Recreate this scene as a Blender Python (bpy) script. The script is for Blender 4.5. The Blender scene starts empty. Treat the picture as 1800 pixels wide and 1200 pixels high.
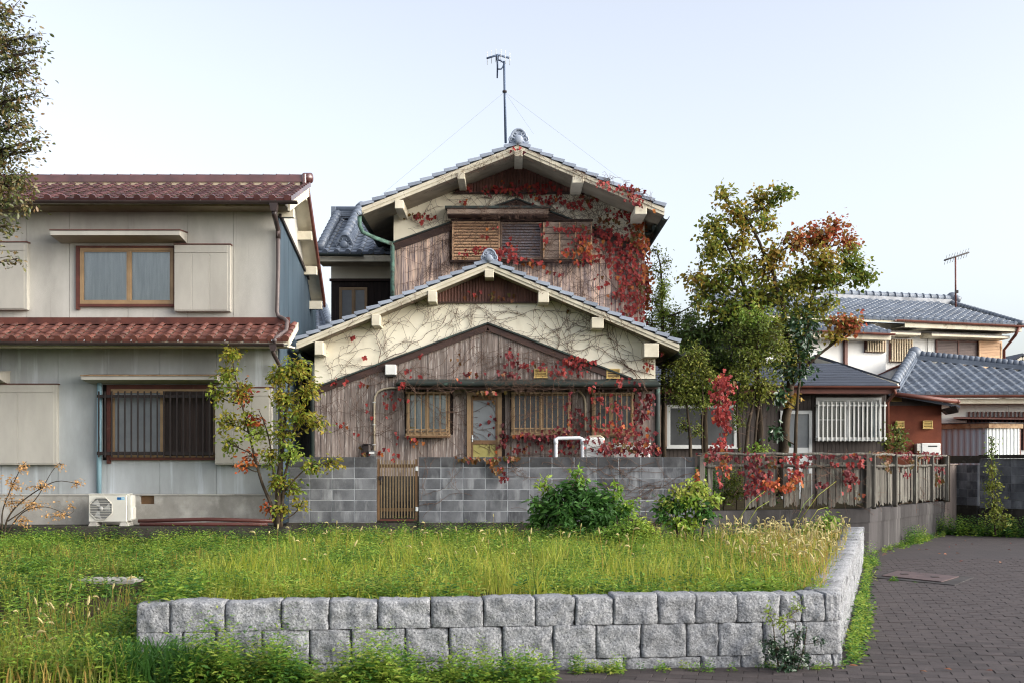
import bpy, math, random
import numpy as np
from mathutils import Vector, Matrix, noise
random.seed(11)
rng = np.random.default_rng(11)
sc = bpy.context.scene
PI = math.pi
R = math.radians
# ------------------------------------------------------------------ camera
F, HZ, EYE = 2100.0, 812.0, 1.7      # focal length and horizon in the photograph's own pixels, eye height in metres
cam = bpy.data.cameras.new('camera')
cam.sensor_width = 36.0
cam.lens = 36.0 * F / 1800.0
cam.shift_y = (HZ - 600.0) / 1800.0
cam.clip_start = 0.1
cam.clip_end = 2000
camo = bpy.data.objects.new('camera', cam)
sc.collection.objects.link(camo)
camo.location = (0, 0, EYE)
camo.rotation_euler = (R(90), 0, 0)
cam.dof.use_dof = True
cam.dof.focus_distance = 23.0
cam.dof.aperture_fstop = 4.0
sc.camera = camo
# ------------------------------------------------------------------ light
SUN_EL, SUN_AZ = R(22), R(108)       # azimuth clockwise from the view direction (+Y): low on the right, behind thin cloud
world = bpy.data.worlds.new('World')
sc.world = world
world.use_nodes = True
wn = world.node_tree
sky = wn.nodes.new('ShaderNodeTexSky')
sky.sky_type = 'NISHITA'
sky.sun_disc = False
sky.sun_elevation = SUN_EL
sky.sun_rotation = SUN_AZ
sky.air_density = 1.0
sky.dust_density = 3.5
sky.ozone_density = 2.0
bg = wn.nodes['Background']
hsv = wn.nodes.new('ShaderNodeHueSaturation')   # thin high overcast: the same sky, paler
hsv.inputs['Saturation'].default_value = 0.42
hsv.inputs['Hue'].default_value = 0.508
wn.links.new(sky.outputs[0], hsv.inputs['Color'])
wn.links.new(hsv.outputs[0], bg.inputs[0])
bg.inputs[1].default_value = 0.128
sun = bpy.data.lights.new('sun', 'SUN')
sun.energy = 1.4
sun.angle = R(75)
sun.color = (1.0, 0.97, 0.92)
suno = bpy.data.objects.new('sun', sun)
sc.collection.objects.link(suno)
sd = Vector((math.sin(SUN_AZ) * math.cos(SUN_EL), math.cos(SUN_AZ) * math.cos(SUN_EL), math.sin(SUN_EL)))
suno.rotation_euler = sd.to_track_quat('Z', 'Y').to_euler()
sc.view_settings.view_transform = 'Standard'
sc.view_settings.look = 'None'
sc.view_settings.gamma = 1.0
sc.view_settings.use_curve_mapping = False
sc.view_settings.exposure = 1.5
sc.cycles.filter_width = 1.15
sc.cycles.max_bounces = 6
sc.cycles.transparent_max_bounces = 12
sc.cycles.caustics_reflective = False
sc.cycles.caustics_refractive = False

# ------------------------------------------------------------------ measuring: photograph pixel + distance -> metres
def px(p, D): return (p - 900.0) * D / F
def pz(p, D): return EYE + (HZ - p) * D / F
def P(a, b, D): return Vector((px(a, D), D, pz(b, D)))
def lerp(a, b, t): return a + (b - a) * t
def S(r, g, b):
    f = lambda c: (c / 12.92 if c <= 0.04045 else ((c + 0.055) / 1.055) ** 2.4)
    return (f(r / 255.0), f(g / 255.0), f(b / 255.0), 1.0)

# ------------------------------------------------------------------ scene objects
LOC = {}
def link(o):
    sc.collection.objects.link(o)
    return o
def tag(o, label, cat, group=None):
    o['label'] = label; o['category'] = cat
    if group: o['group'] = group
    return o
def thing(name, label, cat, loc=(0, 0, 0), group=None):
    o = bpy.data.objects.new(name, None)
    o.empty_display_size = 0.2
    o.location = loc
    link(o)
    LOC[o.name] = Vector(loc)
    return tag(o, label, cat, group)
def place(name, me, parent=None, kind=None, label=None, M=None):
    """link mesh data; vertices are in world metres unless the matrix M (world) is given"""
    o = bpy.data.objects.new(name, me)
    link(o)
    base = Vector((0, 0, 0))
    if parent is not None:
        o.parent = parent
        base = LOC[parent.name]
    if M is not None:
        o.matrix_local = Matrix.Translation(-base) @ M
        LOC[o.name] = Vector((0, 0, 0))
    else:
        o.location = -base if (parent is not None and parent.type == 'EMPTY') else (0, 0, 0)
        LOC[o.name] = Vector((0, 0, 0))
    if kind: o['kind'] = kind
    if label: o['label'] = label
    return o

class MB:
    """collects faces into one mesh"""
    def __init__(s):
        s.v = []; s.f = []; s.m = []; s.sm = []
    def add(s, vs, fs, mi=0, smooth=False):
        b = len(s.v)
        s.v.extend([tuple(v) for v in vs])
        for f in fs:
            s.f.append([i + b for i in f]); s.m.append(mi); s.sm.append(smooth)
    def box(s, x0, x1, y0, y1, z0, z1, mi=0, ch=0.0):
        if ch > 0:
            return s.cbox(x0, x1, y0, y1, z0, z1, ch, mi)
        vs = [(x0, y0, z0), (x1, y0, z0), (x1, y1, z0), (x0, y1, z0), (x0, y0, z1), (x1, y0, z1), (x1, y1, z1), (x0, y1, z1)]
        s.add(vs, [(0, 3, 2, 1), (4, 5, 6, 7), (0, 1, 5, 4), (1, 2, 6, 5), (2, 3, 7, 6), (3, 0, 4, 7)], mi)
    def cbox(s, x0, x1, y0, y1, z0, z1, c, mi=0, M=None):
        lo = (x0, y0, z0); hi = (x1, y1, z1)
        idx = {}; vs = []
        for sx in (0, 1):
            for sy in (0, 1):
                for sz in (0, 1):
                    p = [hi[k] if (sx, sy, sz)[k] else lo[k] for k in range(3)]
                    d = [(-c if (sx, sy, sz)[k] else c) for k in range(3)]
                    for ax in range(3):
                        q = [p[k] + (0 if k == ax else d[k]) for k in range(3)]
                        idx[(sx, sy, sz, ax)] = len(vs); vs.append(q)
        fs = []
        for ax in range(3):
            a, b = [(1, 2), (2, 0), (0, 1)][ax]
            for sg in (0, 1):
                q = []
                for (u, w) in ((0, 0), (1, 0), (1, 1), (0, 1)):
                    t = [0, 0, 0]; t[ax] = sg; t[a] = u; t[b] = w
                    q.append(idx[(*t, ax)])
                fs.append(q if sg else q[::-1])
        for ax in range(3):
            a, b = [(1, 2), (2, 0), (0, 1)][ax]
            for u in (0, 1):
                for w in (0, 1):
                    t0 = [0, 0, 0]; t1 = [0, 0, 0]
                    t0[a] = t1[a] = u; t0[b] = t1[b] = w; t1[ax] = 1
                    q = [idx[(*t0, a)], idx[(*t1, a)], idx[(*t1, b)], idx[(*t0, b)]]
                    fs.append(q if (u == w) == True else q[::-1])
        for sx in (0, 1):
            for sy in (0, 1):
                for sz in (0, 1):
                    q = [idx[(sx, sy, sz, k)] for k in range(3)]
                    fs.append(q if (sx + sy + sz) % 2 == 1 else q[::-1])
        if M is not None:
            vs = [M @ Vector(v) for v in vs]
        s.add(vs, fs, mi)
    def prism(s, poly, d, mi=0):
        """polygon (3D points) extruded by vector d"""
        n = len(poly); d = Vector(d)
        vs = [Vector(p) for p in poly] + [Vector(p) + d for p in poly]
        fs = [list(range(n)), list(range(2 * n - 1, n - 1, -1))]
        for i in range(n):
            j = (i + 1) % n
            fs.append((j, i, i + n, j + n))
        s.add(vs, fs, mi)
    def beam(s, a, b, w, h, up=(0, 0, 1), mi=0):
        """bar from a to b, w wide and h high"""
        a = Vector(a); b = Vector(b); d = (b - a).normalized()
        sd_ = d.cross(Vector(up))
        if sd_.length < 1e-4: sd_ = d.cross(Vector((0, 1, 0)))
        sd_.normalize(); u = sd_.cross(d).normalized()
        q = [sd_ * (w / 2 * i) + u * (h / 2 * j) for i, j in ((-1, -1), (1, -1), (1, 1), (-1, 1))]
        vs = [a + k for k in q] + [b + k for k in q]
        s.add(vs, [(0, 3, 2, 1), (4, 5, 6, 7), (0, 1, 5, 4), (1, 2, 6, 5), (2, 3, 7, 6), (3, 0, 4, 7)][::1], mi)
    def tube(s, pts, r, n=6, mi=0, cap=True, smooth=True):
        pts = [Vector(p) for p in pts]
        k = len(pts)
        if k < 2: return
        rs = r if isinstance(r, (list, tuple)) else [r] * k
        ref = None; vs = []; fs = []
        for i, p in enumerate(pts):
            d = (pts[min(i + 1, k - 1)] - pts[max(i - 1, 0)])
            if d.length < 1e-9: d = Vector((0, 0, 1))
            d.normalize()
            if ref is None:
                ref = d.cross(Vector((0, 0, 1)) if abs(d.z) < 0.9 else Vector((1, 0, 0))).normalized()
            ref = (ref - d * ref.dot(d))
            if ref.length < 1e-6: ref = d.orthogonal()
            ref.normalize()
            o = d.cross(ref)
            for j in range(n):
                a = 2 * PI * j / n
                vs.append(p + (ref * math.cos(a) + o * math.sin(a)) * rs[i])
        for i in range(k - 1):
            for j in range(n):
                j2 = (j + 1) % n
                fs.append((i * n + j, i * n + j2, (i + 1) * n + j2, (i + 1) * n + j))
        if cap:
            fs.append(list(range(n - 1, -1, -1)))
            fs.append([(k - 1) * n + j for j in range(n)])
        s.add(vs, fs, mi, smooth)
    def ball(s, c, r, nu=10, nv=6, mi=0, sq=(1, 1, 1)):
        vs = []; fs = []
        for i in range(nv + 1):
            t = PI * i / nv
            for j in range(nu):
                a = 2 * PI * j / nu
                vs.append((c[0] + r * sq[0] * math.sin(t) * math.cos(a), c[1] + r * sq[1] * math.sin(t) * math.sin(a), c[2] + r * sq[2] * math.cos(t)))
        for i in range(nv):
            for j in range(nu):
                j2 = (j + 1) % nu
                fs.append((i * nu + j, (i + 1) * nu + j, (i + 1) * nu + j2, i * nu + j2))
        s.add(vs, fs, mi, True)
    def mesh(s, name, mats):
        me = bpy.data.meshes.new(name)
        me.from_pydata(s.v, [], s.f)
        for m in (mats if isinstance(mats, (list, tuple)) else [mats]): me.materials.append(m)
        if any(s.m): me.polygons.foreach_set('material_index', s.m)
        if any(s.sm): me.polygons.foreach_set('use_smooth', s.sm)
        me.update()
        return me
    def build(s, name, mats, parent=None, kind=None, label=None):
        return place(name, s.mesh(name, mats), parent, kind, label)

def np_mesh(name, V, faces_flat, sizes, mats, mi=None, smooth=False):
    """fast mesh from arrays"""
    me = bpy.data.meshes.new(name)
    me.vertices.add(len(V)); me.vertices.foreach_set('co', np.ascontiguousarray(V, dtype=np.float32).ravel())
    me.loops.add(len(faces_flat)); me.loops.foreach_set('vertex_index', np.ascontiguousarray(faces_flat, dtype=np.int32))
    me.polygons.add(len(sizes))
    st = np.concatenate([[0], np.cumsum(sizes)[:-1]]).astype(np.int32)
    me.polygons.foreach_set('loop_start', st)
    for m in (mats if isinstance(mats, (list, tuple)) else [mats]): me.materials.append(m)
    if mi is not None: me.polygons.foreach_set('material_index', np.ascontiguousarray(mi, dtype=np.int32))
    if smooth: me.polygons.foreach_set('use_smooth', np.ones(len(sizes), dtype=bool))
    me.update(calc_edges=True)
    return me

# leaf outlines: vertices (x across, y along, z up), faces
LEAF = {
 'oval': (np.array([(0, 0, 0), (-.24, .35, .07), (-.2, .7, .05), (0, 1, -.06), (.2, .7, .05), (.24, .35, .07)]), [(0, 3, 2, 1), (0, 5, 4, 3)]),
 'slim': (np.array([(0, 0, 0), (-.17, .42, .05), (0, 1, -.1), (.17, .42, .05)]), [(0, 2, 1), (0, 3, 2)]),
 'heart': (np.array([(0, 0, 0), (-.34, .12, .06), (-.42, .4, .1), (0, 1.05, -.12), (.42, .4, .1), (.34, .12, .06)]), [(0, 3, 2, 1), (0, 5, 4, 3)]),
 'vine': (np.array([(0, 0, 0), (-.3, -.1, .03), (-.55, .3, -.02), (-.26, .42, .05), (-.34, .78, 0), (0, 1.05, -.1), (.34, .78, 0), (.26, .42, .05), (.55, .3, -.02), (.3, -.1, .03)]),
          [(0, 3, 2, 1), (0, 5, 4, 3), (0, 7, 6, 5), (0, 9, 8, 7)]),
}
def unit(a): return a / np.maximum(np.linalg.norm(a, axis=1, keepdims=True), 1e-9)
def leaves_arrays(pts, size, dirs, norms, shape):
    T, fs = LEAF[shape]
    y = unit(dirs); z = norms - y * np.sum(norms * y, axis=1, keepdims=True); z = unit(z)
    x = np.cross(y, z)
    size = np.asarray(size).reshape(-1, 1, 1)
    V = pts[:, None, :] + size * (T[None, :, 0:1] * x[:, None, :] + T[None, :, 1:2] * y[:, None, :] + T[None, :, 2:3] * z[:, None, :])
    n, k = V.shape[:2]
    flat = np.concatenate([np.array(f) for f in fs]); szs = np.array([len(f) for f in fs])
    FF = (np.arange(n)[:, None] * k + flat[None, :]).ravel()
    return V.reshape(-1, 3), FF, np.tile(szs, n), len(fs)
def leaf_mesh(name, pts, size, dirs, norms, shape, mats, mi=None):
    V, FF, SZ, nf = leaves_arrays(np.asarray(pts, float), size, np.asarray(dirs, float), np.asarray(norms, float), shape)
    return np_mesh(name, V, FF, SZ, mats, None if mi is None else np.repeat(mi, nf))

# ------------------------------------------------------------------ materials
def _n(nt, t, **kw):
    n = nt.nodes.new('ShaderNode' + t)
    for k, v in kw.items(): setattr(n, k, v)
    return n
def mk(name, c1, c2=None, c3=None, rough=.8, ns=2., stretch=(1, 1, 1), ramp=(.35, .65), s3=8., st3=None, r3=(.55, .7), ov=0., off=False, bump=0., bs=30., bst=None, bd=.02, metal=0., spec=.35, detail=6.):
    m = bpy.data.materials.new(name); m.use_nodes = True
    nt = m.node_tree; b = nt.nodes['Principled BSDF']; L = nt.links.new
    b.inputs['Roughness'].default_value = rough
    b.inputs['Metallic'].default_value = metal
    b.inputs['Specular IOR Level'].default_value = spec
    c2 = c2 or tuple(c * .8 for c in c1[:3]) + (1,)
    tc = _n(nt, 'TexCoord'); co = tc.outputs['Object']
    oi = _n(nt, 'ObjectInfo')
    if off:
        mul = _n(nt, 'VectorMath', operation='MULTIPLY_ADD')
        comb = _n(nt, 'CombineXYZ')
        for i in range(3): L(oi.outputs['Random'], comb.inputs[i])
        L(comb.outputs[0], mul.inputs[0]); mul.inputs[1].default_value = (57, 31, 17); L(co, mul.inputs[2])
        co = mul.outputs[0]
    def nz(scale, st, det=detail):
        mp = _n(nt, 'Mapping'); mp.inputs['Scale'].default_value = st; L(co, mp.inputs[0])
        t = _n(nt, 'TexNoise'); t.inputs['Scale'].default_value = scale; t.inputs['Detail'].default_value = det; t.inputs['Roughness'].default_value = .62
        L(mp.outputs[0], t.inputs['Vector'])
        return t.outputs['Fac']
    def rng_(fac, r):
        q = _n(nt, 'MapRange'); q.inputs['From Min'].default_value = r[0]; q.inputs['From Max'].default_value = r[1]
        L(fac, q.inputs['Value']); return q.outputs[0]
    def mix(fac, a, bcol):
        x = _n(nt, 'Mix', data_type='RGBA'); L(fac, x.inputs[0])
        for i, v in ((6, a), (7, bcol)):
            if isinstance(v, tuple): x.inputs[i].default_value = v
            else: L(v, x.inputs[i])
        return x.outputs[2]
    cur = mix(rng_(nz(ns, stretch), ramp), c1, c2)
    if c3: cur = mix(rng_(nz(s3, st3 or stretch), r3), cur, c3)
    if ov:
        h = _n(nt, 'HueSaturation')
        q = _n(nt, 'MapRange'); q.inputs['To Min'].default_value = 1 - ov; q.inputs['To Max'].default_value = 1 + ov
        L(oi.outputs['Random'], q.inputs['Value']); L(q.outputs[0], h.inputs['Value']); L(cur, h.inputs['Color'])
        cur = h.outputs[0]
    L(cur, b.inputs['Base Color'])
    if bump:
        bp = _n(nt, 'Bump'); bp.inputs['Strength'].default_value = bump; bp.inputs['Distance'].default_value = bd
        L(nz(bs, bst or stretch), bp.inputs['Height']); L(bp.outputs[0], b.inputs['Normal'])
    return m
def mkleaf(name, cols, trans=.4, rough=.55, patch=.6, spec=.3):
    """foliage: every leaf its own hue out of cols, drifting in patches"""
    m = bpy.data.materials.new(name); m.use_nodes = True
    nt = m.node_tree; b = nt.nodes['Principled BSDF']; L = nt.links.new
    b.inputs['Roughness'].default_value = rough; b.inputs['Specular IOR Level'].default_value = spec
    g = _n(nt, 'NewGeometry'); tc = _n(nt, 'TexCoord')
    t = _n(nt, 'TexNoise'); t.inputs['Scale'].default_value = patch; t.inputs['Detail'].default_value = 3; L(tc.outputs['Object'], t.inputs['Vector'])
    q = _n(nt, 'MapRange'); q.inputs['From Min'].default_value = .3; q.inputs['From Max'].default_value = .7; L(t.outputs['Fac'], q.inputs['Value'])
    a = _n(nt, 'Math', operation='MULTIPLY'); a.inputs[1].default_value = .5; L(q.outputs[0], a.inputs[0])
    c = _n(nt, 'Math', operation='MULTIPLY_ADD'); c.inputs[1].default_value = .5; L(g.outputs['Random Per Island'], c.inputs[0]); L(a.outputs[0], c.inputs[2])
    r = _n(nt, 'ValToRGB'); L(c.outputs[0], r.inputs[0])
    e = r.color_ramp.elements
    e[0].color = cols[0]; e[0].position = .08; e[1].color = cols[-1]; e[1].position = .92
    for i in range(1, len(cols) - 1):
        k = e.new(.08 + .84 * i / (len(cols) - 1)); k.color = cols[i]
    L(r.outputs[0], b.inputs['Base Color'])
    tr = _n(nt, 'BsdfTranslucent'); L(r.outputs[0], tr.inputs[0])
    mx = _n(nt, 'MixShader'); mx.inputs[0].default_value = trans
    L(b.outputs[0], mx.inputs[1]); L(tr.outputs[0], mx.inputs[2])
    L(mx.outputs[0], nt.nodes['Material Output'].inputs[0])
    return m
def mkglass(name, tint=(.75, .8, .8, 1), rough=.02, thr=.9):
    m = bpy.data.materials.new(name); m.use_nodes = True
    nt = m.node_tree; L = nt.links.new; nt.nodes.remove(nt.nodes['Principled BSDF'])
    tr = _n(nt, 'BsdfTransparent'); tr.inputs[0].default_value = tint
    gl = _n(nt, 'BsdfGlossy'); gl.inputs['Roughness'].default_value = rough
    tc = _n(nt, 'TexCoord'); nz = _n(nt, 'TexNoise'); nz.inputs['Scale'].default_value = 1.5; L(tc.outputs['Object'], nz.inputs['Vector'])
    bp = _n(nt, 'Bump'); bp.inputs['Strength'].default_value = .08; L(nz.outputs['Fac'], bp.inputs['Height']); L(bp.outputs[0], gl.inputs['Normal'])
    fr = _n(nt, 'Fresnel'); fr.inputs[0].default_value = 1.55
    ma = _n(nt, 'Math', operation='ADD'); ma.inputs[1].default_value = 1 - thr; L(fr.outputs[0], ma.inputs[0])
    mx = _n(nt, 'MixShader'); L(ma.outputs[0], mx.inputs[0]); L(tr.outputs[0], mx.inputs[1]); L(gl.outputs[0], mx.inputs[2])
    L(mx.outputs[0], nt.nodes['Material Output'].inputs[0])
    return m
M = {}
M['stucco'] = mk('grey_stucco', S(186, 183, 176), S(156, 153, 146), S(140, 137, 130), ns=.9, stretch=(1.2, 1, .5), s3=3, st3=(3, 1, .14), r3=(.6, .78), bump=.25, bs=90, bst=(1, 1, 1), rough=.95, spec=.15)
M['stucco_low'] = mk('blue_grey_stucco', S(176, 180, 182), S(146, 149, 148), S(204, 212, 218), ns=.8, stretch=(1.3, 1, .45), s3=2.4, st3=(2.4, 1, .16), r3=(.56, .82), bump=.2, bs=90, bst=(1, 1, 1), rough=.95, spec=.15)
M['box'] = mk('beige_shutter_case', S(176, 172, 163), S(160, 156, 148), ns=1.5, stretch=(1, 1, .4), bump=.15, bs=120, bst=(1, 1, 1), rough=.85, spec=.2)
M['founda'] = mk('foundation_render', S(168, 164, 156), S(130, 127, 120), S(196, 192, 184), ns=1.2, stretch=(1, 1, .8), s3=1.8, r3=(.5, .75), bump=.25, bs=60, rough=.95, spec=.15)
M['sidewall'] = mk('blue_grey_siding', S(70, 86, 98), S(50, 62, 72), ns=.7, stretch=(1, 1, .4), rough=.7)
M['cream'] = mk('cream_plaster', S(238, 231, 211), S(224, 215, 193), S(204, 194, 172), ns=.8, stretch=(1, 1, .8), s3=2.2, st3=(1, 1, .3), r3=(.58, .8), bump=.12, bs=80, bst=(1, 1, 1), rough=.9, spec=.2)
M['creamwood'] = mk('cream_painted_wood', S(214, 206, 186), S(190, 181, 160), S(140, 128, 110), ns=2.5, stretch=(1, 1, 1), s3=3.5, r3=(.62, .75), bump=.1, bs=40, rough=.75)
M['plank'] = mk('weathered_plank', S(156, 142, 134), S(104, 93, 88), S(196, 187, 180), ns=4, stretch=(5, 5, .22), s3=8, st3=(6, 6, .35), r3=(.54, .68), ov=.22, off=True, bump=.5, bs=12, bst=(8, 8, .3), rough=.9, spec=.15)
M['plank_up'] = mk('peeling_plank', S(224, 194, 172), S(164, 146, 140), S(96, 86, 90), ns=4, stretch=(5, 5, .25), ramp=(.4, .6), s3=5, st3=(7, 7, .3), r3=(.5, .62), ov=.28, off=True, bump=.5, bs=12, bst=(8, 8, .3), rough=.9, spec=.15)
M['plank_dark'] = mk('dark_stained_plank', S(58, 46, 42), S(38, 31, 29), ns=5, stretch=(6, 6, .25), ov=.2, off=True, bump=.3, bs=12, bst=(8, 8, .3), rough=.8)
M['trim'] = mk('dark_brown_trim', S(72, 52, 46), S(52, 38, 35), ns=3, stretch=(.5, 3, 3), ov=.1, rough=.7, bump=.15, bs=20)
M['redtrim'] = mk('red_brown_metal', S(98, 54, 44), S(74, 42, 36), S(120, 96, 84), ns=3, s3=5, r3=(.62, .75), rough=.55)
M['slat'] = mk('red_brown_corrugated', S(112, 76, 66), S(84, 56, 50), ns=2, stretch=(3, 3, .5), rough=.6)
M['copper'] = mk('verdigris_copper', S(100, 136, 122), S(70, 92, 84), S(58, 62, 56), ns=4, s3=6, r3=(.5, .65), rough=.65)
M['copperdark'] = mk('dark_copper', S(52, 62, 58), S(38, 42, 40), S(84, 108, 98), ns=3, s3=5, r3=(.6, .7), rough=.6)
M['tile_red'] = mk('red_brown_glazed_tile', S(96, 62, 60), S(70, 46, 45), ns=1.5, ov=.3, off=True, rough=.2, spec=.8, bump=.05, bs=30)
M['tile_rust'] = mk('matt_red_tile', S(114, 71, 61), S(86, 55, 48), ns=2, ov=.2, off=True, rough=.42, spec=.45, bump=.08, bs=30)
M['tile_grey'] = mk('smoked_grey_tile', S(112, 120, 132), S(86, 94, 106), ns=1.5, ov=.16, off=True, rough=.38, spec=.5, bump=.06, bs=30)
M['tile_pale'] = mk('pale_grey_tile', S(154, 162, 176), S(128, 136, 150), ns=1.5, ov=.12, off=True, rough=.5, spec=.4, bump=.08, bs=30)
M['mortar'] = mk('cream_mortar', S(206, 192, 166), S(180, 164, 140), ns=4, rough=.9)
M['tan'] = mk('bronze_aluminium', S(160, 132, 98), S(138, 112, 82), ns=3, rough=.45, metal=.2, spec=.5)
M['gate'] = mk('dull_brown_gate_metal', S(136, 116, 88), S(112, 94, 72), ns=3, rough=.5, metal=.2)
M['bronze_dk'] = mk('worn_bronze_aluminium', S(128, 98, 70), S(104, 80, 58), ns=3, rough=.45, metal=.3)
M['alu'] = mk('white_aluminium', S(206, 208, 206), S(188, 190, 190), ns=2, rough=.4, spec=.5)
M['iron'] = mk('dark_iron', S(50, 42, 40), S(38, 32, 31), ns=5, rough=.6)
M['glass'] = mkglass('window_glass', (.93, .95, .95, 1), thr=.97)
M['frost'] = mk('frosted_glass', S(128, 132, 134), S(104, 108, 112), ns=1.0, rough=.25, spec=.6, bump=.25, bs=140, bd=.005)
M['frost_dk'] = mk('dark_ribbed_glass', S(84, 86, 88), S(56, 58, 60), ns=.9, rough=.22, spec=.6, bump=.2, bs=140, bd=.005)
M['curtain'] = mk('white_curtain', S(240, 244, 245), S(196, 204, 208), ns=3, stretch=(4, 1, .3), rough=.9)
M['dark'] = mk('dark_interior', S(34, 32, 32), S(26, 25, 25), rough=.95)
M['soffit'] = mk('painted_soffit', S(150, 140, 122), S(118, 108, 94), S(86, 78, 68), ns=2, stretch=(1, 1, 1), s3=3, r3=(.6, .75), rough=.85)
M['block'] = mk('grey_concrete_block', S(118, 119, 123), S(78, 79, 83), S(150, 151, 154), ns=2.2, stretch=(1, 1, .8), s3=3., st3=(1.6, 1, .35), r3=(.52, .74), ov=.13, off=True, bump=.35, bs=110, bst=(1, 1, 1), rough=.95, spec=.12)
M['mortar_grey'] = mk('pale_grey_mortar', S(176, 178, 182), S(130, 132, 136), ns=3, rough=.95, spec=.1)
M['conc'] = mk('stained_concrete', S(76, 73, 73), S(50, 48, 48), S(104, 102, 100), ns=1.1, stretch=(1.3, 1.3, .4), s3=1.7, st3=(1.5, 1.5, .22), r3=(.55, .75), bump=.3, bs=50, bst=(1, 1, 1), rough=.95, spec=.12)
M['block_top'] = mk('stained_top_block', S(86, 86, 88), S(58, 58, 60), S(116, 117, 118), ns=2.2, s3=3, st3=(1, 1, .5), r3=(.56, .78), ov=.12, off=True, bump=.35, bs=110, rough=.95, spec=.1)
M['conc_dk'] = mk('mossy_dark_concrete', S(74, 70, 64), S(48, 46, 42), S(104, 100, 92), ns=3, s3=6, r3=(.6, .75), bump=.5, bs=40, rough=.95, spec=.1)
M['granite'] = mk('split_granite', S(160, 161, 163), S(120, 121, 124), S(72, 73, 77), ns=48, ramp=(.36, .6), s3=64, r3=(.56, .66), ov=.12, off=True, bump=.8, bs=44, bd=.025, rough=.9, spec=.2)
M['road'] = None
M['wood_fence'] = mk('rotten_grey_board', S(110, 106, 99), S(70, 67, 63), S(146, 150, 136), ns=4, stretch=(5, 5, .3), s3=5, st3=(5, 5, .5), r3=(.58, .72), ov=.24, off=True, bump=.5, bs=12, bst=(8, 8, .4), rough=.95, spec=.1)
M['bark'] = mk('bark', S(80, 69, 57), S(54, 47, 40), S(104, 96, 82), ns=6, stretch=(1, 1, .4), s3=9, r3=(.6, .75), bump=.6, bs=20, rough=.95, spec=.1)
M['twig'] = mk('vine_stem', S(112, 90, 78), S(82, 64, 56), ns=8, rough=.9, spec=.1)
M['white'] = mk('white_paint', S(224, 224, 220), S(204, 204, 200), ns=1.2, rough=.5)
M['whitewall'] = mk('white_render', S(228, 228, 226), S(210, 208, 204), S(190, 187, 180), ns=.6, stretch=(1, 1, .4), s3=1.2, r3=(.6, .8), rough=.9, spec=.2)
M['browngutter'] = mk('brown_gutter', S(112, 66, 54), S(90, 52, 44), ns=2, rough=.45)
M['darkgutter'] = mk('dark_brown_gutter', S(66, 54, 52), S(50, 42, 41), ns=2, rough=.4)
M['pipegrey'] = mk('grey_brown_pipe', S(104, 92, 90), S(84, 74, 72), ns=2, rough=.4)
M['bluepipe'] = mk('pale_blue_pipe', S(150, 184, 196), S(130, 164, 178), ns=2, stretch=(1, 1, .4), rough=.5)
M['ac'] = mk('off_white_enamel', S(206, 204, 194), S(192, 189, 180), ns=2, rough=.45)
M['grille'] = mk('grey_plastic', S(112, 112, 110), S(92, 92, 92), ns=3, rough=.5)
M['blue'] = mk('blue_sticker', S(28, 96, 150), S(24, 84, 136), rough=.4)
M['ltblue'] = mk('light_blue_sticker', S(120, 176, 204), S(110, 164, 196), rough=.4)
M['yellow'] = mk('cream_plastic_vent', S(214, 186, 116), S(190, 160, 98), ns=4, rough=.5)
M['doorpanel'] = mk('mustard_door_panel', S(168, 158, 94), S(146, 136, 80), ns=3, rough=.6)
M['slate'] = mk('blue_black_slate', S(62, 68, 80), S(46, 50, 60), ns=3, stretch=(.6, 2, 2), rough=.6, bump=.3, bs=30)
M['brownclad'] = mk('dark_brown_cladding', S(78, 70, 66), S(62, 55, 52), ns=2, stretch=(3, 3, .4), ov=.08, rough=.7)
M['redwall'] = mk('red_brown_render', S(116, 66, 50), S(96, 54, 42), ns=2.5, bump=.2, bs=60, rough=.9, spec=.15)
M['shed'] = mk('pale_blue_grey_steel', S(164, 174, 180), S(146, 156, 164), ns=1, stretch=(2, 2, .3), rough=.5)
M['shedw'] = mk('white_steel', S(206, 210, 208), S(190, 192, 188), S(150, 110, 80), ns=1, stretch=(2, 2, .3), s3=2.2, st3=(4, 4, .5), r3=(.68, .8), rough=.5)
M['rust'] = mk('rusty_steel', S(164, 140, 110), S(120, 90, 62), S(84, 52, 36), ns=4, s3=6, r3=(.55, .7), rough=.8)
M['shutter_tan'] = mk('tan_louvre', S(214, 176, 140), S(188, 150, 118), ns=2, stretch=(.5, 1, 4), rough=.65)
M['shutter_grey'] = mk('grey_louvre', S(136, 130, 134), S(112, 107, 111), ns=2, stretch=(.5, 1, 4), rough=.6)
M['shutter_case'] = mk('faded_shutter_case', S(156, 136, 120), S(130, 112, 100), ns=2.5, rough=.7)
M['shutter_brown'] = mk('brown_louvre', S(112, 96, 92), S(96, 82, 80), ns=2, rough=.6)
M['corr'] = mk('taupe_corrugated_sheet', S(140, 126, 118), S(116, 104, 98), ns=2, stretch=(3, 3, .4), rough=.6)
M['cover'] = mk('brown_steel_cover', S(92, 74, 72), S(74, 60, 59), ns=4, s3=20, rough=.6, bump=.2, bs=60)
M['soil'] = mk('dark_soil', S(66, 58, 42), S(44, 39, 28), S(84, 82, 46), ns=3, s3=5, rough=1., spec=.05, bump=.5, bs=20)
M['earth'] = mk('plain_earth', S(90, 86, 70), S(70, 68, 56), ns=.3, rough=1., spec=.05)
M['pipe_white'] = mk('white_pvc', S(220, 222, 224), S(206, 208, 212), rough=.4)
M['steel_blue'] = mk('antenna_steel', S(84, 98, 118), S(70, 82, 102), rough=.45, metal=.4)
M['redpipe'] = mk('red_brown_pipe', S(104, 60, 54), S(82, 48, 43), ns=2, stretch=(.3, 1, 1), rough=.4)
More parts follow.
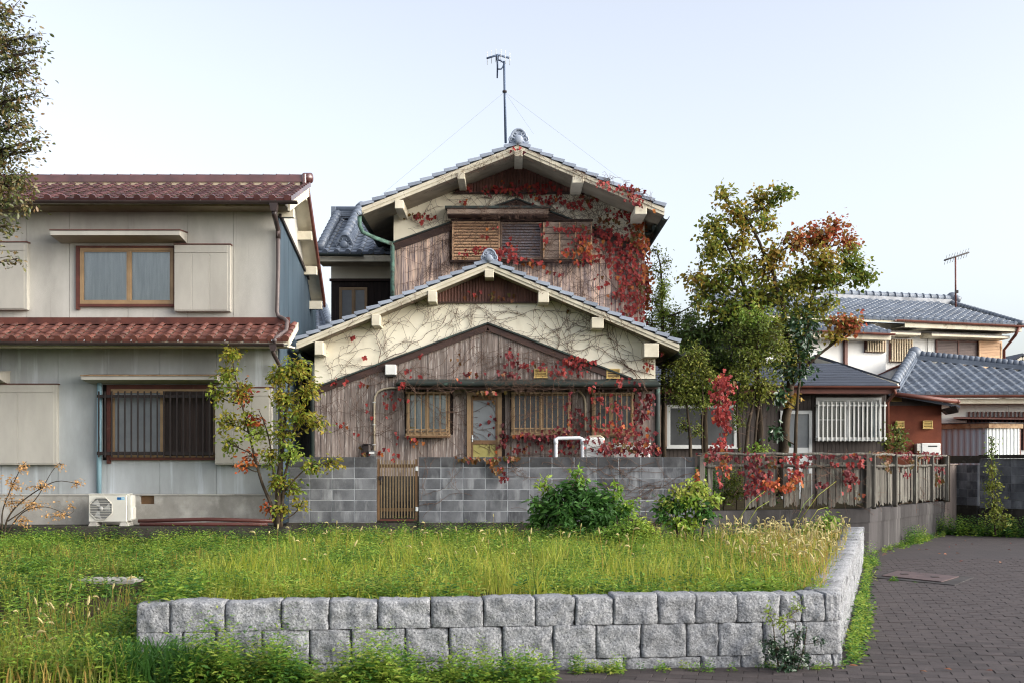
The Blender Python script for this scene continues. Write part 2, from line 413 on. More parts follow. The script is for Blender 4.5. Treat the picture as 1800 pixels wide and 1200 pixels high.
M['brickmat'] = mk('dark_paver', S(70, 63, 62), S(58, 52, 52), S(84, 76, 73), ns=5, s3=9, r3=(.6, .78), ov=.22, off=True, rough=.8, spec=.25, bump=.25, bs=60)
# foliage
M['lf_vine'] = mkleaf('crimson_vine_leaf', [S(90, 30, 32), S(132, 42, 42), S(158, 56, 50), S(126, 44, 44), S(104, 58, 44)], trans=.25, patch=1.5)
M['lf_orange'] = mkleaf('orange_vine_leaf', [S(160, 58, 38), S(180, 86, 44), S(170, 108, 52), S(146, 44, 38), S(104, 88, 44)], trans=.3, patch=1.5)
M['lf_brown'] = mkleaf('bronze_vine_leaf', [S(96, 74, 36), S(120, 70, 40), S(84, 84, 40), S(130, 50, 36)], trans=.3, patch=1.5)
M['lf_dkred'] = mkleaf('dark_red_vine_leaf', [S(66, 24, 30), S(90, 30, 36), S(112, 36, 40), S(82, 36, 34)], trans=.2, patch=1.5)
M['lf_green'] = mkleaf('tallow_green_leaf', [S(68, 92, 38), S(92, 114, 44), S(124, 132, 52), S(150, 138, 56), S(80, 102, 42)], trans=.4)
M['lf_gold'] = mkleaf('tallow_gold_leaf', [S(96, 114, 44), S(126, 132, 50), S(158, 144, 56), S(156, 116, 54), S(104, 118, 46)], trans=.4)
M['lf_red'] = mkleaf('tallow_red_leaf', [S(158, 60, 54), S(174, 84, 60), S(150, 104, 56), S(124, 112, 54), S(176, 52, 50)], trans=.4)
M['lf_dark'] = mkleaf('evergreen_leaf', [S(64, 84, 40), S(86, 106, 48), S(108, 124, 56), S(132, 138, 62)], trans=.25, rough=.45)
M['lf_mid'] = mkleaf('olive_green_leaf', [S(66, 84, 36), S(92, 108, 44), S(120, 128, 52), S(142, 138, 60)], trans=.35)
M['lf_gloss'] = mkleaf('glossy_dark_leaf', [S(30, 52, 34), S(44, 70, 44), S(58, 84, 50)], trans=.15, rough=.28, spec=.6)
M['lf_lime'] = mkleaf('yellow_green_leaf', [S(100, 132, 48), S(128, 152, 60), S(154, 166, 72), S(172, 172, 84)], trans=.45)
M['lf_crape'] = mkleaf('crape_leaf', [S(82, 110, 40), S(110, 132, 46), S(142, 148, 54), S(160, 138, 54), S(96, 118, 44)], trans=.45, patch=1.4)
M['lf_corner'] = mkleaf('small_olive_leaf', [S(58, 70, 40), S(78, 88, 48), S(104, 104, 58), S(124, 96, 62), S(66, 80, 42)], trans=.3, rough=.4, spec=.5, patch=1.5)
M['lf_dry'] = mkleaf('dry_orange_leaf', [S(186, 144, 92), S(202, 160, 108), S(168, 122, 78)], trans=.35)
M['lf_weed'] = mkleaf('mugwort_leaf', [S(74, 112, 44), S(108, 146, 54), S(140, 164, 62), S(168, 174, 74)], trans=.4, patch=.8)
M['lf_weed_dk'] = mkleaf('deep_green_weed_leaf', [S(44, 80, 34), S(66, 106, 44), S(94, 132, 54)], trans=.35, patch=.8)
M['grass'] = mkleaf('meadow_grass_blade', [S(92, 120, 42), S(122, 146, 48), S(150, 164, 56), S(176, 176, 78), S(116, 142, 48)], trans=.45, patch=.45)
M['grass_y'] = mkleaf('yellow_green_grass_blade', [S(112, 138, 42), S(140, 156, 50), S(164, 166, 60), S(180, 172, 82), S(124, 146, 46)], trans=.45, patch=.9)
M['grass_dry'] = mkleaf('straw_grass_blade', [S(150, 138, 62), S(182, 164, 84), S(176, 136, 76), S(140, 140, 62)], trans=.4, patch=.8)
M['grass_dk'] = mkleaf('dark_grass_blade', [S(66, 94, 40), S(92, 118, 48), S(128, 134, 62), S(146, 134, 80)], trans=.4, patch=.7)  # darker green blades running to tan
M['seed'] = mkleaf('foxtail_seed_head', [S(178, 166, 112), S(198, 186, 134), S(158, 142, 94)], trans=.35, rough=.9)
M['litter'] = mkleaf('fallen_leaf', [S(150, 92, 56), S(176, 120, 74), S(128, 70, 48), S(168, 60, 44)], trans=.1)
# ------------------------------------------------------------------ builders shared by the buildings
def frame_M(O, U, V, N):
    m = Matrix.Identity(4)
    for i, c in enumerate((U, V, N, O)):
        for k in range(3): m[k][i] = c[k]
    return m
TILE = {}
def tile_mesh(kind, w, ex, mat):
    key = (kind, round(w, 3), round(ex, 3), mat.name)
    if key in TILE: return TILE[key]
    mb = MB(); A = w * .14; L = ex * 1.18; n = 8
    prof = []
    for i in range(n + 1):
        t = i / n
        z = A * (1.15 * math.exp(-((t - .78) / .2) ** 2) - .45 * math.exp(-((t - .28) / .25) ** 2))
        prof.append((t * w, z))
    lift = .028
    vs = [(x, 0, z + lift) for x, z in prof] + [(x, L, z - .004) for x, z in prof] + [(x, .004, z + lift - .03) for x, z in prof]
    k = n + 1
    fs = []
    for i in range(n):
        fs.append((i, i + 1, k + i + 1, k + i)); fs.append((2 * k + i, 2 * k + i + 1, i + 1, i))
    mb.add(vs, fs, 0, True)
    if kind == 'eave':
        c = (w * .78, -.012, A * .9 + lift - .03); r = w * .23
        pts = [(c[0] + r * math.cos(2 * PI * i / 12), c[1], c[2] + r * math.sin(2 * PI * i / 12)) for i in range(12)]
        mb.prism(pts, (0, .05, 0))
        mb.prism([(w * .02, -.006, lift - .06), (w * .62, -.006, lift - .06), (w * .62, -.006, lift + .0), (w * .02, -.006, lift + .0)], (0, .03, 0))
    TILE[key] = mb.mesh('tile', mat)
    TILE[key]['tv'] = 1
    return TILE[key]
def roof_tiles(part, O, U, V, nu, nv, w, ex, mat, budget, clip=None, eave=True):
    """lay pantiles from the eave line O + U, up the slope V; budget = how many become objects of their own; returns what is left of it"""
    U = Vector(U).normalized(); V = Vector(V).normalized(); N = U.cross(V).normalized()
    rest = []
    for j in range(nv):
        for i in range(nu):
            u = i * w; v = j * ex
            if clip and not clip(u + w / 2, v + ex / 2): continue
            kind = 'eave' if (j == 0 and eave) else 'field'
            o = Vector(O) + U * u + V * v + N * random.uniform(-.004, .004)
            Mx = frame_M(o, U, (V + N * random.uniform(-.012, .012)).normalized(), N)
            if budget > 0:
                place('tile', tile_mesh(kind, w, ex, mat), part, M=Mx); budget -= 1
            else: rest.append((kind, Mx))
    if rest:
        mb = MB()
        for kind, Mx in rest:
            me = tile_mesh(kind, w, ex, mat)
            b = [Mx @ v.co for v in me.vertices]
            mb.add(b, [tuple(p.vertices) for p in me.polygons], 0, True)
        mb.build('tiles', mat, part, kind='stuff')
    return budget
def slab(a, b, c, d, th, name, mat, parent, label=None):
    """sloping slab: four corner points, thickness downwards"""
    mb = MB(); mb.prism([a, b, c, d], (0, 0, -th))
    return mb.build(name, mat, parent, label=label)
def window(root, x0, x1, z0, z1, y, fmat, pane_mat, fw=.045, mull=(), proud=.05, depth=.025, curtain=None, sill=True, back=None, name='window', transom=None, label=None):
    """a framed window on the wall face y (towards the camera is -y); children pane, curtain"""
    ya, yb = y - proud, y + depth
    mb = MB()
    mb.box(x0, x1, ya, yb, z1 - fw, z1); mb.box(x0, x1, ya, yb, z0, z0 + fw)
    mb.box(x0, x0 + fw, ya, yb, z0 + fw, z1 - fw); mb.box(x1 - fw, x1, ya, yb, z0 + fw, z1 - fw)
    for m in mull: mb.box(m - fw * .5, m + fw * .5, ya + .006, yb, z0 + fw, z1 - fw)
    if sill: mb.box(x0 - .015, x1 + .015, ya - .05, ya, z0 - .012, z0 + .018)
    w = mb.build(name, fmat, root, label=label)
    e = [x0 + fw] + [v for m in mull for v in (m - fw * .5, m + fw * .5)] + [x1 - fw]
    mats = pane_mat if isinstance(pane_mat, (list, tuple)) else [pane_mat]
    for i in range(0, len(e), 2):
        p = MB(); yy = ya + .02 + (.012 if (i // 2) % 2 else 0)
        # a sash round each pane
        s = .022
        p.box(e[i], e[i + 1], yy, yy + .006, z0 + fw, z1 - fw)
        p.build('pane', mats[(i // 2) % len(mats)], w)
        q = MB(); a, b = e[i], e[i + 1]; c, d = z0 + fw, z1 - fw
        q.box(a, b, yy - .012, yy - .002, d - s, d); q.box(a, b, yy - .012, yy - .002, c, c + s)
        q.box(a, a + s, yy - .012, yy - .002, c + s, d - s); q.box(b - s, b, yy - .012, yy - .002, c + s, d - s)
        q.build('sash', fmat, w)
    if curtain:
        for i in range(0, len(e), 2):
            mb = MB(); n = 28; a, b = e[i] + .004, e[i + 1] - .004
            vs = []; ph = random.uniform(0, 6)
            for k in range(n + 1):
                t = k / n
                for zz, am in ((z0 + fw, 1.), (z1 - fw, .5)):
                    vs.append((lerp(a, b, t) + .01 * math.sin(t * 9 + ph + zz), y + depth - .012 + am * .008 * math.sin(t * 23 + ph + .6 * math.sin(t * 7)), zz))
            mb.add(vs, [(2 * k, 2 * k + 2, 2 * k + 3, 2 * k + 1) for k in range(n)], 0, True)
            mb.build('curtain', curtain, w)
    if back:
        mb = MB(); mb.box(x0 + fw, x1 - fw, y + depth, y + depth + .01, z0 + fw, z1 - fw)
        mb.build('interior_sheet', back, w)
    return w
def bars(parent, x0, x1, z0, z1, y, n, r, mat, rails=(), rail_r=None, ext=.0, name='bar', square=True):
    """n upright bars sharing one mesh, and the rails that carry them"""
    mb = MB(); h = z1 - z0
    mb.box(-r, r, -r, r, 0, h)
    me = mb.mesh(name, mat)
    for i in range(n):
        x = lerp(x0, x1, (i + .5) / n) if n > 1 else x0
        place(name, me, parent, M=Matrix.Translation((x, y, z0)))
    rr = rail_r or r
    for z in rails:
        mb = MB(); mb.box(x0 - ext, x1 + ext, y + r, y + r + 2 * rr, z - rr, z + rr)
        mb.build('rail', mat, parent)
def cut_cells(x0, x1, z0, z1, ops):
    """the rectangle less the openings, as rectangles"""
    xs = sorted({x0, x1, *[min(max(v, x0), x1) for o in ops for v in o[:2]]})
    zs = sorted({z0, z1, *[min(max(v, z0), z1) for o in ops for v in o[2:]]})
    out = []
    for a, b in zip(xs, xs[1:]):
        run = None
        for c, d in zip(zs, zs[1:]):
            mx, mz = (a + b) / 2, (c + d) / 2
            hole = any(o[0] < mx < o[1] and o[2] < mz < o[3] for o in ops)
            if hole:
                if run: out.append((a, b, *run)); run = None
            else: run = (run[0], d) if run else (c, d)
        if run: out.append((a, b, *run))
    return out
def panels(part, y, joints, z0, z1, ops, mat, th=.03, gap=.005):
    for a, b in zip(joints, joints[1:]):
        for (p, q, c, d) in cut_cells(a + gap, b - gap, z0, z1, ops):
            mb = MB(); mb.box(p, q, y, y + th, c, d); mb.build('panel', mat, part)
def planks(part, x0, x1, y, w, zb, ztop, ops, mat, th=.022, ztl=None):
    """upright boards with open joints, cut off along ztop(x) and round the openings"""
    x = x0
    while x < x1 - .02:
        ww = w * random.uniform(.85, 1.15); b = min(x + ww, x1)
        if x1 - b < w * .4: b = x1
        g = random.uniform(.003, .007); a_, b_ = x + g / 2, b - g / 2; yy = y + random.uniform(-.006, .006)
        zt = min(ztop(a_), ztop(b_))
        segs = [(zb, None)]
        cuts = sorted([(o[2], o[3]) for o in ops if min(b_, o[1]) - max(a_, o[0]) > .5 * (b_ - a_)])
        segs = []; z = zb
        for c in cuts:
            if c[0] > z + .03: segs.append((z, c[0]))
            z = max(z, c[1])
        if zt > z + .01 : segs.append((z, None))
        for (c, d) in segs:
            ta, tb = (ztop(a_), ztop(b_)) if d is None else (min(d, ztop(a_)), min(d, ztop(b_)))
            if ta < c + .005 and tb < c + .005: continue
            ta = max(ta, c + .004); tb = max(tb, c + .004)
            mb = MB(); mb.prism([(a_, yy, c), (b_, yy, c), (b_, yy, tb), (a_, yy, ta)], (0, th, 0))
            mb.build('plank', mat, part)
        x = b
def roofline(pts):
    """height along a line of (x, z) points"""
    def f(x):
        for (a, za), (b, zb) in zip(pts, pts[1:]):
            if x <= b: return za + (zb - za) * (x - a) / (b - a)
        return pts[-1][1]
    return f
def ribs(x0, x1, y, pitch, zb, ztop, r):
    """corrugated upright sheet as one mesh (too fine to pick apart)"""
    mb = MB(); n = max(2, int((x1 - x0) / pitch)); vs = []; k = 0
    for i in range(n * 4 + 1):
        x = lerp(x0, x1, i / (n * 4)); o = (0, -r, -r, 0)[i % 4] if True else 0
        t = max(ztop(x), zb + .003)
        vs += [(x, y + o, zb), (x, y + o, t)]
    mb.add(vs, [(2 * i, 2 * i + 2, 2 * i + 3, 2 * i + 1) for i in range(n * 4)])
    return mb
def louvre_vent(parent, x0, x1, z0, z1, y, mat, n=5, name='wall_vent'):
    mb = MB(); f = .018
    mb.box(x0, x1, y - .05, y, z1 - f, z1); mb.box(x0 - .01, x1 + .01, y - .06, y, z0, z0 + f)
    mb.box(x0, x0 + f, y - .05, y, z0 + f, z1 - f); mb.box(x1 - f, x1, y - .05, y, z0 + f, z1 - f)
    v = mb.build(name, mat, parent)
    b = MB(); b.box(x0 + f, x1 - f, y - .008, y - .002, z0 + f, z1 - f); b.build('backing', M['dark'], v)
    for i in range(n):
        z = lerp(z0 + f, z1 - f, (i + .5) / n)
        s = MB(); s.prism([(x0 + f, y - .048, z - .016), (x0 + f, y - .012, z + .012), (x0 + f, y - .012, z + .018), (x0 + f, y - .048, z - .008)], (x1 - x0 - 2 * f, 0, 0))
        s.build('slat', mat, v)
    return v
def hood(parent, x0, x1, z0, z1, y, out, mat, top, name='window_hood'):
    """flat canopy: thin metal top, tapering slab, pale underside"""
    mb = MB()
    mb.prism([(x0, y, z0 + .0), (x0 + .0, y - out, z0 + (z1 - z0) * .35), (x0, y - out, z1 - .02), (x0, y, z1 + .03)], (x1 - x0, 0, 0))
    h = mb.build(name, mat, parent)
    t = MB(); t.prism([(x0 - .015, y, z1 + .032), (x0 - .015, y - out - .015, z1 - .018), (x0 - .015, y - out - .015, z1 + .0), (x0 - .015, y, z1 + .05)], (x1 - x0 + .03, 0, 0))
    t.build('flashing', top, h)
    return h
def ornament(c, s, mats):
    """ridge-end tile: scrolled shield, volutes, round boss; faces -y"""
    mb = MB(); cx, cy, cz = c
    out = []
    for i in range(25):
        a = PI * i / 24
        out.append((cx + s * .62 * math.cos(a) * (1 + .12 * math.cos(6 * a)), cy, cz + s * (.25 + .82 * math.sin(a))))
    out += [(cx - s * .82, cy, cz - .05 * s), (cx - s * .7, cy, cz - s * .3), (cx + s * .7, cy, cz - s * .3), (cx + s * .82, cy, cz - .05 * s)]
    mb.prism(out, (0, s * .35, 0))
    def scroll(x0, z0, r, sg, turns=1.4, th=.09):
        pts = []; rs = []
        for i in range(22):
            t = i / 21; a = sg * (t * turns * 2 * PI) + PI / 2
            rr = r * (1 - .72 * t)
            pts.append((x0 + rr * math.cos(a), cy - s * .05, z0 + rr * math.sin(a))); rs.append(s * th * (1 - .4 * t))
        mb.tube(pts, rs, 6)
    scroll(cx - s * .5, cz + s * .18, s * .3, 1); scroll(cx + s * .5, cz + s * .18, s * .3, -1)
    scroll(cx - s * .27, cz + s * .66, s * .2, 1, 1.2, .07); scroll(cx + s * .27, cz + s * .66, s * .2, -1, 1.2, .07)
    arch = [(cx + s * .62 * math.cos(PI * i / 14), cy - s * .04, cz + s * (.3 + .74 * math.sin(PI * i / 14))) for i in range(15)]
    mb.tube(arch, s * .09, 6)
    # round boss: the end of the ridge roll
    mb.tube([(cx, cy - s * .5, cz + s * .12), (cx, cy + s * .2, cz + s * .12)], s * .34, 14, smooth=False)
    mb.ball((cx, cy - s * .5, cz + s * .12), s * .32, 14, 8, sq=(1, .35, 1))
    return mb
# ------------------------------------------------------------------ ground, road
WA = Vector((px(240, 9.5), 9.5, 0)); WB = Vector((px(1473, 10.0), 10.0, 0)); WC = Vector((px(1518, 20.35), 20.35, 0))   # stone wall: left end, corner, far end
def side(a, b, x, y):
    d = (b - a).normalized()
    return d.x * (y - a.y) - d.y * (x - a.x)       # > 0: left of a->b
def sstep(a, b, v):
    t = min(max((v - a) / (b - a), 0), 1); return t * t * (3 - 2 * t)
def ground_z(x, y):
    n = .03 * noise.noise(Vector((x * .8, y * .8, 3))) + .015 * noise.noise(Vector((x * 3, y * 3, 1)))
    t = min(max((y - 10) / 11.5, 0), 1)
    hp = lerp(.50, .27, t) + n
    hl = .03 + .22 * sstep(9.0, 15.0, y) - .05 * sstep(16, 20.5, y) + n * .7
    k = sstep(-3.75, -2.95, x)
    if side(WA, WB, x, y) < .14: k = 0
    if x < -2.98: k *= sstep(9.7, 11.4, y)
    h = lerp(hl, hp, k)
    if x < -2.9 and y < 11: h = max(h, .02)
    if side(WB, WC, x, y) < .14 : h = -.03
    elif side(WA, WB, x, y) < .14 and x > -2.95: h = -.03
    elif x > WA.x - .02 and side(WA, WB, x, y) < .0: h = -.03 if x > -2.95 else h
    return h
def grid(name, x0, x1, y0, y1, st, fz, mat, kind='structure'):
    nx = int((x1 - x0) / st) + 1; ny = int((y1 - y0) / st) + 1
    V = np.array([(x0 + i * st, y0 + j * st, fz(x0 + i * st, y0 + j * st)) for j in range(ny) for i in range(nx)])
    q = np.array([(j * nx + i, j * nx + i + 1, (j + 1) * nx + i + 1, (j + 1) * nx + i) for j in range(ny - 1) for i in range(nx - 1)])
    me = np_mesh(name, V, q.ravel(), np.full(len(q), 4), mat, smooth=True)
    return place(name, me, kind=kind)
grid('ground', -17, 6.6, 8.6, 21.6, .1, ground_z, M['soil'])
mb = MB(); mb.add([(-400, -60, -.08), (400, -60, -.08), (400, 700, -.08), (-400, 700, -.08)], [(0, 1, 2, 3)]); mb.build('terrain', M['earth'], kind='structure')
mb = MB(); mb.add([(-14, 21.55, .40), (6.4, 21.55, .40), (6.4, 45, .40), (-14, 45, .40)], [(0, 1, 2, 3)]); mb.build('yard_ground', M['soil'], kind='structure')
mb = MB(); mb.add([(3.4, 21.9, .80), (6.55, 22.5, .80), (10.4, 29.1, .80), (16, 45, .80), (3.4, 45, .80)], [(0, 1, 2, 3, 4)]); mb.build('garden_ground', M['soil'], kind='structure')

# road of dark pavers: far part in the material, near part as pavers
BD = 21.5
FA = Vector((px(1222, BD) + .03, BD + .02, 0)); FB = Vector((px(1527, 22.4), 22.4, 0)); FC = Vector((px(1660, 29), 29, 0))
PANG, PW, PH = R(-13), .232, .158
def road_material():
    m = bpy.data.materials.new('dark_brick_paving'); m.use_nodes = True
    nt = m.node_tree; b = nt.nodes['Principled BSDF']; L = nt.links.new
    tc = _n(nt, 'TexCoord'); mp = _n(nt, 'Mapping'); mp.inputs['Rotation'].default_value = (0, 0, -PANG); L(tc.outputs['Object'], mp.inputs[0])
    bt = _n(nt, 'TexBrick'); bt.offset = .5; L(mp.outputs[0], bt.inputs['Vector'])
    bt.inputs['Scale'].default_value = 1; bt.inputs['Brick Width'].default_value = PW; bt.inputs['Row Height'].default_value = PH
    bt.inputs['Mortar Size'].default_value = .006; bt.inputs['Mortar Smooth'].default_value = .3
    bt.inputs['Color1'].default_value = S(70, 63, 62); bt.inputs['Color2'].default_value = S(58, 52, 52); bt.inputs['Mortar'].default_value = S(44, 40, 42)
    def noise_(s, det=5):
        t = _n(nt, 'TexNoise'); t.inputs['Scale'].default_value = s; t.inputs['Detail'].default_value = det; L(tc.outputs['Object'], t.inputs['Vector']); return t.outputs['Fac']
    def mr(f, a, c, lo=0., hi=1.):
        q = _n(nt, 'MapRange'); q.inputs['From Min'].default_value = a; q.inputs['From Max'].default_value = c; q.inputs['To Min'].default_value = lo; q.inputs['To Max'].default_value = hi; L(f, q.inputs['Value']); return q.outputs[0]
    x = _n(nt, 'Mix', data_type='RGBA'); L(mr(noise_(.35), .42, .62, 0, .75), x.inputs[0]); L(bt.outputs['Color'], x.inputs[6]); x.inputs[7].default_value = S(56, 51, 51)
    x2 = _n(nt, 'Mix', data_type='RGBA'); L(mr(noise_(14), .62, .75, 0, .4), x2.inputs[0]); L(x.outputs[2], x2.inputs[6]); x2.inputs[7].default_value = S(104, 94, 92)
    L(x2.outputs[2], b.inputs['Base Color'])
    b.inputs['Roughness'].default_value = .78; b.inputs['Specular IOR Level'].default_value = .3
    bp = _n(nt, 'Bump'); bp.inputs['Strength'].default_value = .5; bp.inputs['Distance'].default_value = .01; L(bt.outputs['Fac'], bp.inputs['Height']); bp.invert = True
    L(bp.outputs[0], b.inputs['Normal'])
    return m
M['road'] = road_material()
mb = MB(); mb.add([(-40, -30, 0), (60, -30, 0), (60, 60, 0), (-40, 60, 0)], [(0, 1, 2, 3)])
road = mb.build('road', M['road'], kind='structure')
ca, sa = math.cos(PANG), math.sin(PANG)
pm = MB(); pm.cbox(-PW / 2 + .002, PW / 2 - .002, -PH / 2 + .002, PH / 2 - .002, .002, .012, .003)
pme = pm.mesh('paver', M['brickmat'])
spots = []
for j in range(-60, 160):
    for i in range(-60, 120):
        u = (i + (.5 if j % 2 else 0)) * PW; v = j * PH
        x, y = u * ca - v * sa, u * sa + v * ca
        if y < 8.75 or y > 21 or side(FB, FC, x, y) > -.2: continue
        if abs(x * F / y) > 1250: continue
        if x < -1.2: continue
        # outside the stone wall
        if side(WA, WB, x, y) > -.12 and side(WB, WC, x, y) > -.13: continue
        spots.append((y, x))
spots.sort()
rest = MB()
for k, (y, x) in enumerate(spots):
    Mx = Matrix.Translation((x, y, random.uniform(-.003, .003))) @ Matrix.Rotation(PANG + random.uniform(-.008, .008), 4, 'Z') @ Matrix.Rotation(random.uniform(-.008, .008), 4, 'X')
    if k < 300: place('paver', pme, road, M=Mx)
    else:
        rest.add([Mx @ v.co for v in pme.vertices], [tuple(p.vertices) for p in pme.polygons])
rest.build('pavers', M['brickmat'], road, kind='stuff')

# ------------------------------------------------------------------ split granite retaining wall
def stone(axis, a0, a1, z0, z1, depth, org, seed, nseg=(14, 3, 9), topjit=.0, bev=.009):
    """rough block: axis along the wall, outward face displaced"""
    ax = axis.normalized(); out = Vector((ax.y, -ax.x, 0))
    wv, hv = (a1 - a0), (z1 - z0); nx, nd, nz = nseg
    idx = {}; vs = []; fs = []
    def vert(i, j, k):
        if (i, j, k) in idx: return idx[(i, j, k)]
        u, d, h = i / nx, j / nd, k / nz
        p = [u * wv, d * depth, h * hv]; dim = (wv, depth, hv)
        q = [min(max(p[t], bev), dim[t] - bev) for t in range(3)]
        e = Vector((p[0] - q[0], p[1] - q[1], p[2] - q[2]))
        r = Vector(q) + (e.normalized() * bev if e.length > 1e-6 else Vector((0, 0, 0)))
        n1 = noise.fractal(Vector((r.x * 10 + seed * 3.1, r.y * 10, r.z * 10 + seed)), .9, 2.1, 4)
        n2 = noise.noise(Vector((r.x * 2.5 + seed, seed * 1.7, r.z * 3)))
        front = (1 - d) ** 2
        bul = front * (.003 * math.sin(PI * min(max(u, 0), 1)) ** .5 * math.sin(PI * min(max(h, 0), 1)) ** .5)
        dd = r.y - bul - front * (n1 * .026 + n2 * .010)
        dz = (n1 * .012 + n2 * .008) * (1 if h > .6 else .2) - (topjit * abs(n2) if h > .5 else 0)
        du = n1 * .004
        w = org + ax * (a0 + r.x + du) - out * dd + Vector((0, 0, z0 + r.z + dz))
        idx[(i, j, k)] = len(vs); vs.append(w); return idx[(i, j, k)]
    for i in range(nx):
        for k in range(nz): fs.append((vert(i, 0, k), vert(i + 1, 0, k), vert(i + 1, 0, k + 1), vert(i, 0, k + 1)))
    for i in range(nx):
        for j in range(nd): fs.append((vert(i, j, nz), vert(i + 1, j, nz), vert(i + 1, j + 1, nz), vert(i, j + 1, nz)))
    for j in range(nd):
        for k in range(nz):
            fs.append((vert(0, j + 1, k), vert(0, j, k), vert(0, j, k + 1), vert(0, j + 1, k + 1)))
            fs.append((vert(nx, j, k), vert(nx, j + 1, k), vert(nx, j + 1, k + 1), vert(nx, j, k + 1)))
    for i in range(nx):
        for k in range(nz): fs.append((vert(i + 1, nd, k), vert(i, nd, k), vert(i, nd, k + 1), vert(i + 1, nd, k + 1)))
    mb = MB(); mb.add(vs, fs, 0, True)
    return mb
sw = thing('stone_wall', 'low retaining wall of rough split grey granite blocks around the weedy plot', 'stone wall', (0, 10, 0))
axf = (WB - WA); Lf = axf.length; axf.normalize()
def along(p):     # distance along the front wall of photograph column p
    k = (p - 900) / F           # x = k*y on the line WA + s*ax
    return (k * WA.y - WA.x) / (axf.x - k * axf.y)
rows = [(.375, .60, [239, 298, 395, 494, 578, 664, 757, 850, 941, 1011, 1078, 1157, 1223, 1296, 1372, 1410, 1450, 1474]),
        (.10, .372, [239, 321, 379, 460, 544, 617, 712, 789, 883, 972, 1048, 1127, 1207, 1263, 1342, 1412, 1477]),
        (-.06, .097, [239, 330, 420, 520, 600, 690, 790, 880, 972, 1096, 1232, 1303, 1346, 1420, 1463, 1481])]
sd_i = 0
for (z0, z1, cuts) in rows:
    tl = .02 if z1 > .5 else 0
    for a, b in zip(cuts, cuts[1:]):
        s0, s1 = along(a) + .003, along(b) - .003; sd_i += 1
        t = (s0 + s1) / 2 / Lf; dz = -.012 * (1 - t) if z1 > .5 else -.03 * (1 - t)
        st = stone(axf, s0, s1, z0 + (.0 if z1 > .5 else dz) - (.03 * (1 - t) if z1 > .5 else 0) * 1, z1 + dz + random.uniform(-.008, .012) * (z1 > .5), .30 if b < cuts[-1] else .26, WA, sd_i * 1.37, topjit=tl)
        st.build('stone', M['granite'], sw)
axr = (WC - WB); Lr = axr.length; axr.normalize()
for (z0, z1), off in (((.375, .60), .30), ((.10, .372), .05), ((-.06, .097), .0)):
    s = .006 if z1 < .5 else .0
    s = .28
    while s < Lr - .1:
        w = random.uniform(.36, .52); e = min(s + w, Lr)
        if Lr - e < .2: e = Lr
        sd_i += 1
        stone(axr, s + .006, e - .006, z0, z1 + random.uniform(-.01, .012) * (z1 > .5), .30, WB, sd_i * 1.13, nseg=(5, 3, 4), topjit=.02 if z1 > .5 else 0).build('stone', M['granite'], sw)
        s = e
    # corner block shows on both faces: fill between the front row's end and the return
    sd_i += 1
    stone(axr, -.0, .274, z0, z1 - .004, .20, WB + axr * .0 + Vector((.012, .0, 0)), sd_i * 1.31, nseg=(4, 3, 4)).build('stone', M['granite'], sw)
bk = MB(); oi = Vector((axf.y, -axf.x, 0)); bk.prism([WA - oi * .06 + axf * .02, WB - oi * .06 - axf * .05, WB - oi * .24 - axf * .05, WA - oi * .24 + axf * .02], (0, 0, .56)); 
orr = Vector((axr.y, -axr.x, 0)); bk.prism([WB - orr * .06 + axr * .05, WC - orr * .06 - axr * .03, WC - orr * .24 - axr * .03, WB - orr * .24 + axr * .05], (0, 0, .555))
bk.build('mortar_core', M['conc_dk'], sw)

# ------------------------------------------------------------------ concrete block wall with the gate gap
BD = 21.5; BW, BH = .4, .196
bw = thing('block_wall', 'grey stained concrete block wall in front of the gabled wooden house', 'block wall', (px(860, BD), BD, .3))
xa, xb = px(507, BD), px(1222, BD); ga, gb = px(662, BD), px(736, BD)
zt = pz(802, BD); z0 = zt - 6 * BH
core = MB(); core.box(xa + .01, ga - .01, BD + .0045, BD + .14, .0, zt - .012); core.box(gb + .01, xb - .01, BD + .0045, BD + .14, .0, zt - .012)
core.build('mortar', M['mortar_grey'], bw)
def lay(x0, x1, ref):
    xs = [x0]; x = ref
    while x <= x0 + .02: x += BW
    while x < x1 - .02: xs.append(x); x += BW
    xs.append(x1)
    for r in range(6):
        for a, b in zip(xs, xs[1:]):
            mb = MB(); d = random.uniform(-.003, .003)
            mb.cbox(a + .005, b - .005, BD + d, BD + .15, z0 + r * BH + .005, z0 + (r + 1) * BH - .005, .004)
            mb.build('block', M['block'] if r < 5 else M['block_top'], bw)
lay(xa, ga, px(623, BD) - 4 * BW); lay(gb, xb, gb)
ft = MB(); ft.box(xa - .03, ga, BD - .02, BD + .17, -.1, z0 - .003); ft.box(gb, xb + .02, BD - .02, BD + .17, -.1, z0 - .003)
ft.box(ga, gb, BD + .0, BD + .17, -.1, pz(918, BD))
ft.build('footing', M['conc_dk'], bw)
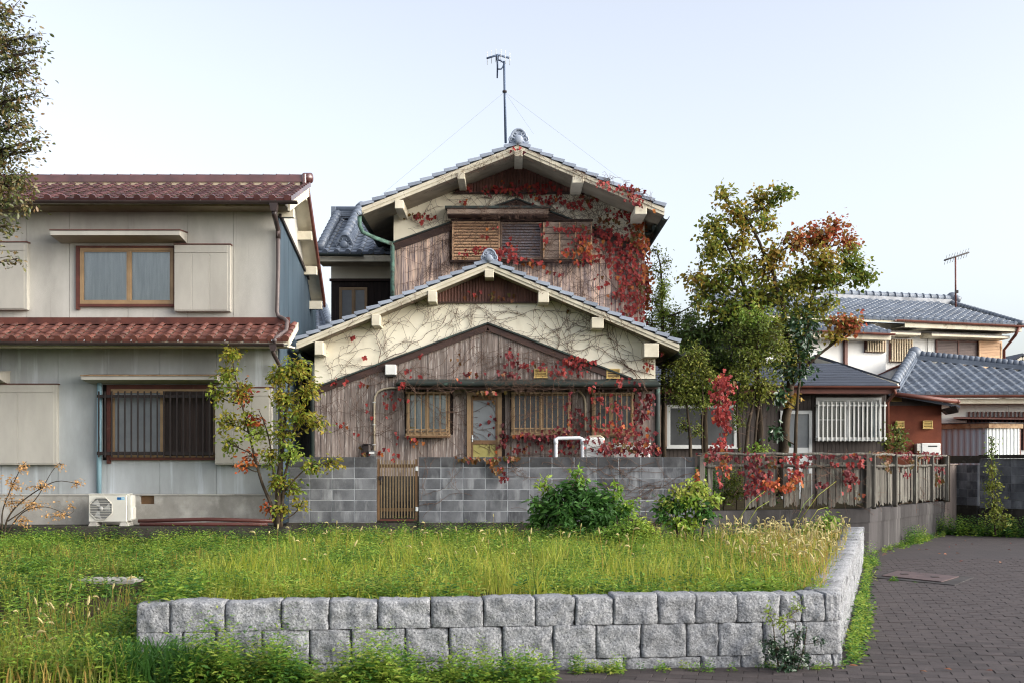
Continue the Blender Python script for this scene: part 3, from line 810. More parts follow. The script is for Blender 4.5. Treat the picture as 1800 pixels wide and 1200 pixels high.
# gate
gt = thing('slatted_gate', 'narrow brown metal gate of upright slats closing the gap in the block wall', 'gate', ((ga + gb) / 2, BD + .05, pz(914, BD)))
gz0, gz1 = pz(910, BD), pz(808, BD)
for x in (ga + .03, gb - .045):
    mb = MB(); mb.box(x - .02, x + .02, BD + .03, BD + .07, gz0 - .04, gz1 + .02); mb.build('post', M['bronze_dk'], gt)
for z in (pz(818, BD), pz(895, BD)):
    mb = MB(); mb.box(ga + .052, gb - .067, BD + .05, BD + .07, z - .03, z + .03); mb.build('rail', M['bronze_dk'], gt)
bars(gt, ga + .055, gb - .07, gz0, gz1, BD + .038, 12, .009, M['gate'], name='slat')
for z in (pz(822, BD), pz(893, BD)):
    mb = MB(); mb.box(gb - .06, gb - .01, BD + .0, BD + .028, z - .05, z + .03, ch=.006); mb.build('hinge', M['alu'], gt)
mb = MB(); mb.box(ga + .05, gb - .05, BD + .02, BD + .09, gz0 - .05, gz0 - .02); mb.build('sill', M['redtrim'], gt)
mb = MB(); mb.box(ga + .04, ga + .1, BD + .01, BD + .03, pz(842, BD), pz(836, BD)); mb.tube([(ga + .07, BD + .01, pz(850, BD)), (ga + .07, BD - .02, pz(846, BD)), (ga + .09, BD - .02, pz(838, BD))], .012, 6); mb.build('latch', M['iron'], gt)

# ------------------------------------------------------------------ concrete retaining wall under the board fence, bending away along the road
cw = thing('concrete_wall', 'stained low concrete wall carrying the rotten board fence beside the road', 'concrete wall', (FB.x, FB.y, 0))
def wallrun(a, b, z0a, z0b, z1a, z1b, th, name, mat, parent):
    d = (b - a).normalized(); o = Vector((-d.y, d.x, 0)) * th
    mb = MB(); A0 = a + Vector((0, 0, z0a)); B0 = b + Vector((0, 0, z0b)); A1 = a + Vector((0, 0, z1a)); B1 = b + Vector((0, 0, z1b))
    n = max(2, int((b - a).length / .25)); vs = []; fs = []
    for i in range(n + 1):
        t = i / n; w = .012 * noise.noise(Vector((i * .7, z1a, 5)))
        vs += [A0.lerp(B0, t), A1.lerp(B1, t) + Vector((0, 0, w)), A1.lerp(B1, t) + Vector((0, 0, w)) + o, A0.lerp(B0, t) + o]
    for i in range(n):
        for k in range(3): fs.append((4 * i + k, 4 * i + 4 + k, 4 * i + 5 + k, 4 * i + 1 + k))
    fs += [(0, 1, 2, 3), (4 * n + 3, 4 * n + 2, 4 * n + 1, 4 * n)]
    mb.add(vs, fs); return mb.build(name, mat, parent)
zl, zr, ze = pz(898, BD), pz(893, 22.4), pz(880, 29)
wallrun(FA, FB, -.1, -.1, zl, zr, .2, 'front_face', M['conc'], cw)
wallrun(FB + Vector((.0, .0, 0)), FC, -.1, -.1, zr, ze, .2, 'road_face', M['conc'], cw)
dB = (FC - FB).normalized(); oB = Vector((dB.y, -dB.x, 0))
wallrun(FB + oB * .0 - dB * 0, FB + dB * .01, 0, 0, 0, 0.01, .01, 'joint', M['conc_dk'], cw)
lip = MB(); 
for (a, b, za, zb) in ((FA, FB, zl, zr), (FB, FC, zr, ze)):
    d = (b - a).normalized(); o = Vector((d.y, -d.x, 0)) * .015
    lip.prism([a + o + Vector((0, 0, za - .26)), b + o + Vector((0, 0, zb - .26)), b + o + Vector((0, 0, zb - .02)), a + o + Vector((0, 0, za - .02))], -o * .98)
lip.build('upper_course', M['conc'], cw)
# board fence
fe = thing('board_fence', 'broken fence of rotten grey boards overgrown with red creeper on the concrete wall', 'fence', (FB.x, FB.y, zr))
fz = pz(797, BD)
def board(c, d, w, z0, z1, th, tilt, nm='plank', mat=None):
    o = Vector((d.y, -d.x, 0)); mb = MB(); up = Vector((0, 0, 1)) + d * tilt; n = 5; bot = []
    for i in range(n): bot.append(c + d * lerp(-w / 2, w / 2, i / (n - 1)) + Vector((0, 0, z0 + random.uniform(0, .07))))
    top = [c + d * (w / 2) + up * 1.0 * (z1 - z0) + Vector((0, 0, z0 + random.uniform(-.03, .0))), c - d * (w / 2) + up * (z1 - z0) + Vector((0, 0, z0 + random.uniform(-.03, 0)))]
    mb.prism([p + o * th for p in bot + top], -o * th)
    return mb.build(nm, mat or M['wood_fence'], fe)
def fence_run(a, b, za, zb, gaps, wmean, skip_top=.0, ph=0):
    L_ = (b - a).length; d = (b - a).normalized(); s = .02
    while s < L_ - .05:
        w = wmean * random.uniform(.75, 1.25)
        if not any(g0 < s + w / 2 < g1 for g0, g1 in gaps) and random.random() > .02:
            z0 = lerp(za, zb, s / L_) + random.uniform(.0, .08)
            topz = random.choice([fz - .14, fz - .2, fz - .35, fz - .24, fz - .28]) if random.random() < .8 else fz - .05
            board(a + d * (s + w / 2) - Vector((d.y, -d.x, 0)) * random.uniform(-.02, .02), d, w * random.uniform(.8, .98), z0, topz, .03, random.gauss(0, .035))
        s += w
    k = int(L_ / 1.9)
    for i in range(k + 1):
        p = a + d * min(max(L_ * i / k, .06), L_ - .06)
        board(p + Vector((d.y, -d.x, 0)) * .03, d, .1, lerp(za, zb, i / k) - .02, fz + .01, .08, random.uniform(-.01, .01), 'post')
    for zz, w in ((fz, .055), (fz - .22, .06)):
        mb = MB(); n = 14; o = Vector((d.y, -d.x, 0)) * .05
        pts = [a + d * (L_ * i / n) + o + Vector((0, 0, zz + .012 * math.sin(i * 1.7 + zz * 9))) for i in range(n + 1)]
        mb.tube(pts, w * .5, 7); mb.build('rail', M['wood_fence'], fe)
Lfb = (FB - FA).length
fence_run(FA, FB, zl, zr, [(.25, 1.0), (Lfb * .655, Lfb * .69)], .125)
fence_run(FB, FC, zr, ze, [], .2)
pp = MB(); a = FC + Vector((.02, .05, 0)); pp.box(a.x - .1, a.x + .12, a.y - .05, a.y + .15, ze - .02, fz + .03); pp.build('post', M['bark'], fe)

# right: corrugated sheet, block pier, block wall coming back along the road
D1 = 29.2
cg = thing('corrugated_sheet', 'upright taupe corrugated sheet closing the gap beyond the fence end', 'metal sheet', (px(1668, D1), D1, 0))
a = Vector((px(1659, 29.1), 29.1, 0)); b = Vector((px(1681, 29.9), 29.9, 0)); d = (b - a); n = 9; vs = []
o = Vector((d.y, -d.x, 0)).normalized() * .022
for i in range(n * 4 + 1):
    p = a + d * (i / (n * 4)) + o * (0, 1, 1, 0)[i % 4]; vs += [p + Vector((0, 0, .1)), p + Vector((0, 0, pz(816, 29.5)))]
mb = MB(); mb.add(vs, [(2 * i, 2 * i + 2, 2 * i + 3, 2 * i + 1) for i in range(n * 4)]); mb.build('sheet', M['corr'], cg)
mb = MB(); mb.beam(a + o + Vector((0, 0, pz(816, 29.5) + .012)), b + o + Vector((0, 0, pz(816, 29.5) + .012)), .05, .025); mb.build('cap_strip', M['corr'], cg)
def small_block_wall(name, label, a, b, ztop, rows_, coping, mat_b=None):
    t = thing(name, label, 'block wall', tuple(a))
    d = (b - a); L_ = d.length; d.normalize(); o = Vector((-d.y, d.x, 0))
    core = MB(); core.prism([a + o * .01, b + o * .01, b + o * .14, a + o * .14], (0, 0, ztop - .01)); core.build('mortar', M['mortar_grey'], t)
    n = max(1, round(L_ / .4))
    for r in range(rows_):
        for i in range(n):
            z1 = ztop - r * .2; q0 = a + d * (L_ * i / n + .004); q1 = a + d * (L_ * (i + 1) / n - .004)
            jj = o * random.uniform(-.004, .004)
            mb = MB(); mb.prism([q0 + jj + Vector((0, 0, z1 - .196)), q1 + jj + Vector((0, 0, z1 - .196)), q1 + jj + Vector((0, 0, z1 - .004)), q0 + jj + Vector((0, 0, z1 - .004))], o * .15)
            mb.build('block', M['block'], t)
    base = MB(); base.prism([a - o * .03, b - o * .03, b + o * .16, a + o * .16], (0, 0, max(ztop - rows_ * .2 - .003, .05))); base.build('footing', M['conc_dk'], t)
    if coping:
        cp = MB(); cp.prism([a - o * .05 + Vector((0, 0, ztop + .002)), b - o * .05 + Vector((0, 0, ztop + .002)), b + o * .2 + Vector((0, 0, ztop + .002)), a + o * .2 + Vector((0, 0, ztop + .002))], (0, 0, .09)); cp.build('coping', M['conc_dk'], t)
    return t
RA = Vector((px(1681, 29.9), 29.9, 0)); RB = Vector((px(1718, 29.3), 29.3, 0)); RC = Vector((px(1732, 28.9), 28.9, 0)); RD = Vector((px(1990, 26.4), 26.4, 0))
small_block_wall('pale_block_wall', 'short pale block wall between the corrugated sheet and the taller wall', RA, RB, pz(816, 29.5), 5, False)
small_block_wall('tall_block_wall', 'dark mossy block wall with a black coping along the far side of the road', RB + Vector((.03, -.06, 0)), RD, pz(805, 28.9), 6, True)
mb = MB(); lb = thing('lintel_beam', 'black concrete beam bridging the gap above the short pale block wall', 'beam', (RA.x, RA.y + .3, 1.7))
mb.prism([(px(1662, 30.3), 30.3, pz(813, 30.3)), (px(1724, 29.6), 29.6, pz(813, 29.6)), (px(1724, 29.6), 29.6, pz(800, 29.6)), (px(1662, 30.3), 30.3, pz(800, 30.3))], (.05, .2, 0)); mb.build('beam_body', M['conc_dk'], lb)
# utility cover in the road
uc = thing('utility_cover', 'brown steel cover plates in a pale concrete frame set into the road', 'utility cover', (px(1625, 17.3), 17.3, 0))
def G(a, b, z=0.0):
    D = (EYE - z) * F / (b - HZ); return Vector((px(a, D), D, z))
fr = [G(1530, 1016), G(1678, 1030), G(1712, 1016), G(1572, 1004)]
iv = [G(1550, 1014.5), G(1655, 1025.5), G(1686, 1016.0), G(1578, 1006)]
mb = MB(); mb.prism([p + Vector((0, 0, .022)) for p in fr], (0, 0, -.02)); mb.build('frame', M['mortar_grey'] if False else M['conc'], uc)
m1, m2 = iv[0].lerp(iv[1], .5), iv[3].lerp(iv[2], .5)
for q in ([iv[0], iv[0].lerp(iv[1], .495), iv[3].lerp(iv[2], .495), iv[3]], [iv[0].lerp(iv[1], .505), iv[1], iv[2], iv[3].lerp(iv[2], .505)]):
    mb = MB(); mb.prism([p + Vector((0, 0, .036)) for p in q], (0, 0, -.012)); pl = mb.build('cover_plate', M['cover'], uc)
    c = sum(q, Vector()) / 4; mb = MB(); mb.box(c.x - .05, c.x + .05, c.y - .04, c.y + .04, .037, .045); mb.build('handle', M['iron'], pl)
# concrete slab lying in the grass
sx = thing('concrete_slab', 'weathered concrete slab lying half buried in the weeds before the stucco house', 'slab', (px(192, 14.6), 14.6, .25))
mb = MB(); mb.cbox(px(140, 14.6), px(246, 14.6), 14.4, 14.75, .1, pz(1009, 14.6) - .04, .012); mb.build('slab_body', M['founda'], sx)
# ------------------------------------------------------------------ grey stucco house on the left
LD = 22.0
xr = px(488, LD); xl = -12.5
lh = thing('stucco_house', 'grey stucco two-storey house with red-brown tiled roofs and curtained sliding window', 'house', (px(240, LD), LD, .5))
Xl = lambda p: px(p, LD)
Zl = lambda p: pz(p, LD)
zg = pz(926, 21.0); zf = Zl(868); zm = Zl(565)
up_z1 = pz(352, 21.4) - .03
# body
REAR = 26.1
b = MB(); b.box(xl, xr - .03, LD + .031, REAR, zf, Zl(363)); 
b.build('wall_core', M['dark'], lh)
# front wall, upper storey
ops_u = [(Xl(136), Xl(308), Zl(537), Zl(434))]
ops_l = [(Xl(180), Xl(379), Zl(808), Zl(675))]
w = MB(); w.box(xl, xr, LD + .03, LD + .033, zm, zm + .01); wall_u = w.build('upper_wall', M['stucco'], lh)
panels(wall_u, LD, [xl, Xl(-190), Xl(-80), Xl(47), Xl(122), Xl(225), Xl(330), Xl(410), xr], zm - .1, Zl(356), ops_u, M['stucco'], gap=.004)
w = MB(); w.box(xl, xr, LD + .03, LD + .033, zf, zf + .01); wall_l = w.build('lower_wall', M['stucco_low'], lh)
panels(wall_l, LD, [xl, Xl(-190), Xl(-90), Xl(2), Xl(102), Xl(188), Xl(281), Xl(380), xr], zf + .012, zm - .105, ops_l, M['stucco_low'], gap=.004)
f = MB(); 
for (p, q, c, d) in cut_cells(xl, xr + .02, zg - .1, zf - .02, [(Xl(247), Xl(272), Zl(885), Zl(870))]): f.box(p, q, LD - .03, LD + .12, c, d)
found = f.build('foundation', M['founda'], lh)
f = MB(); f.box(Xl(247), Xl(272), LD + .05, LD + .06, Zl(885), Zl(870)); 
f.build('floor_vent', M['bronze_dk'], found)
f = MB(); f.box(xl, xr + .02, LD - .05, LD + .03, zf - .017, zf + .008); f.build('base_drip', M['stucco'], lh)
# gable side facing the gap: blue-grey siding below a raking line, plaster above
s = MB(); s.prism([(xr, LD + .001, zg), (xr, REAR, zg), (xr, REAR, pz(527, 25.5)), (xr, 24.2, pz(322, 23.5) - .05), (xr, 23.4, pz(322, 23.5)), (xr, LD + .001, up_z1)], (-.05, 0, 0)); s.build('side_wall', M['stucco'], lh)
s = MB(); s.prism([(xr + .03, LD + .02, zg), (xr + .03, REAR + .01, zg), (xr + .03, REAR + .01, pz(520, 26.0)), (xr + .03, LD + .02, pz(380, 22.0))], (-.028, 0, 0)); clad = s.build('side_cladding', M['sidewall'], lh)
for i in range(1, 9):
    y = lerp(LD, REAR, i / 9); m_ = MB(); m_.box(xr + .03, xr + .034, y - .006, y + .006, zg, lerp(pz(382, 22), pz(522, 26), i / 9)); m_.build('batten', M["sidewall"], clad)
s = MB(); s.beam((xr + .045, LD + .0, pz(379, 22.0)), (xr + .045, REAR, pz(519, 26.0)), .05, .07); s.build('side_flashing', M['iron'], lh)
# upper roof
ED = 21.38; ez = pz(351, ED); RDp = 23.45; rz = pz(325, RDp); xb_r = px(545, RDp) 
rw, rex = .268, .226
sl = Vector((0, RDp - ED, rz - ez)); SL = sl.length
rb0 = (xl, ED + .03, ez - .05); 
roof = MB(); roof.prism([(xl, ED + .02, ez - .03), (xb_r - .03, ED + .02, ez - .03), (xb_r - .03, RDp, rz - .04), (xl, RDp, rz - .04)], (0, 0, -.05))
roof.prism([(xl, RDp + .001, rz - .04), (xb_r - .03, RDp + .001, rz - .04), (xb_r - .03, 25.5, pz(531, 25.5) + .06), (xl, 25.5, pz(531, 25.5) + .06)], (0, 0, -.05))
up_roof = roof.build('upper_roof', M['creamwood'], lh)
# lower roof
ED2 = 21.12; ez2 = pz(598, ED2); rz2 = pz(569, LD); xb2 = px(513, 21.4); n2 = 4
sl2 = Vector((0, LD - ED2, rz2 - ez2)); SL2 = sl2.length
roof = MB(); roof.prism([(xl, ED2 + .02, ez2 - .02), (xb2 - .03, ED2 + .02, ez2 - .02), (xb2 - .03, LD, rz2 - .03), (xl, LD, rz2 - .03)], (0, 0, -.05)); 
roof.prism([(xl, ED2 + .05, ez2 - .075), (xb2 - .05, ED2 + .05, ez2 - .075), (xb2 - .05, LD, ez2 - .03), (xl, LD, ez2 - .03)], (0, 0, -.03)); lo_roof = roof.build('lower_roof', M['creamwood'], lh)
nvis = 24
ncol = int((xb2 - xl) / rw)
bud = 300
bud = roof_tiles(lo_roof, (xb2 - nvis * rw, ED2, ez2), (1, 0, 0), sl2, nvis, n2, rw, SL2 / (n2 + .15), M['tile_rust'], bud)
roof_tiles(lo_roof, (xb2 - ncol * rw, ED2, ez2), (1, 0, 0), sl2, ncol - nvis, n2, rw, SL2 / (n2 + .15), M['tile_rust'], 0)
nr = 10
bud = roof_tiles(up_roof, (xb_r - 24 * rw, ED, ez), (1, 0, 0), sl, 24, nr, rw, SL / nr, M['tile_red'], bud)
ncu = int((xb_r - xl) / rw)
roof_tiles(up_roof, (xb_r - ncu * rw, ED, ez), (1, 0, 0), sl, ncu - 24, nr, rw, SL / nr, M['tile_red'], 0)
# ridge: mortar bed, three courses of flat tiles, half-round caps
r = MB(); r.box(xl, xb_r - .18, RDp - .08, RDp + .1, rz - .05, rz + .03); r.build('mortar_bed', M['mortar'], up_roof)
rg = MB()
for k in range(4):
    rg.box(xl, xb_r - .14, RDp - .11 + .012 * k, RDp + .11 - .012 * k, rz + .031 + .034 * k, rz + .062 + .034 * k)
ridge = rg.build('ridge', M['tile_red'], up_roof)
cap = MB(); c0 = [(.26 * t, 0, 0) for t in (0, .06, .94, 1)]; cap.tube(c0, [.062, .05, .045, .045], 8)
cme = cap.mesh('ridge_cap', M['tile_red']); cme.update()
for i in range(26): place('ridge_cap', cme, up_roof, M=Matrix.Translation((xb_r - .4 - .26 * i, RDp, rz + .155)))
rest = MB()
for i in range(26, 40): rest.tube([(xb_r - .4 - .26 * i, RDp, rz + .155), (xb_r - .66 - .26 * i, RDp, rz + .155)], [.05, .06], 6)
rest.build('ridge_caps', M['tile_red'], up_roof, kind='stuff')
e = MB(); e.box(xb_r - .14, xb_r - .06, RDp - .13, RDp + .13, rz - .02, rz + .2, ch=.02); e.tube([(xb_r - .12, RDp, rz + .13), (xb_r + .03, RDp, rz + .13)], .1, 10); e.ball((xb_r + .03, RDp, rz + .13), .095, 10, 6, sq=(.4, 1, 1)); e.build('ridge_end', M['tile_red'], up_roof)
# verge boards of the gable: front rake and the long rear rake
vb = MB()
vb.prism([(xb_r - .06, ED + .06, ez - .19), (xb_r - .06, RDp, rz - .23), (xb_r - .06, RDp, rz - .05), (xb_r - .06, ED + .06, ez - .04)], (.045, 0, 0))
vb.build('bargeboard', M['creamwood'], lh)
vb = MB(); zr_ = pz(531, 25.5)
vb.prism([(xb_r - .06, RDp + .002, rz - .2), (xb_r - .06, 25.5, zr_ - .12), (xb_r - .06, 25.5, zr_ + .04), (xb_r - .06, RDp + .002, rz - .03)], (.045, 0, 0)); vb.build('bargeboard', M['redtrim'], lh)
vs_ = MB(); 
for k in range(10):
    t0, t1 = k / 10, (k + 1) / 10
    a = Vector((xb_r - .01, lerp(ED, RDp, t0), lerp(ez, rz, t0) + .02)); c = Vector((xb_r - .01, lerp(ED, RDp, t1), lerp(ez, rz, t1) + .0))
    t_ = MB(); t_.beam(a, c, .05, .09); t_.build('verge_tile', M['tile_red'], up_roof)
# rafters/purlin ends under the gable overhang
for (y, z) in ((22.1, ez + .02), (RDp, rz - .1), (24.1, lerp(rz, zr_, .32) - .12), (24.7, lerp(rz, zr_, .62) - .12), (25.35, lerp(rz, zr_, .93) - .12)):
    m_ = MB(); m_.box(xr - .0, xb_r - .07, y - .07, y + .07, z - .2, z - .03); m_.build('purlin', M['creamwood'], lh)
# soffit under the front eave
s = MB(); s.box(xl, xb_r - .12, ED + .1, LD, up_z1 - .06, up_z1 - .03); s.build('soffit', M['soffit'], lh)
def gutter(parent, pts, r, mat, name='gutter'):
    """half-round open channel hung along pts"""
    mb = MB(); n = 8; pts = [Vector(p) for p in pts]; d = (pts[-1] - pts[0]).normalized(); o = d.cross(Vector((0, 0, 1))).normalized(); vs = []; fs = []
    for p in pts:
        for k in range(n + 1):
            a = PI + PI * k / n
            vs.append(p + o * (r * math.cos(a)) + Vector((0, 0, r * math.sin(a))))
        for k in range(n + 1):
            a = 2 * PI - PI * k / n
            vs.append(p + o * (r * .86 * math.cos(a)) + Vector((0, 0, r * .86 * math.sin(a))))
    k = 2 * (n + 1)
    for i in range(len(pts) - 1):
        for j in range(k): fs.append((i * k + j, i * k + (j + 1) % k, (i + 1) * k + (j + 1) % k, (i + 1) * k + j))
    fs.append(list(range(k))); fs.append([(len(pts) - 1) * k + j for j in range(k)][::-1])
    mb.add(vs, fs); return mb.build(name, mat, parent)
g1 = gutter(lh, [(xl, ED - .07, ez - .02), (px(524, ED), ED - .07, ez - .045)], .058, M['darkgutter'])
g2 = gutter(lh, [(xl, ED2 - .07, ez2 - .01), (px(500, ED2), ED2 - .07, ez2 - .06)], .058, M['darkgutter'])
for i in range(9):
    x = px(480 - 82 * i, ED2); m_ = MB(); m_.beam((x, ED2 - .135, ez2 - .03), (x, ED2 - .1, ez2 - .005), .01, .008); m_.build('gutter_clip', M['mortar_grey'], g2)
# downpipe
dp = MB(); y1 = ED - .07
hb = MB(); hb.prism([(px(474, y1), y1 - .06, pz(358, y1)), (px(489, y1), y1 - .06, pz(358, y1)), (px(487, y1), y1 - .06, pz(372, y1)), (px(477, y1), y1 - .06, pz(372, y1))], (0, .12, 0)); hb.build('rain_hopper', M['darkgutter'], lh)
Dp = LD - .06
dp.tube([P(482, 370, y1), P(482, 378, y1), P(484, 385, 21.6), P(489, 404, Dp), P(489, 420, Dp)], .045, 8, mi=1)
dp.tube([P(489, 405, Dp), P(489, 470, Dp), P(487, 548, Dp), P(489, 556, Dp), P(500, 561, 21.85), P(505, 566, 21.7), P(503, 582, 21.5), P(486, 594, 21.2), P(482, 600, 21.08)], .038, 8)
dp.tube([P(479, 612, 21.05), P(481, 622, 21.1), P(492, 642, Dp), P(494, 660, Dp), P(494, 862, Dp)], .036, 8, mi=1)
dp.build('downpipe', [M['pipegrey'], M['darkgutter']], lh)
hb = MB(); hb.prism([(px(473, 21.05), 21.0, pz(604, 21.05)), (px(487, 21.05), 21.0, pz(604, 21.05)), (px(485, 21.05), 21.0, pz(616, 21.05)), (px(476, 21.05), 21.0, pz(616, 21.05))], (0, .11, 0)); hb.build('rain_hopper', M['darkgutter'], lh)
bp = MB(); bp.tube([P(175, 668, LD - .06), P(174, 866, LD - .06)], .045, 10); bp.build('downpipe', M['bluepipe'], lh, label='pale blue downpipe')
# flashing where lower roof meets wall
m_ = MB(); m_.box(xl, px(510, LD), LD - .08, LD - .002, rz2 - .02, Zl(559)); m_.build('flashing', M['redtrim'], lh)
m_ = MB(); m_.prism([(xb2 - .02, ED2 + .02, ez2 - .1), (xb2 - .02, LD, rz2 - .12), (xb2 - .02, LD, rz2 + .02), (xb2 - .02, ED2 + .02, ez2 + .0)], (.03, 0, 0)); m_.build('verge_board', M['creamwood'], lh)
# upper window with curtains
uw = window(lh, Xl(142), Xl(306), Zl(535), Zl(437), LD, M['tan'], M['glass'], fw=.05, mull=[Xl(228)], curtain=M['curtain'], proud=.045, depth=.03, sill=False, label='curtained sliding window of the upper storey')
o = MB(); o.box(Xl(135), Xl(141.5), LD - .05, LD + .03, Zl(545), Zl(433)); o.box(Xl(141.5), Xl(309), LD - .05, LD + .03, Zl(437) + .002, Zl(433)); o.box(Xl(141.5), Xl(309), LD - .06, LD + .03, Zl(540), Zl(535) - .002); o.box(Xl(306.5), Xl(309), LD - .05, LD + .03, Zl(535), Zl(437)); o.build('window_surround', M['redtrim'], lh)
hood(lh, Xl(107), Xl(329), Zl(428), Zl(413), LD, .5, M['box'], M['redtrim'])
def shutter_case(x0, x1, z0, z1, out, n=3, label=None):
    mb = MB(); y = LD
    mb.box(x0, x1, y - out, y, z0, z1 - .02)
    c = mb.build('shutter_case', M['box'], lh, label=label)
    t = MB(); t.box(x0 - .01, x1 + .02, y - out - .02, y, z1 - .018, z1); t.build('case_top', M['redtrim'], c)
    a = z1 - .17
    for i in range(n):
        p = MB(); p.cbox(lerp(x0, x1 - .04, i / n) + .002, lerp(x0, x1 - .04, (i + 1) / n) - .002, y - out - .014, y - out - .001, z0 + .02, a - .003, .004); p.build('panel', M['box'], c)
    p = MB(); p.cbox(x0 + .002, x1 - .042, y - out - .014, y - out - .001, a + .003, z1 - .03, .004); p.build('panel', M['box'], c)
shutter_case(Xl(310), Xl(407), Zl(549), Zl(431), .13)
shutter_case(Xl(-110), Xl(52), Zl(546), Zl(427), .13)
shutter_case(Xl(381), Xl(480), Zl(816), Zl(680), .13)
shutter_case(Xl(-90), Xl(104), Zl(816), Zl(674), .13)
# lower barred window: glass on the left, boarded shutter on the right
lw = window(lh, Xl(196), Xl(378), Zl(803), Zl(683), LD, M['tan'], [M['frost'], M['plank_dark']], fw=.05, mull=[Xl(287)], proud=.04, depth=.03, sill=False, label='barred window half closed by a boarded shutter')
wv = (Xl(376) - Xl(291)) / 6
for i in range(6):
    p = MB(); p.cbox(Xl(291) + i * wv + .002, Xl(291) + (i + 1) * wv - .002, LD - .05, LD - .028, Zl(800), Zl(687), .003); p.build('plank', M['plank_dark'], lw)
o = MB(); o.box(Xl(189), Xl(195.5), LD - .05, LD + .03, Zl(814), Zl(676)); o.box(Xl(195.5), Xl(381), LD - .05, LD + .03, Zl(683) + .002, Zl(676)); o.box(Xl(195.5), Xl(381), LD - .07, LD + .03, Zl(808), Zl(803) - .002); o.box(Xl(378.5), Xl(381), LD - .05, LD + .03, Zl(803), Zl(683)); o.build('window_surround', M['redtrim'], lh)
bl = MB(); bl.box(Xl(199), Xl(286), LD - .052, LD - .03, Zl(690), Zl(684)); bl.build('blind_case', M['tan'], lw)
grl = MB(); grl.box(Xl(177), Xl(379), LD - .2, LD - .165, Zl(699), Zl(694)); grl = grl.build('window_grille', M['iron'], lh)
m_ = MB(); m_.box(Xl(177), Xl(379), LD - .2, LD - .165, Zl(799), Zl(793)); m_.build('rail', M['iron'], grl)
for xq in (Xl(181), Xl(376)):
    for zq in (Zl(697), Zl(796)): m_ = MB(); m_.box(xq - .015, xq + .015, LD - .163, LD, zq - .015, zq + .015); m_.build('bracket', M['iron'], grl)
bars(grl, Xl(175), Xl(379), Zl(803), Zl(688), LD - .215, 18, .012, M['iron'])
hood(lh, Xl(160), Xl(392), Zl(674), Zl(662), LD, .5, M['box'], M['rust'])
hood(lh, Xl(-160), Xl(18), Zl(676), Zl(656), LD, .45, M['box'], M['box'])
# concrete apron with a rubble edge in front
ap = thing('concrete_apron', 'dark concrete apron with a rubble stone edge along the foot of the stucco house', 'kerb', (px(240, 21), 21, .2))
m_ = MB(); m_.box(xl, px(503, 21.0), 20.95, LD - .03, zg - .26, zg); m_.build('apron_slab', M['conc_dk'], ap)
x = xl + 2
m_ = MB(); m_.box(xl, px(500, 20.9), 20.93, 21.1, -.05, zg - .262); m_.build('core', M['conc_dk'], ap)
k = 0
while x < px(500, 20.8):
    ww = random.uniform(.22, .45); k += 1
    stone(Vector((1, 0, 0)), x + .008, x + ww - .008, .0, zg - .27 + random.uniform(-.03, .0), .16, Vector((0, 20.80, 0)), k * 2.7, nseg=(3, 2, 3)).build('stone', M['granite'], ap)
    x += ww
# air conditioner
AD = 21.45; ax0, ax1, az0, az1 = px(155, AD), px(232, AD), pz(917, AD), pz(867, AD)
ac = thing('air_conditioner', 'off-white outdoor air conditioner unit on concrete feet before the stucco house', 'air conditioner', ((ax0 + ax1) / 2, AD, zg))
m_ = MB(); m_.cbox(ax0, ax1 - .09, AD, AD + .28, az0, az1 - .02, .015); m_.build('casing', M['ac'], ac)
m_ = MB(); m_.cbox(ax0 - .008, ax1 - .075, AD - .008, AD + .29, az1 - .019, az1, .008); m_.build('lid', M['ac'], ac)
m_ = MB(); m_.cbox(ax1 - .088, ax1 - .02, AD + .02, AD + .27, az0 + .02, az1 - .03, .01); m_.cbox(ax1 - .06, ax1, AD + .04, AD + .25, az0 + .04, az0 + .27, .015); m_.build('valve_cover', M['ac'], ac)
cx, cz, cr = px(177.5, AD), pz(893, AD), .205
rr = MB(); oc = [(cx + cr * 1.04 * math.cos(PI / 8 + PI / 4 * i) * 1.0, AD - .004, cz + cr * 1.04 * math.sin(PI / 8 + PI / 4 * i)) for i in range(8)]
rr.prism(oc, (0, .003, 0)); grd = rr.build('fan_recess', M['grille'], ac)
rr = MB(); rr.tube([(cx + cr * 1.06 * math.cos(PI / 8 + PI / 4 * i), AD - .008, cz + cr * 1.06 * math.sin(PI / 8 + PI / 4 * i)) for i in range(9)], .008, 6); rr.build('fan_ring', M['ac'], grd)
fb = MB()
for k in range(3):
    a = k * 2 * PI / 3 + 1.9; pts = []
    for t in (0, .5, 1):
        for s_ in (-1, 1):
            aa = a + s_ * (.35 + .12 * t) + .35 * t; q = .035 + .15 * t; pts.append((cx + q * math.cos(aa), AD - .007 - .004 * s_, cz + q * math.sin(aa)))
    fb.add(pts, [(0, 1, 3, 2), (2, 3, 5, 4)])
fb.tube([(cx, AD - .012, cz), (cx, AD - .002, cz)], .045, 12)
fb.build('fan', mk('pale_fan', S(170, 170, 168), rough=.5), grd)
for i in range(9):
    z = cz - cr + cr * 2 * (i + .5) / 9; hw = math.sqrt(max(cr * cr - (z - cz) ** 2, 0)) * 1.02
    q = MB(); q.box(cx - hw, cx + hw, AD - .02, AD - .015, z - .003, z + .003); q.build('guard_wire', M['ac'], grd)
m_ = MB(); m_.box(px(206, AD), px(213, AD), AD - .003, AD - .0005, pz(877.5, AD), pz(873, AD)); m_.build('sticker', M['blue'], ac)
m_ = MB(); m_.box(px(213.3, AD), px(219, AD), AD - .003, AD - .0005, pz(877.5, AD), pz(873, AD)); m_.build('sticker', M['ltblue'], ac)
for k, t in enumerate((214.3, 216.2)):
    m_ = MB(); m_.box(px(t, AD), px(t + .9, AD), AD - .005, AD - .0032, pz(876.5, AD), pz(874.5, AD)); m_.build('sticker_mark', M['white'], ac)
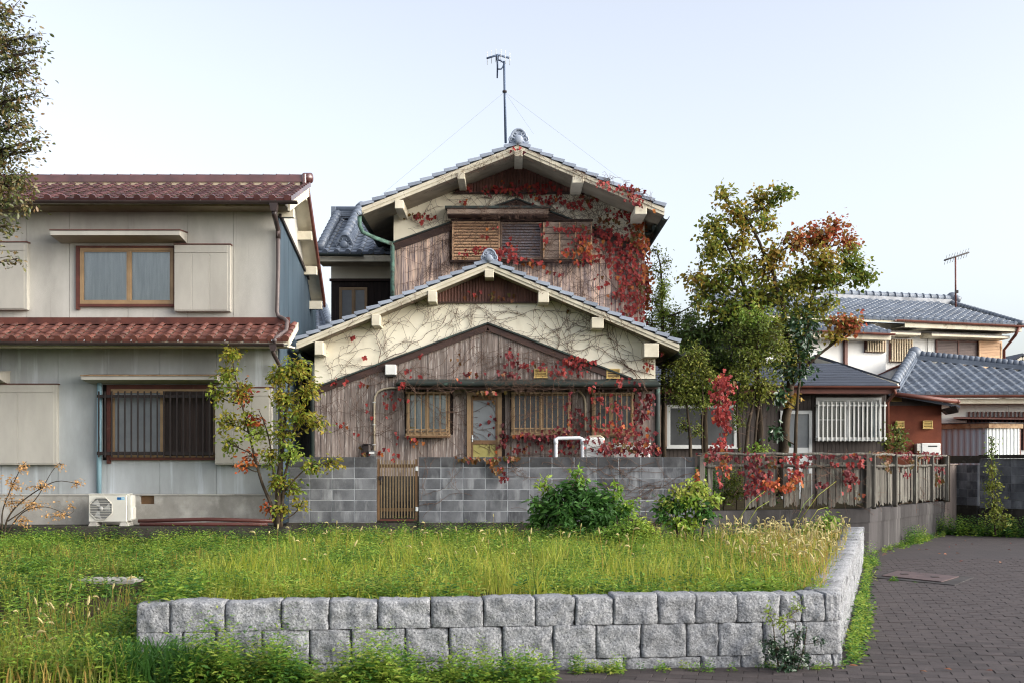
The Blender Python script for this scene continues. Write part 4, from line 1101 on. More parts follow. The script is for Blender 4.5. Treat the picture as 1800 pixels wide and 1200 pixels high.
for p in (164, 218):
    c = px(p, AD); m_ = MB(); m_.prism([(c - .08, AD - .03, zg), (c + .08, AD - .03, zg), (c + .055, AD - .01, az0 - .002), (c - .055, AD - .01, az0 - .002)], (0, .32, 0)); m_.build('foot', M['founda'], ac)
# red-brown pipes lying along the foot of the wall
for k, (a, b_, z_, y_, lab) in enumerate(((243, 484, 0.03, 21.55, 'longer red-brown pipe lying on the apron nearest the foundation'), (246, 470, .028, 21.43, 'red-brown pipe lying on the apron in front of another'))):
    t = thing('drain_pipe', lab, 'pipe', (px(a, y_), y_, zg), 'pipes lying along the house foot')
    m_ = MB(); z = zg + .03 + (.0 if k else .055); m_.tube([(px(a, y_), y_, z), (px((a + b_) / 2, y_), y_ + .02, z + .03 * (1 - k)), (px(b_, y_), y_, z)], .034, 8); m_.build('pipe_body', M['redpipe'], t)
# ------------------------------------------------------------------ gabled wooden house in the middle
GD = 23.2; GB = 22.75
gh = thing('gabled_house', 'weathered wooden house with two stacked cream gables overrun by red creeper', 'house', (px(855, GD), GD, .4))
X1 = lambda p: px(p, GD)
Z1 = lambda p: pz(p, GD)
xL, xR = X1(553), X1(1152); xc = X1(857)
# roof line of the lower gable (underside of the soffit), from the barge plane
pk = P(858, 470, GB); el = P(520, 612, GB); er = P(1195, 616, GB)
sof = roofline([(el.x, el.z), (pk.x, pk.z), (er.x, er.z)])
b = MB(); b.prism([(xL, GD + .032, .35), (xR, GD + .032, .35), (xR, GD + .032, sof(xR)), (xc, GD + .032, sof(xc) - .0), (xL, GD + .032, sof(xL))], (0, 2.7, 0)); b.build('wall_core', M['dark'], gh)
# wooden field: outline
wl = roofline([(X1(553), Z1(686)), (X1(857), Z1(574)), (X1(1112), Z1(669)), (X1(1156), Z1(669))])
wins = [(X1(715), X1(791), Z1(763), Z1(688)), (X1(821), X1(882), .3, Z1(689)), (X1(899), X1(1003.5), Z1(762), Z1(689)), (X1(1040), X1(1114), Z1(762), Z1(689))]
w_ = MB(); w_.prism([(xL, GD + .026, Z1(830)), (xR, GD + .026, Z1(830)), (xR, GD + .026, wl(xR) - .02), (X1(857), GD + .026, wl(X1(857)) - .02), (xL, GD + .026, wl(xL) - .02)], (0, .005, 0))
wood = w_.build('board_wall', M['plank_dark'], gh)
planks(wood, xL, xR, GD, .118, Z1(836), wl, wins, M['plank'])
f_ = MB(); f_.box(xL - .01, xR + .01, GD - .0, GD + .03, .3, Z1(836) - .004); f_.build('foundation', M['conc_dk'], gh)
v_ = MB(); v_.box(X1(697), X1(724), GD - .03, GD - .003, Z1(905), Z1(880)); v_.build('floor_vent', M['dark'], gh)
# cream gable above the boards
cz = [(xL, wl(xL) + .05)] + [(X1(857), wl(X1(857)) + .05)] + [(X1(1112), Z1(665)), (xR, Z1(665))]
pl_ = MB(); pl_.prism([(x, GD - .004, z) for x, z in cz] + [(xR, GD - .004, sof(xR)), (xc, GD - .004, sof(xc)), (xL, GD - .004, sof(xL))], (0, .03, 0)); pl_.build('plaster_gable', M['cream'], gh)
# raking flashings over the boards
for (a, b) in (((553, 681), (858, 568)), ((857, 568), (1112, 665))):
    A, B = P(*a, GD - .03), P(*b, GD - .03)
    m_ = MB(); m_.beam(A, B, .09, .03); m_.build('rake_flashing', M['copperdark'], gh)
    m_ = MB(); m_.beam(A - Vector((0, -.012, .085)), B - Vector((0, -.012, .085)), .05, .12); m_.build('rake_trim', M['trim'], gh)
# corrugated triangle under the ridge
zb = Z1(531)
rb = ribs(X1(766), X1(948), GD - .04, .058, zb, lambda x: sof(x) - .01, .016); rb.build('gable_sheet', M['slat'], gh, kind='stuff')
m_ = MB(); m_.box(X1(764), X1(949), GD - .065, GD - .005, zb - .03, zb - .002); m_.build('sheet_trim', M['trim'], gh)
def gable_roof(Db, Dend, peak, eL, eR, th, board, ntile, mat, purl, name, soff_drop=.0):
    """two slopes running back from the barge plane Db; returns the roof part"""
    mb = MB(); pkv = Vector((peak.x, Db, peak.z))
    for e in (eL, eR):
        a = Vector((e.x, Db + .03, e.z)); p = Vector((peak.x, Db + .03, peak.z)); back = Vector((0, Dend - Db, 0))
        mb.prism([a, p, p + back, a + back], (0, 0, th))
    rf = mb.build(name, M['soffit'], gh)
    for e, sg in ((eL, -1), (eR, 1)):
        a = Vector((e.x, Db, e.z)); d = (pkv - a); Ln = d.length; d.normalize(); up = Vector((0, -1, 0)).cross(d) * (1 if sg < 0 else -1)
        if up.z < 0: up = -up
        # two-step bargeboard
        m_ = MB(); off = .0 if sg < 0 else .004
        m_.prism([a - up * .0, pkv - Vector((0, 0, .0)), pkv + Vector((0, 0, board)), a + Vector((0, 0, board))], (0, .035 + off, 0)); m_.build('bargeboard', M['creamwood'], gh)
        m_ = MB(); m_.prism([a + Vector((0, -.022, board * .52)), pkv + Vector((0, -.022, board * .52)), pkv + Vector((0, -.022, board + .012)), a + Vector((0, -.022, board + .012))], (0, .021, 0)); m_.build('barge_fillet', M['creamwood'], gh)
        # stepped verge tiles
        for i in range(ntile):
            p0 = a + d * (Ln * i / ntile) + Vector((0, -.05, board + .012)) + up * .07; p1 = a + d * (Ln * (i + 1) / ntile + .012) + Vector((0, -.05, board + .012)) + up * .022
            m_ = MB(); q = up * .042
            m_.prism([p0 - q * .7, p1 - q * .4, p1 + q, p0 + q], (0, .2, 0)); m_.build('verge_tile', mat, rf)
        # field tiles behind the verge, seen only from the side
        U = Vector((0, -1, 0)) if sg < 0 else Vector((0, 1, 0))
        O = (Vector((e.x, Dend, e.z + board + .03)) if sg < 0 else Vector((e.x, Db + .12, e.z + board + .03)))
        roof_tiles(rf, O, U, pkv - a, int((Dend - Db - .1) / .27), ntile, .27, Ln / ntile, mat, 0)
    m_ = MB(); m_.tube([pkv + Vector((0, .1, board + .16)), pkv + Vector((0, Dend - Db, board + .16))], .1, 10); m_.box(peak.x - .12, peak.x + .12, Db + .1, Dend, peak.z + board, peak.z + board + .14); m_.build('ridge', mat, rf)
    for (x0p, x1p, z0p, z1p, Dw) in purl:
        x0, x1, z0, z1 = px(x0p, Db - .02), px(x1p, Db - .02), pz(z0p, Db - .02), pz(z1p, Db - .02)
        m_ = MB(); m_.cbox(x0, x1, Db - .03, Dw + .02, z1, z0, .008); m_.build('purlin', M['creamwood'], gh)
    return rf
lpk = P(858, 474, GB); lel = P(521, 613, GB); ler = P(1194, 617, GB)
lr = gable_roof(GB, 26.2, lpk, lel, ler, .06, .11, 16, M['tile_pale'], [(553, 568, 600, 623, GD), (653, 668, 553, 573, GD), (752, 767, 511, 531, GD), (852, 868, 474, 488, GD), (946, 965, 513, 532, GD), (1040, 1061, 558, 577, GD), (1132, 1158, 603, 627, GD)], 'lower_roof')
ornament((px(860, GB), GB + .02, pz(457, GB)), .2, None).build('ridge_ornament', M['tile_pale'], lr)
# side returns (left wall and right wall of the front part)
s_ = MB(); s_.box(xL - .0, xL + .03, GD + .035, 25.9, .3, sof(xL) + .1); s_.box(xR - .03, xR, GD + .035, 25.9, .3, sof(xR) + .1); s_.build('side_wall', M['plank_dark'], gh)
# copper gutters at the lower eaves, ends towards the street
g = gutter(gh, [(px(517, GB), GB - .02, pz(612, GB)), (px(517, GB), 26.0, pz(612, GB))], .07, M['copperdark'])
m_ = MB(); m_.tube([P(524, 622, GB + .05), P(530, 632, GB + .1), P(548, 640, GD - .02), P(549, 660, GD - .02), P(549, 830, GD - .02)], .042, 8); m_.build('downpipe', M['copperdark'], gh)
g = gutter(gh, [(px(1199, GB), GB - .02, pz(618, GB)), (px(1199, GB), 26.0, pz(618, GB))], .07, M['copperdark'])
m_ = MB(); m_.tube([P(1156, 672, GD - .03), P(1156, 830, GD - .03)], .05, 8); m_.build('downpipe', M['copperdark'], gh, label='dark downpipe at the right corner')
# lean-to eave across the front
hx0, hx1 = px(698, GB), px(1158, GB)
m_ = MB(); m_.prism([(hx0, GD - .01, Z1(666)), (hx0, GB - .02, pz(671, GB)), (hx0, GB - .02, pz(676, GB)), (hx0, GD - .01, Z1(672))], (hx1 - hx0, 0, 0)); le = m_.build('lean_to_eave', M['copperdark'], gh)
m_ = MB(); m_.box(hx0 + .02, hx1 - .02, GB + .02, GB + .05, pz(683, GB), pz(677, GB)); m_.build('fascia', M['trim'], le)
m_ = MB(); m_.box(hx0 + .02, hx1 - .02, GB + .052, GD - .012, pz(679, GB), pz(677, GB)); m_.build('eave_board', M['trim'], le)
gutter(gh, [(hx0 - .01, GB - .06, pz(673, GB)), (hx1 + .02, GB - .06, pz(675, GB))], .055, M['copperdark'])
for i in range(11):
    x = lerp(hx0 + .1, hx1 - .1, i / 10); m_ = MB(); m_.beam((x, GB + .05, pz(685, GB)), (x, GD - .012, pz(681, GB)), .04, .05); m_.build('rafter', M['trim'], le)
# windows of the ground floor, each with a grille
Wn = [(715, 791, 763, 688.5, [751], 7, M['glass'], 'sliding window with a bronze grille, pale blind behind', M['curtain']), (899, 1003.5, 761, 689, [951.5], 11, M['frost_dk'], 'wide frosted sliding window with a bronze grille', None), (1040, 1114, 761, 689.7, [1074], 8, M['frost_dk'], 'frosted window half hidden by creeper', None)]
for (a, b, c, d, mu, nb, pm_, lab, cu) in Wn:
    wdw = window(gh, X1(a), X1(b), Z1(c), Z1(d), GD, M['tan'], pm_, fw=.04, mull=[X1(v) for v in mu], proud=.05, depth=.025, label=lab, curtain=cu)
    yb = GD - .19
    m_ = MB()
    for zz in (Z1(d) - .02, Z1(c) + .09): m_.box(X1(a), X1(b), yb - .012, yb + .012, zz - .016, zz + .016)
    m_.box(X1(a), X1(b), yb - .012, yb + .012, Z1(c) - .03, Z1(c) + .02)
    for xx in (X1(a), X1(b) - .03):
        m_.box(xx, xx + .03, yb + .0125, GD - .05, Z1(d) - .035, Z1(d) - .005); m_.box(xx, xx + .03, yb + .0125, GD - .05, Z1(c) - .03, Z1(c) - .0)
    gr_ = m_.build('window_grille', M['tan'], gh)
    m_ = MB(); m_.box(X1(a) - .02, X1(b) + .02, yb - .03, GD - .052, Z1(c) - .06, Z1(c) - .032); m_.build('tray', M['bronze_dk'], gr_)
    bars(gr_, X1(a) + .0, X1(b) - .0, Z1(c) + .0, Z1(d) - .004, yb - .022, nb, .0095, M['tan'])
# white and yellow box seen behind the left window
m_ = MB(); m_.box(X1(719), X1(733), GD - .012, GD + .0, Z1(757), Z1(734)); m_.box(X1(719), X1(731), GD - .014, GD - .0121, Z1(752), Z1(749), 1); m_.build('window_box', [M['white'], M['yellow']], gh)
# back door
dr = MB(); za, zt_ = .32, Z1(689)
dr.box(X1(821), X1(828.5), GD - .06, GD + .02, za, zt_); dr.box(X1(874.5), X1(882), GD - .06, GD + .02, za, zt_); dr.box(X1(828.5), X1(874.5), GD - .06, GD + .02, Z1(696), zt_)
door = dr.build('back_door', M['tan'], gh)
m_ = MB(); m_.box(X1(829), X1(832), GD - .045, GD + .0, za, Z1(697)); m_.box(X1(871), X1(874), GD - .045, GD, za, Z1(697)); m_.box(X1(832), X1(871), GD - .045, GD, Z1(703), Z1(697)); m_.box(X1(832), X1(871), GD - .05, GD, Z1(780), Z1(773)); m_.build('door_leaf', M['bronze_dk'], door)
m_ = MB(); m_.box(X1(832), X1(871), GD - .03, GD - .02, Z1(773), Z1(703)); m_.build('door_glass', M['frost'], door)
m_ = MB(); m_.box(X1(832), X1(871), GD - .03, GD - .02, za, Z1(780)); m_.build('lower_panel', M['doorpanel'], door)
m_ = MB(); m_.tube([(X1(830.5), GD - .07, Z1(770)), (X1(830.5), GD - .045, Z1(770))], .02, 8); m_.box(X1(829.6), X1(831.6), GD - .055, GD - .046, Z1(776), Z1(764)); m_.build('handle', M['alu'], door)
louvre_vent(gh, X1(939), X1(962), Z1(664), Z1(647.5), GD, M['yellow'])
louvre_vent(gh, X1(1066), X1(1089), Z1(665), Z1(647.5), GD, M['yellow'])
m_ = MB(); m_.cbox(X1(678), X1(697.5), GD - .14, GD - .004, Z1(659), Z1(641), .012); m_.box(X1(678.5), X1(697), GD - .12, GD - .02, Z1(662), Z1(659) - .003, 1); m_.build('vent_hood', [M['white'], M['dark']], gh, label='white vent hood on the boards')
# conduits and meter
m_ = MB(); c_ = [P(658, 792, GD - .03), P(658, 706, GD - .03), P(659, 697, GD - .03), P(664, 688, GD - .03), P(674, 683, GD - .03), P(688, 681, GD - .03), P(720, 681.5, GD - .03)]; m_.tube(c_, .02, 7); cd = m_.build('conduit', M['mortar'], gh)
for y in (706, 745, 780): m_ = MB(); m_.box(X1(655.5), X1(660.5), GD - .055, GD - .004, Z1(y + 1.4), Z1(y)); m_.build('clip', M['alu'], cd)
m_ = MB(); m_.tube([P(900, 681, GD - .03), P(985, 682, GD - .03), P(1010, 684, GD - .03), P(1020, 688, GD - .03), P(1027, 697, GD - .03), P(1029, 708, GD - .03), P(1029, 756, GD - .03)], .02, 7); m_.build('conduit', M['mortar'], gh)
m_ = MB(); m_.cbox(X1(648.5), X1(660.5), GD - .1, GD - .004, Z1(802), Z1(791), .008); mt = m_.build('electric_meter', M['grille'], gh)
m_ = MB(); m_.box(X1(650), X1(659), GD - .104, GD - .1005, Z1(797), Z1(793.5)); m_.build('meter_dial', M['white'], mt)
m_ = MB(); m_.box(X1(640), X1(648), GD - .07, GD - .004, Z1(795), Z1(779)); m_.tube([P(641, 781, GD - .08), P(652, 780, GD - .08), P(653, 792, GD - .06)], .013, 6); m_.build('cable_box', M['iron'], gh)

# ---- upper storey, set back
UD = 26.0; UB = 24.87
X2 = lambda p: px(p, UD)
Z2 = lambda p: pz(p, UD)
uL, uR = X2(692), X2(1133)
upk = P(910, 268, UB); uel = P(636, 378, UB); uer = P(1168, 379, UB)
sof2 = roofline([(uel.x, uel.z), (upk.x, upk.z), (uer.x, uer.z)])
zlow = 3.7
b = MB(); b.prism([(uL, UD + .032, zlow), (uR, UD + .032, zlow), (uR, UD + .032, sof2(uR)), (upk.x, UD + .032, sof2(upk.x)), (uL, UD + .032, sof2(uL))], (0, 4.5, 0)); b.build('upper_core', M['dark'], gh)
wl2 = roofline([(uL, Z2(432)), (X2(908), Z2(357)), (uR, Z2(440))])
ops2 = [(X2(795), X2(1041), Z2(461), Z2(390))]
w_ = MB(); w_.prism([(uL, UD + .026, zlow), (uR, UD + .026, zlow), (uR, UD + .026, wl2(uR) - .02), (X2(908), UD + .026, wl2(X2(908)) - .02), (uL, UD + .026, wl2(uL) - .02)], (0, .005, 0)); wood2 = w_.build('upper_board_wall', M['plank_dark'], gh)
planks(wood2, uL, uR, UD, .175, zlow, wl2, ops2, M['plank_up'])
pl_ = MB(); pl_.prism([(uL, UD - .004, wl2(uL) + .04), (X2(908), UD - .004, wl2(X2(908)) + .04), (uR, UD - .004, wl2(uR) + .04), (uR, UD - .004, sof2(uR)), (upk.x, UD - .004, sof2(upk.x)), (uL, UD - .004, sof2(uL))], (0, .03, 0)); pl_.build('upper_plaster_gable', M['cream'], gh)
for (a, b) in (((690, 427), (908, 350)), ((908, 350), (1135, 435))):
    A, B = P(*a, UD - .03), P(*b, UD - .03)
    m_ = MB(); m_.beam(A, B, .09, .03); m_.build('rake_flashing', M['copperdark'], gh)
    m_ = MB(); m_.beam(A - Vector((0, -.012, .1)), B - Vector((0, -.012, .1)), .05, .15); m_.build('rake_trim', M['trim'], gh)
zb2 = Z2(339)
ribs(X2(800), X2(1020), UD - .04, .066, zb2, lambda x: sof2(x) - .01, .018).build('gable_sheet', M['slat'], gh, kind='stuff')
m_ = MB(); m_.box(X2(797), X2(1022), UD - .07, UD - .005, zb2 - .04, zb2 - .002); m_.build('sheet_trim', M['trim'], gh)
ur = gable_roof(UB, 30.6, upk, uel, uer, .06, .13, 13, M['tile_pale'], [(694, 709, 352, 367, UD), (804, 817, 303, 315, UD), (904, 919, 265, 275, UD), (1006, 1026, 311, 322, UD), (1116, 1137, 363, 377, UD)], 'upper_roof')
ornament((px(912, UB), UB + .02, pz(250, UB)), .26, None).build('ridge_ornament', M['tile_pale'], ur)
s_ = MB(); s_.box(uL, uL + .03, UD + .035, 30.4, zlow, sof2(uL)); s_.box(uR - .03, uR, UD + .035, 30.4, zlow, sof2(uR)); s_.build('side_wall', M['plank_dark'], gh)
# eave soffit box closing the left overhang, gutters
gutter(gh, [(px(633, UB), UB - .02, pz(373, UB)), (px(633, UB), 30.6, pz(373, UB))], .075, M['copperdark'])
m_ = MB(); m_.tube([P(632, 380, UB + .1), P(632, 396, UB + .15), P(637, 408, 25.1), P(655, 417, 25.4), P(686, 428, UD - .06), P(690, 434, UD - .06), P(690, 536, UD - .06)], .045, 8); m_.build('downpipe', M['copper'], gh, label='green copper downpipe on the upper storey')
gutter(gh, [(px(1171, UB), UB - .02, pz(381, UB)), (px(1171, UB), 30.6, pz(381, UB))], .07, M['copperdark'])
m_ = MB(); m_.tube([P(1150, 398, 25.9), P(1147, 406, 26.3), P(1138, 411, 26.3), P(1131, 410, 26.2)], .045, 8); m_.build('downpipe', M['copperdark'], gh)
# window group of the upper storey
ht = Z2(371)
m_ = MB(); m_.prism([(X2(784) - .0, UD - .01, Z2(366)), (X2(784), UD - .45, Z2(371.5)), (X2(784), UD - .45, Z2(374.5)), (X2(784), UD - .01, Z2(371))], (X2(967) - X2(784), 0, 0)); uh = m_.build('upper_window_hood', M['trim'], gh)
m_ = MB(); m_.box(X2(788), X2(963), UD - .43, UD - .40, Z2(383), Z2(375)); m_.build('fascia', M['shutter_case'], uh)
m_ = MB(); m_.box(X2(784), X2(967), UD - .47, UD - .452, Z2(374), Z2(370)); m_.build('drip_edge', M['copperdark'], uh)
m_ = MB(); m_.box(X2(788), X2(963), UD - .398, UD - .01, Z2(385), Z2(383.5)); m_.build('underside', M['trim'], uh)
def louvred(x0, x1, z0, z1, y, n, mat, fmat, name, label):
    mb = MB(); f = .035
    mb.box(x0, x1, y - .05, y, z1 - f, z1); mb.box(x0, x1, y - .05, y, z0, z0 + f); mb.box(x0, x0 + f, y - .05, y, z0 + f, z1 - f); mb.box(x1 - f, x1, y - .05, y, z0 + f, z1 - f)
    s = mb.build(name, fmat, gh if name != 'x' else gh, label=label)
    sl_ = MB()
    for i in range(n):
        z = lerp(z0 + f, z1 - f, (i + .5) / n); h = (z1 - z0 - 2 * f) / n
        sl_.prism([(x0 + f, y - .012, z - h * .42), (x0 + f, y - .05, z - h * .40), (x0 + f, y - .03, z + h * .3), (x0 + f, y - .01, z + h * .3)], (x1 - x0 - 2 * f, 0, 0))
    sl_.build('louvres', mat, s, kind='stuff')
    return s
louvred(X2(795), X2(879), Z2(460), Z2(391), UD - .05, 12, M['shutter_tan'], M['shutter_tan'], 'louvred_shutter', 'tan louvred shutter')
louvred(X2(880), X2(952), Z2(457), Z2(392), UD - .02, 12, M['shutter_grey'], M['shutter_case'], 'louvred_shutter', 'grey louvred shutter')
m_ = MB(); m_.box(X2(953.5), X2(1040), UD - .2, UD - .003, Z2(459), Z2(394)); scs = m_.build('shutter_case', M['shutter_case'], gh)
for i in range(3):
    m_ = MB(); a = lerp(X2(955), X2(1038), i / 3); b_ = lerp(X2(955), X2(1038), (i + 1) / 3); m_.cbox(a + .012, b_ - .012, UD - .215, UD - .201, Z2(456), Z2(402), .005); m_.build('panel', M['shutter_case'], scs)
for x in (954.2, 981.7, 1009.5, 1037):
    m_ = MB(); m_.box(X2(x), X2(x + 2.4), UD - .225, UD - .201, Z2(457), Z2(395)); m_.build('stile', M['shutter_tan'], scs)
for z in (404, 414, 424, 434, 444): m_ = MB(); m_.box(X2(955), X2(1038), UD - .222, UD - .216, Z2(z + .9), Z2(z)); m_.build('wire', M['iron'], scs)
m_ = MB(); m_.box(X2(792), X2(1042), UD - .23, UD - .0, Z2(463.5), Z2(460.5)); m_.build('window_sill', M['trim'], gh)
m_ = MB(); m_.box(X2(793), X2(1042), UD - .1, UD - .0, Z2(390), Z2(387)); m_.build('window_head', M['trim'], gh)
m_ = MB(); m_.cbox(px(815, UD), px(831, UD), UD - .12, UD - .072, Z2(335), Z2(325), .01); m_.build('junction_box', M['redtrim'], gh)
# left wing at the back
WD = 29.0; X3 = lambda p: px(p, WD); Z3 = lambda p: pz(p, WD)
m_ = MB(); m_.box(X3(583), uL + .5, WD, WD + 3.5, 3.0, Z3(452)); m_.build('wing_core', M['dark'], gh)
m_ = MB(); m_.box(X3(583) - .01, uL, WD - .03, WD - .002, Z3(492), Z3(445)); m_.build('wing_plaster', M['cream'], gh)
wn_ = MB(); wn_.box(X3(583) - .01, uL, WD - .012, WD - .003, 3.0, Z3(493)); wgw = wn_.build('wing_board_wall', M['plank_dark'], gh)
planks(wgw, X3(583), uL, WD - .035, .2, 3.0, lambda x: Z3(494), [(X3(596), X3(646), Z3(560), Z3(504))], M['plank_dark'])
m_ = MB(); m_.box(X3(580), uL, WD - .1, WD - .036, Z3(495.5), Z3(491)); m_.build('wing_trim', M['trim'], gh)
window(gh, X3(597), X3(646), Z3(562), Z3(506), WD - .02, M['tan'], M['frost'], fw=.045, mull=[X3(622)], proud=.05, sill=False, label='pale sliding window of the rear wing')
wd0, wd1 = 28.15, 31.0
a = P(556, 445, wd0); e_ = P(655, 445, wd0); rz3 = pz(386, wd1)
rt = Vector((0, wd1 - wd0, rz3 - a.z))
m_ = MB(); m_.prism([(a.x, wd0, a.z - .06), (uL, wd0, a.z - .06), (uL, wd1, rz3 - .06), (a.x, wd1, rz3 - .06)], (0, 0, -.06)); 
m_.prism([(a.x, wd1 + .001, rz3 - .06), (uL, wd1 + .001, rz3 - .06), (uL, wd1 + 2.8, a.z - .06), (a.x, wd1 + 2.8, a.z - .06)], (0, 0, -.06)); wr = m_.build('wing_roof', M['creamwood'], gh)
m_ = MB(); m_.box(a.x + .02, uL, wd0 + .0, wd0 + .04, a.z - .2, a.z - .121); m_.box(a.x + .04, uL, wd0 + .041, WD - .1, a.z - .2, a.z - .17); m_.build('eave_board', M['creamwood'], wr)
roof_tiles(wr, (a.x, wd0 - .03, a.z), (1, 0, 0), rt, 7, 11, .27, rt.length / 11, M['tile_grey'], 77)
gutter(gh, [(a.x - .02, wd0 - .1, a.z - .03), (px(640, wd0), wd0 - .1, a.z - .05)], .06, M['copperdark'])
m_ = MB(); m_.box(px(588, wd1), uL, wd1 - .14, wd1 + .14, rz3, rz3 + .16)
for k in range(3): m_.box(px(588, wd1) + .01 * k, uL, wd1 - .17 + .015 * k, wd1 + .17 - .015 * k, rz3 + .05 + .05 * k, rz3 + .09 + .05 * k)
m_.tube([(px(587, wd1), wd1, rz3 + .25), (uL, wd1, rz3 + .25)], .085, 10); m_.box(px(587, wd1) - .05, px(587, wd1) + .06, wd1 - .17, wd1 + .17, rz3 - .02, rz3 + .3); m_.build('ridge', M['tile_grey'], wr)
d0 = P(606, 432, 28.6); d0.z = a.z + (28.6 - wd0) * (rt.z / rt.y) + .02; d1 = Vector((px(636, 30.9), 30.85, rz3 + .12))
dd = (d1 - d0); m_ = MB()
for k in range(2): m_.beam(d0 + Vector((0, 0, .06 + .1 * k)), d1 + Vector((0, 0, .06 + .1 * k)), .3 - .06 * k, .09)
for k in range(9):
    q0 = d0 + dd * (k / 9) + Vector((0, 0, .23)); q1 = d0 + dd * ((k + 1) / 9) + Vector((0, 0, .22)); m_.tube([q0, q1], [.125, .1], 10)
dr_ = m_.build('descending_ridge', M['tile_grey'], wr)
ornament((d0.x, d0.y - .06, d0.z - .02), .27, None).build('ridge_ornament', M['tile_grey'], dr_)
d0b = d0 + Vector((-.55, .0, .0)); d1b = d1 + Vector((-.62, 0, -.0)); m_ = MB(); m_.tube([d0b + Vector((0, -.3, -.1)), d1b], .1, 10)
for k in range(10): q = (d0b + Vector((0, -.3, -.1))).lerp(d1b, k / 10); m_.tube([q, q + (d1b - d0b) * .02], .118, 10)
m_.build('verge_ridge', M['tile_grey'], wr)
# ------------------------------------------------------------------ low dark house on the right
KD = 29.5
XK = lambda p: px(p, KD)
ZK = lambda p: pz(p, KD)
kh = thing('dark_house', 'low dark brown clad house with a white barred window and blue-black slate roof', 'house', (px(1450, KD), KD, .8))
b = MB(); b.box(XK(1120), XK(1556), KD + .02, KD + 5, .5, ZK(672)); wc = b.build('wall_core', M['dark'], kh)
kops = [(XK(1160), XK(1294), ZK(786), ZK(712)), (XK(1371), XK(1427), .6, ZK(721)), (XK(1432), XK(1549), ZK(775), ZK(697))]
wb = MB(); wb.box(XK(1120), XK(1558), KD + .012, KD + .018, .5, ZK(676)); cl = wb.build('cladding', M['brownclad'], kh)
x = XK(1120); 
while x < XK(1557):
    e = min(x + .1, XK(1558))
    for (p, q, c, d) in cut_cells(x + .004, e - .004, .5, ZK(676), kops):
        if q - p > .02: m_ = MB(); m_.box(p, q, KD - .01, KD + .011, c, d); m_.build('plank', M['brownclad'], cl)
    x += .1
# barred window
kw = window(kh, XK(1433), XK(1548), ZK(774), ZK(698), KD - .01, M['alu'], M['glass'], fw=.06, mull=[XK(1490)], proud=.06, depth=.02, sill=False, label='white framed sliding window behind white bars', curtain=None)
m_ = MB(); m_.box(XK(1437), XK(1546), KD + .0, KD + .008, ZK(771), ZK(702)); m_.build('interior_sheet', M['frost_dk'], kw)  # dark grey sheet painted in for the unlit room behind the glass
m_ = MB(); m_.box(XK(1530), XK(1544), KD - .009, KD - .001, ZK(771), ZK(702)); m_.build('curtain', M['curtain'], kw)
m_ = MB(); m_.box(XK(1436), XK(1488), KD - .009, KD - .002, ZK(738), ZK(736)); m_.build('rail', M['alu'], kw)
g_ = MB(); g_.box(XK(1432), XK(1553), KD - .26, KD - .225, ZK(714), ZK(711)); kg = g_.build('window_grille', M['white'], kh)
m_ = MB(); m_.box(XK(1432), XK(1553), KD - .26, KD - .225, ZK(772), ZK(768)); m_.build('rail', M['white'], kg)
for xx in (1433, 1550):
    for zz in (712.5, 770): m_ = MB(); m_.box(XK(xx) - .015, XK(xx) + .015, KD - .224, KD - .01, ZK(zz) - .015, ZK(zz) + .015); m_.build('bracket', M['white'], kg)
bars(kg, XK(1430), XK(1553), ZK(775), ZK(706), KD - .28, 16, .014, M['white'])
# white framed door
dr = MB(); dr.box(XK(1371), XK(1376), KD - .06, KD + .01, .8, ZK(721)); dr.box(XK(1421), XK(1426.5), KD - .06, KD + .01, .8, ZK(721)); dr.box(XK(1376), XK(1421), KD - .06, KD + .01, ZK(727), ZK(721)); dr.box(XK(1376), XK(1421), KD - .05, KD + .01, ZK(796), ZK(786)); dr.box(XK(1376), XK(1421), KD - .04, KD + .01, .8, ZK(797))
kd = dr.build('garden_door', M['alu'], kh); m_ = MB(); m_.box(XK(1376), XK(1421), KD - .02, KD - .01, ZK(786), ZK(727)); m_.build('door_glass', M['frost'], kd)
# window behind the shrubs
window(kh, XK(1172), XK(1294), ZK(787), ZK(711), KD - .01, M['alu'], M['frost_dk'], fw=.06, mull=[XK(1236)], proud=.06, depth=.02, label='wide white framed window behind the shrubs')
m_ = MB(); m_.box(XK(1156), XK(1171.5), KD - .07, KD - .01, ZK(784), ZK(712)); sc_ = m_.build('shutter_case', M['shutter_case'], kh)
for i in range(13): m_ = MB(); z = lerp(ZK(783), ZK(713), (i + .5) / 13); m_.box(XK(1157), XK(1170.5), KD - .085, KD - .071, z - .03, z + .022); m_.build('slat', M['shutter_case'], sc_)
# slate roof
kz = pz(676, 28.9); a, b_ = px(1118, 28.9), px(1578, 28.9); tz, ty = pz(638, 31.2), 31.2
m_ = MB(); m_.prism([(a, 28.9, kz), (b_, 28.9, kz), (px(1470, ty), ty, tz), (a, ty, tz)], (0, 0, -.06)); kr = m_.build('roof', M['slate'], kh)
m_ = MB(); m_.prism([(b_, 28.9, kz + .002), (b_ + .3, 33, kz + .05), (px(1470, ty), ty, tz + .002)], (0, 0, -.06)); m_.build('hip_slope', M['slate'], kr)
sl_n = Vector((0, ty - 28.9, tz - kz)).normalized()
for r in range(9):
    t0 = r / 9; y = lerp(28.9, ty, t0); z = lerp(kz, tz, t0); x1 = lerp(b_, px(1470, ty), t0); n = 5
    m_ = MB(); m_.prism([(a, y, z + .012), (x1 - .01, y, z + .012), (x1 - .06, y + .25, z + .25 * (tz - kz) / (ty - 28.9) + .004), (a, y + .25, z + .25 * (tz - kz) / (ty - 28.9) + .004)], (0, 0, -.01)); m_.build('shingle_course', M['slate'], kr)
gutter(kh, [(a, 28.82, kz - .01), (b_ + .02, 28.82, kz - .03)], .06, M['browngutter'])
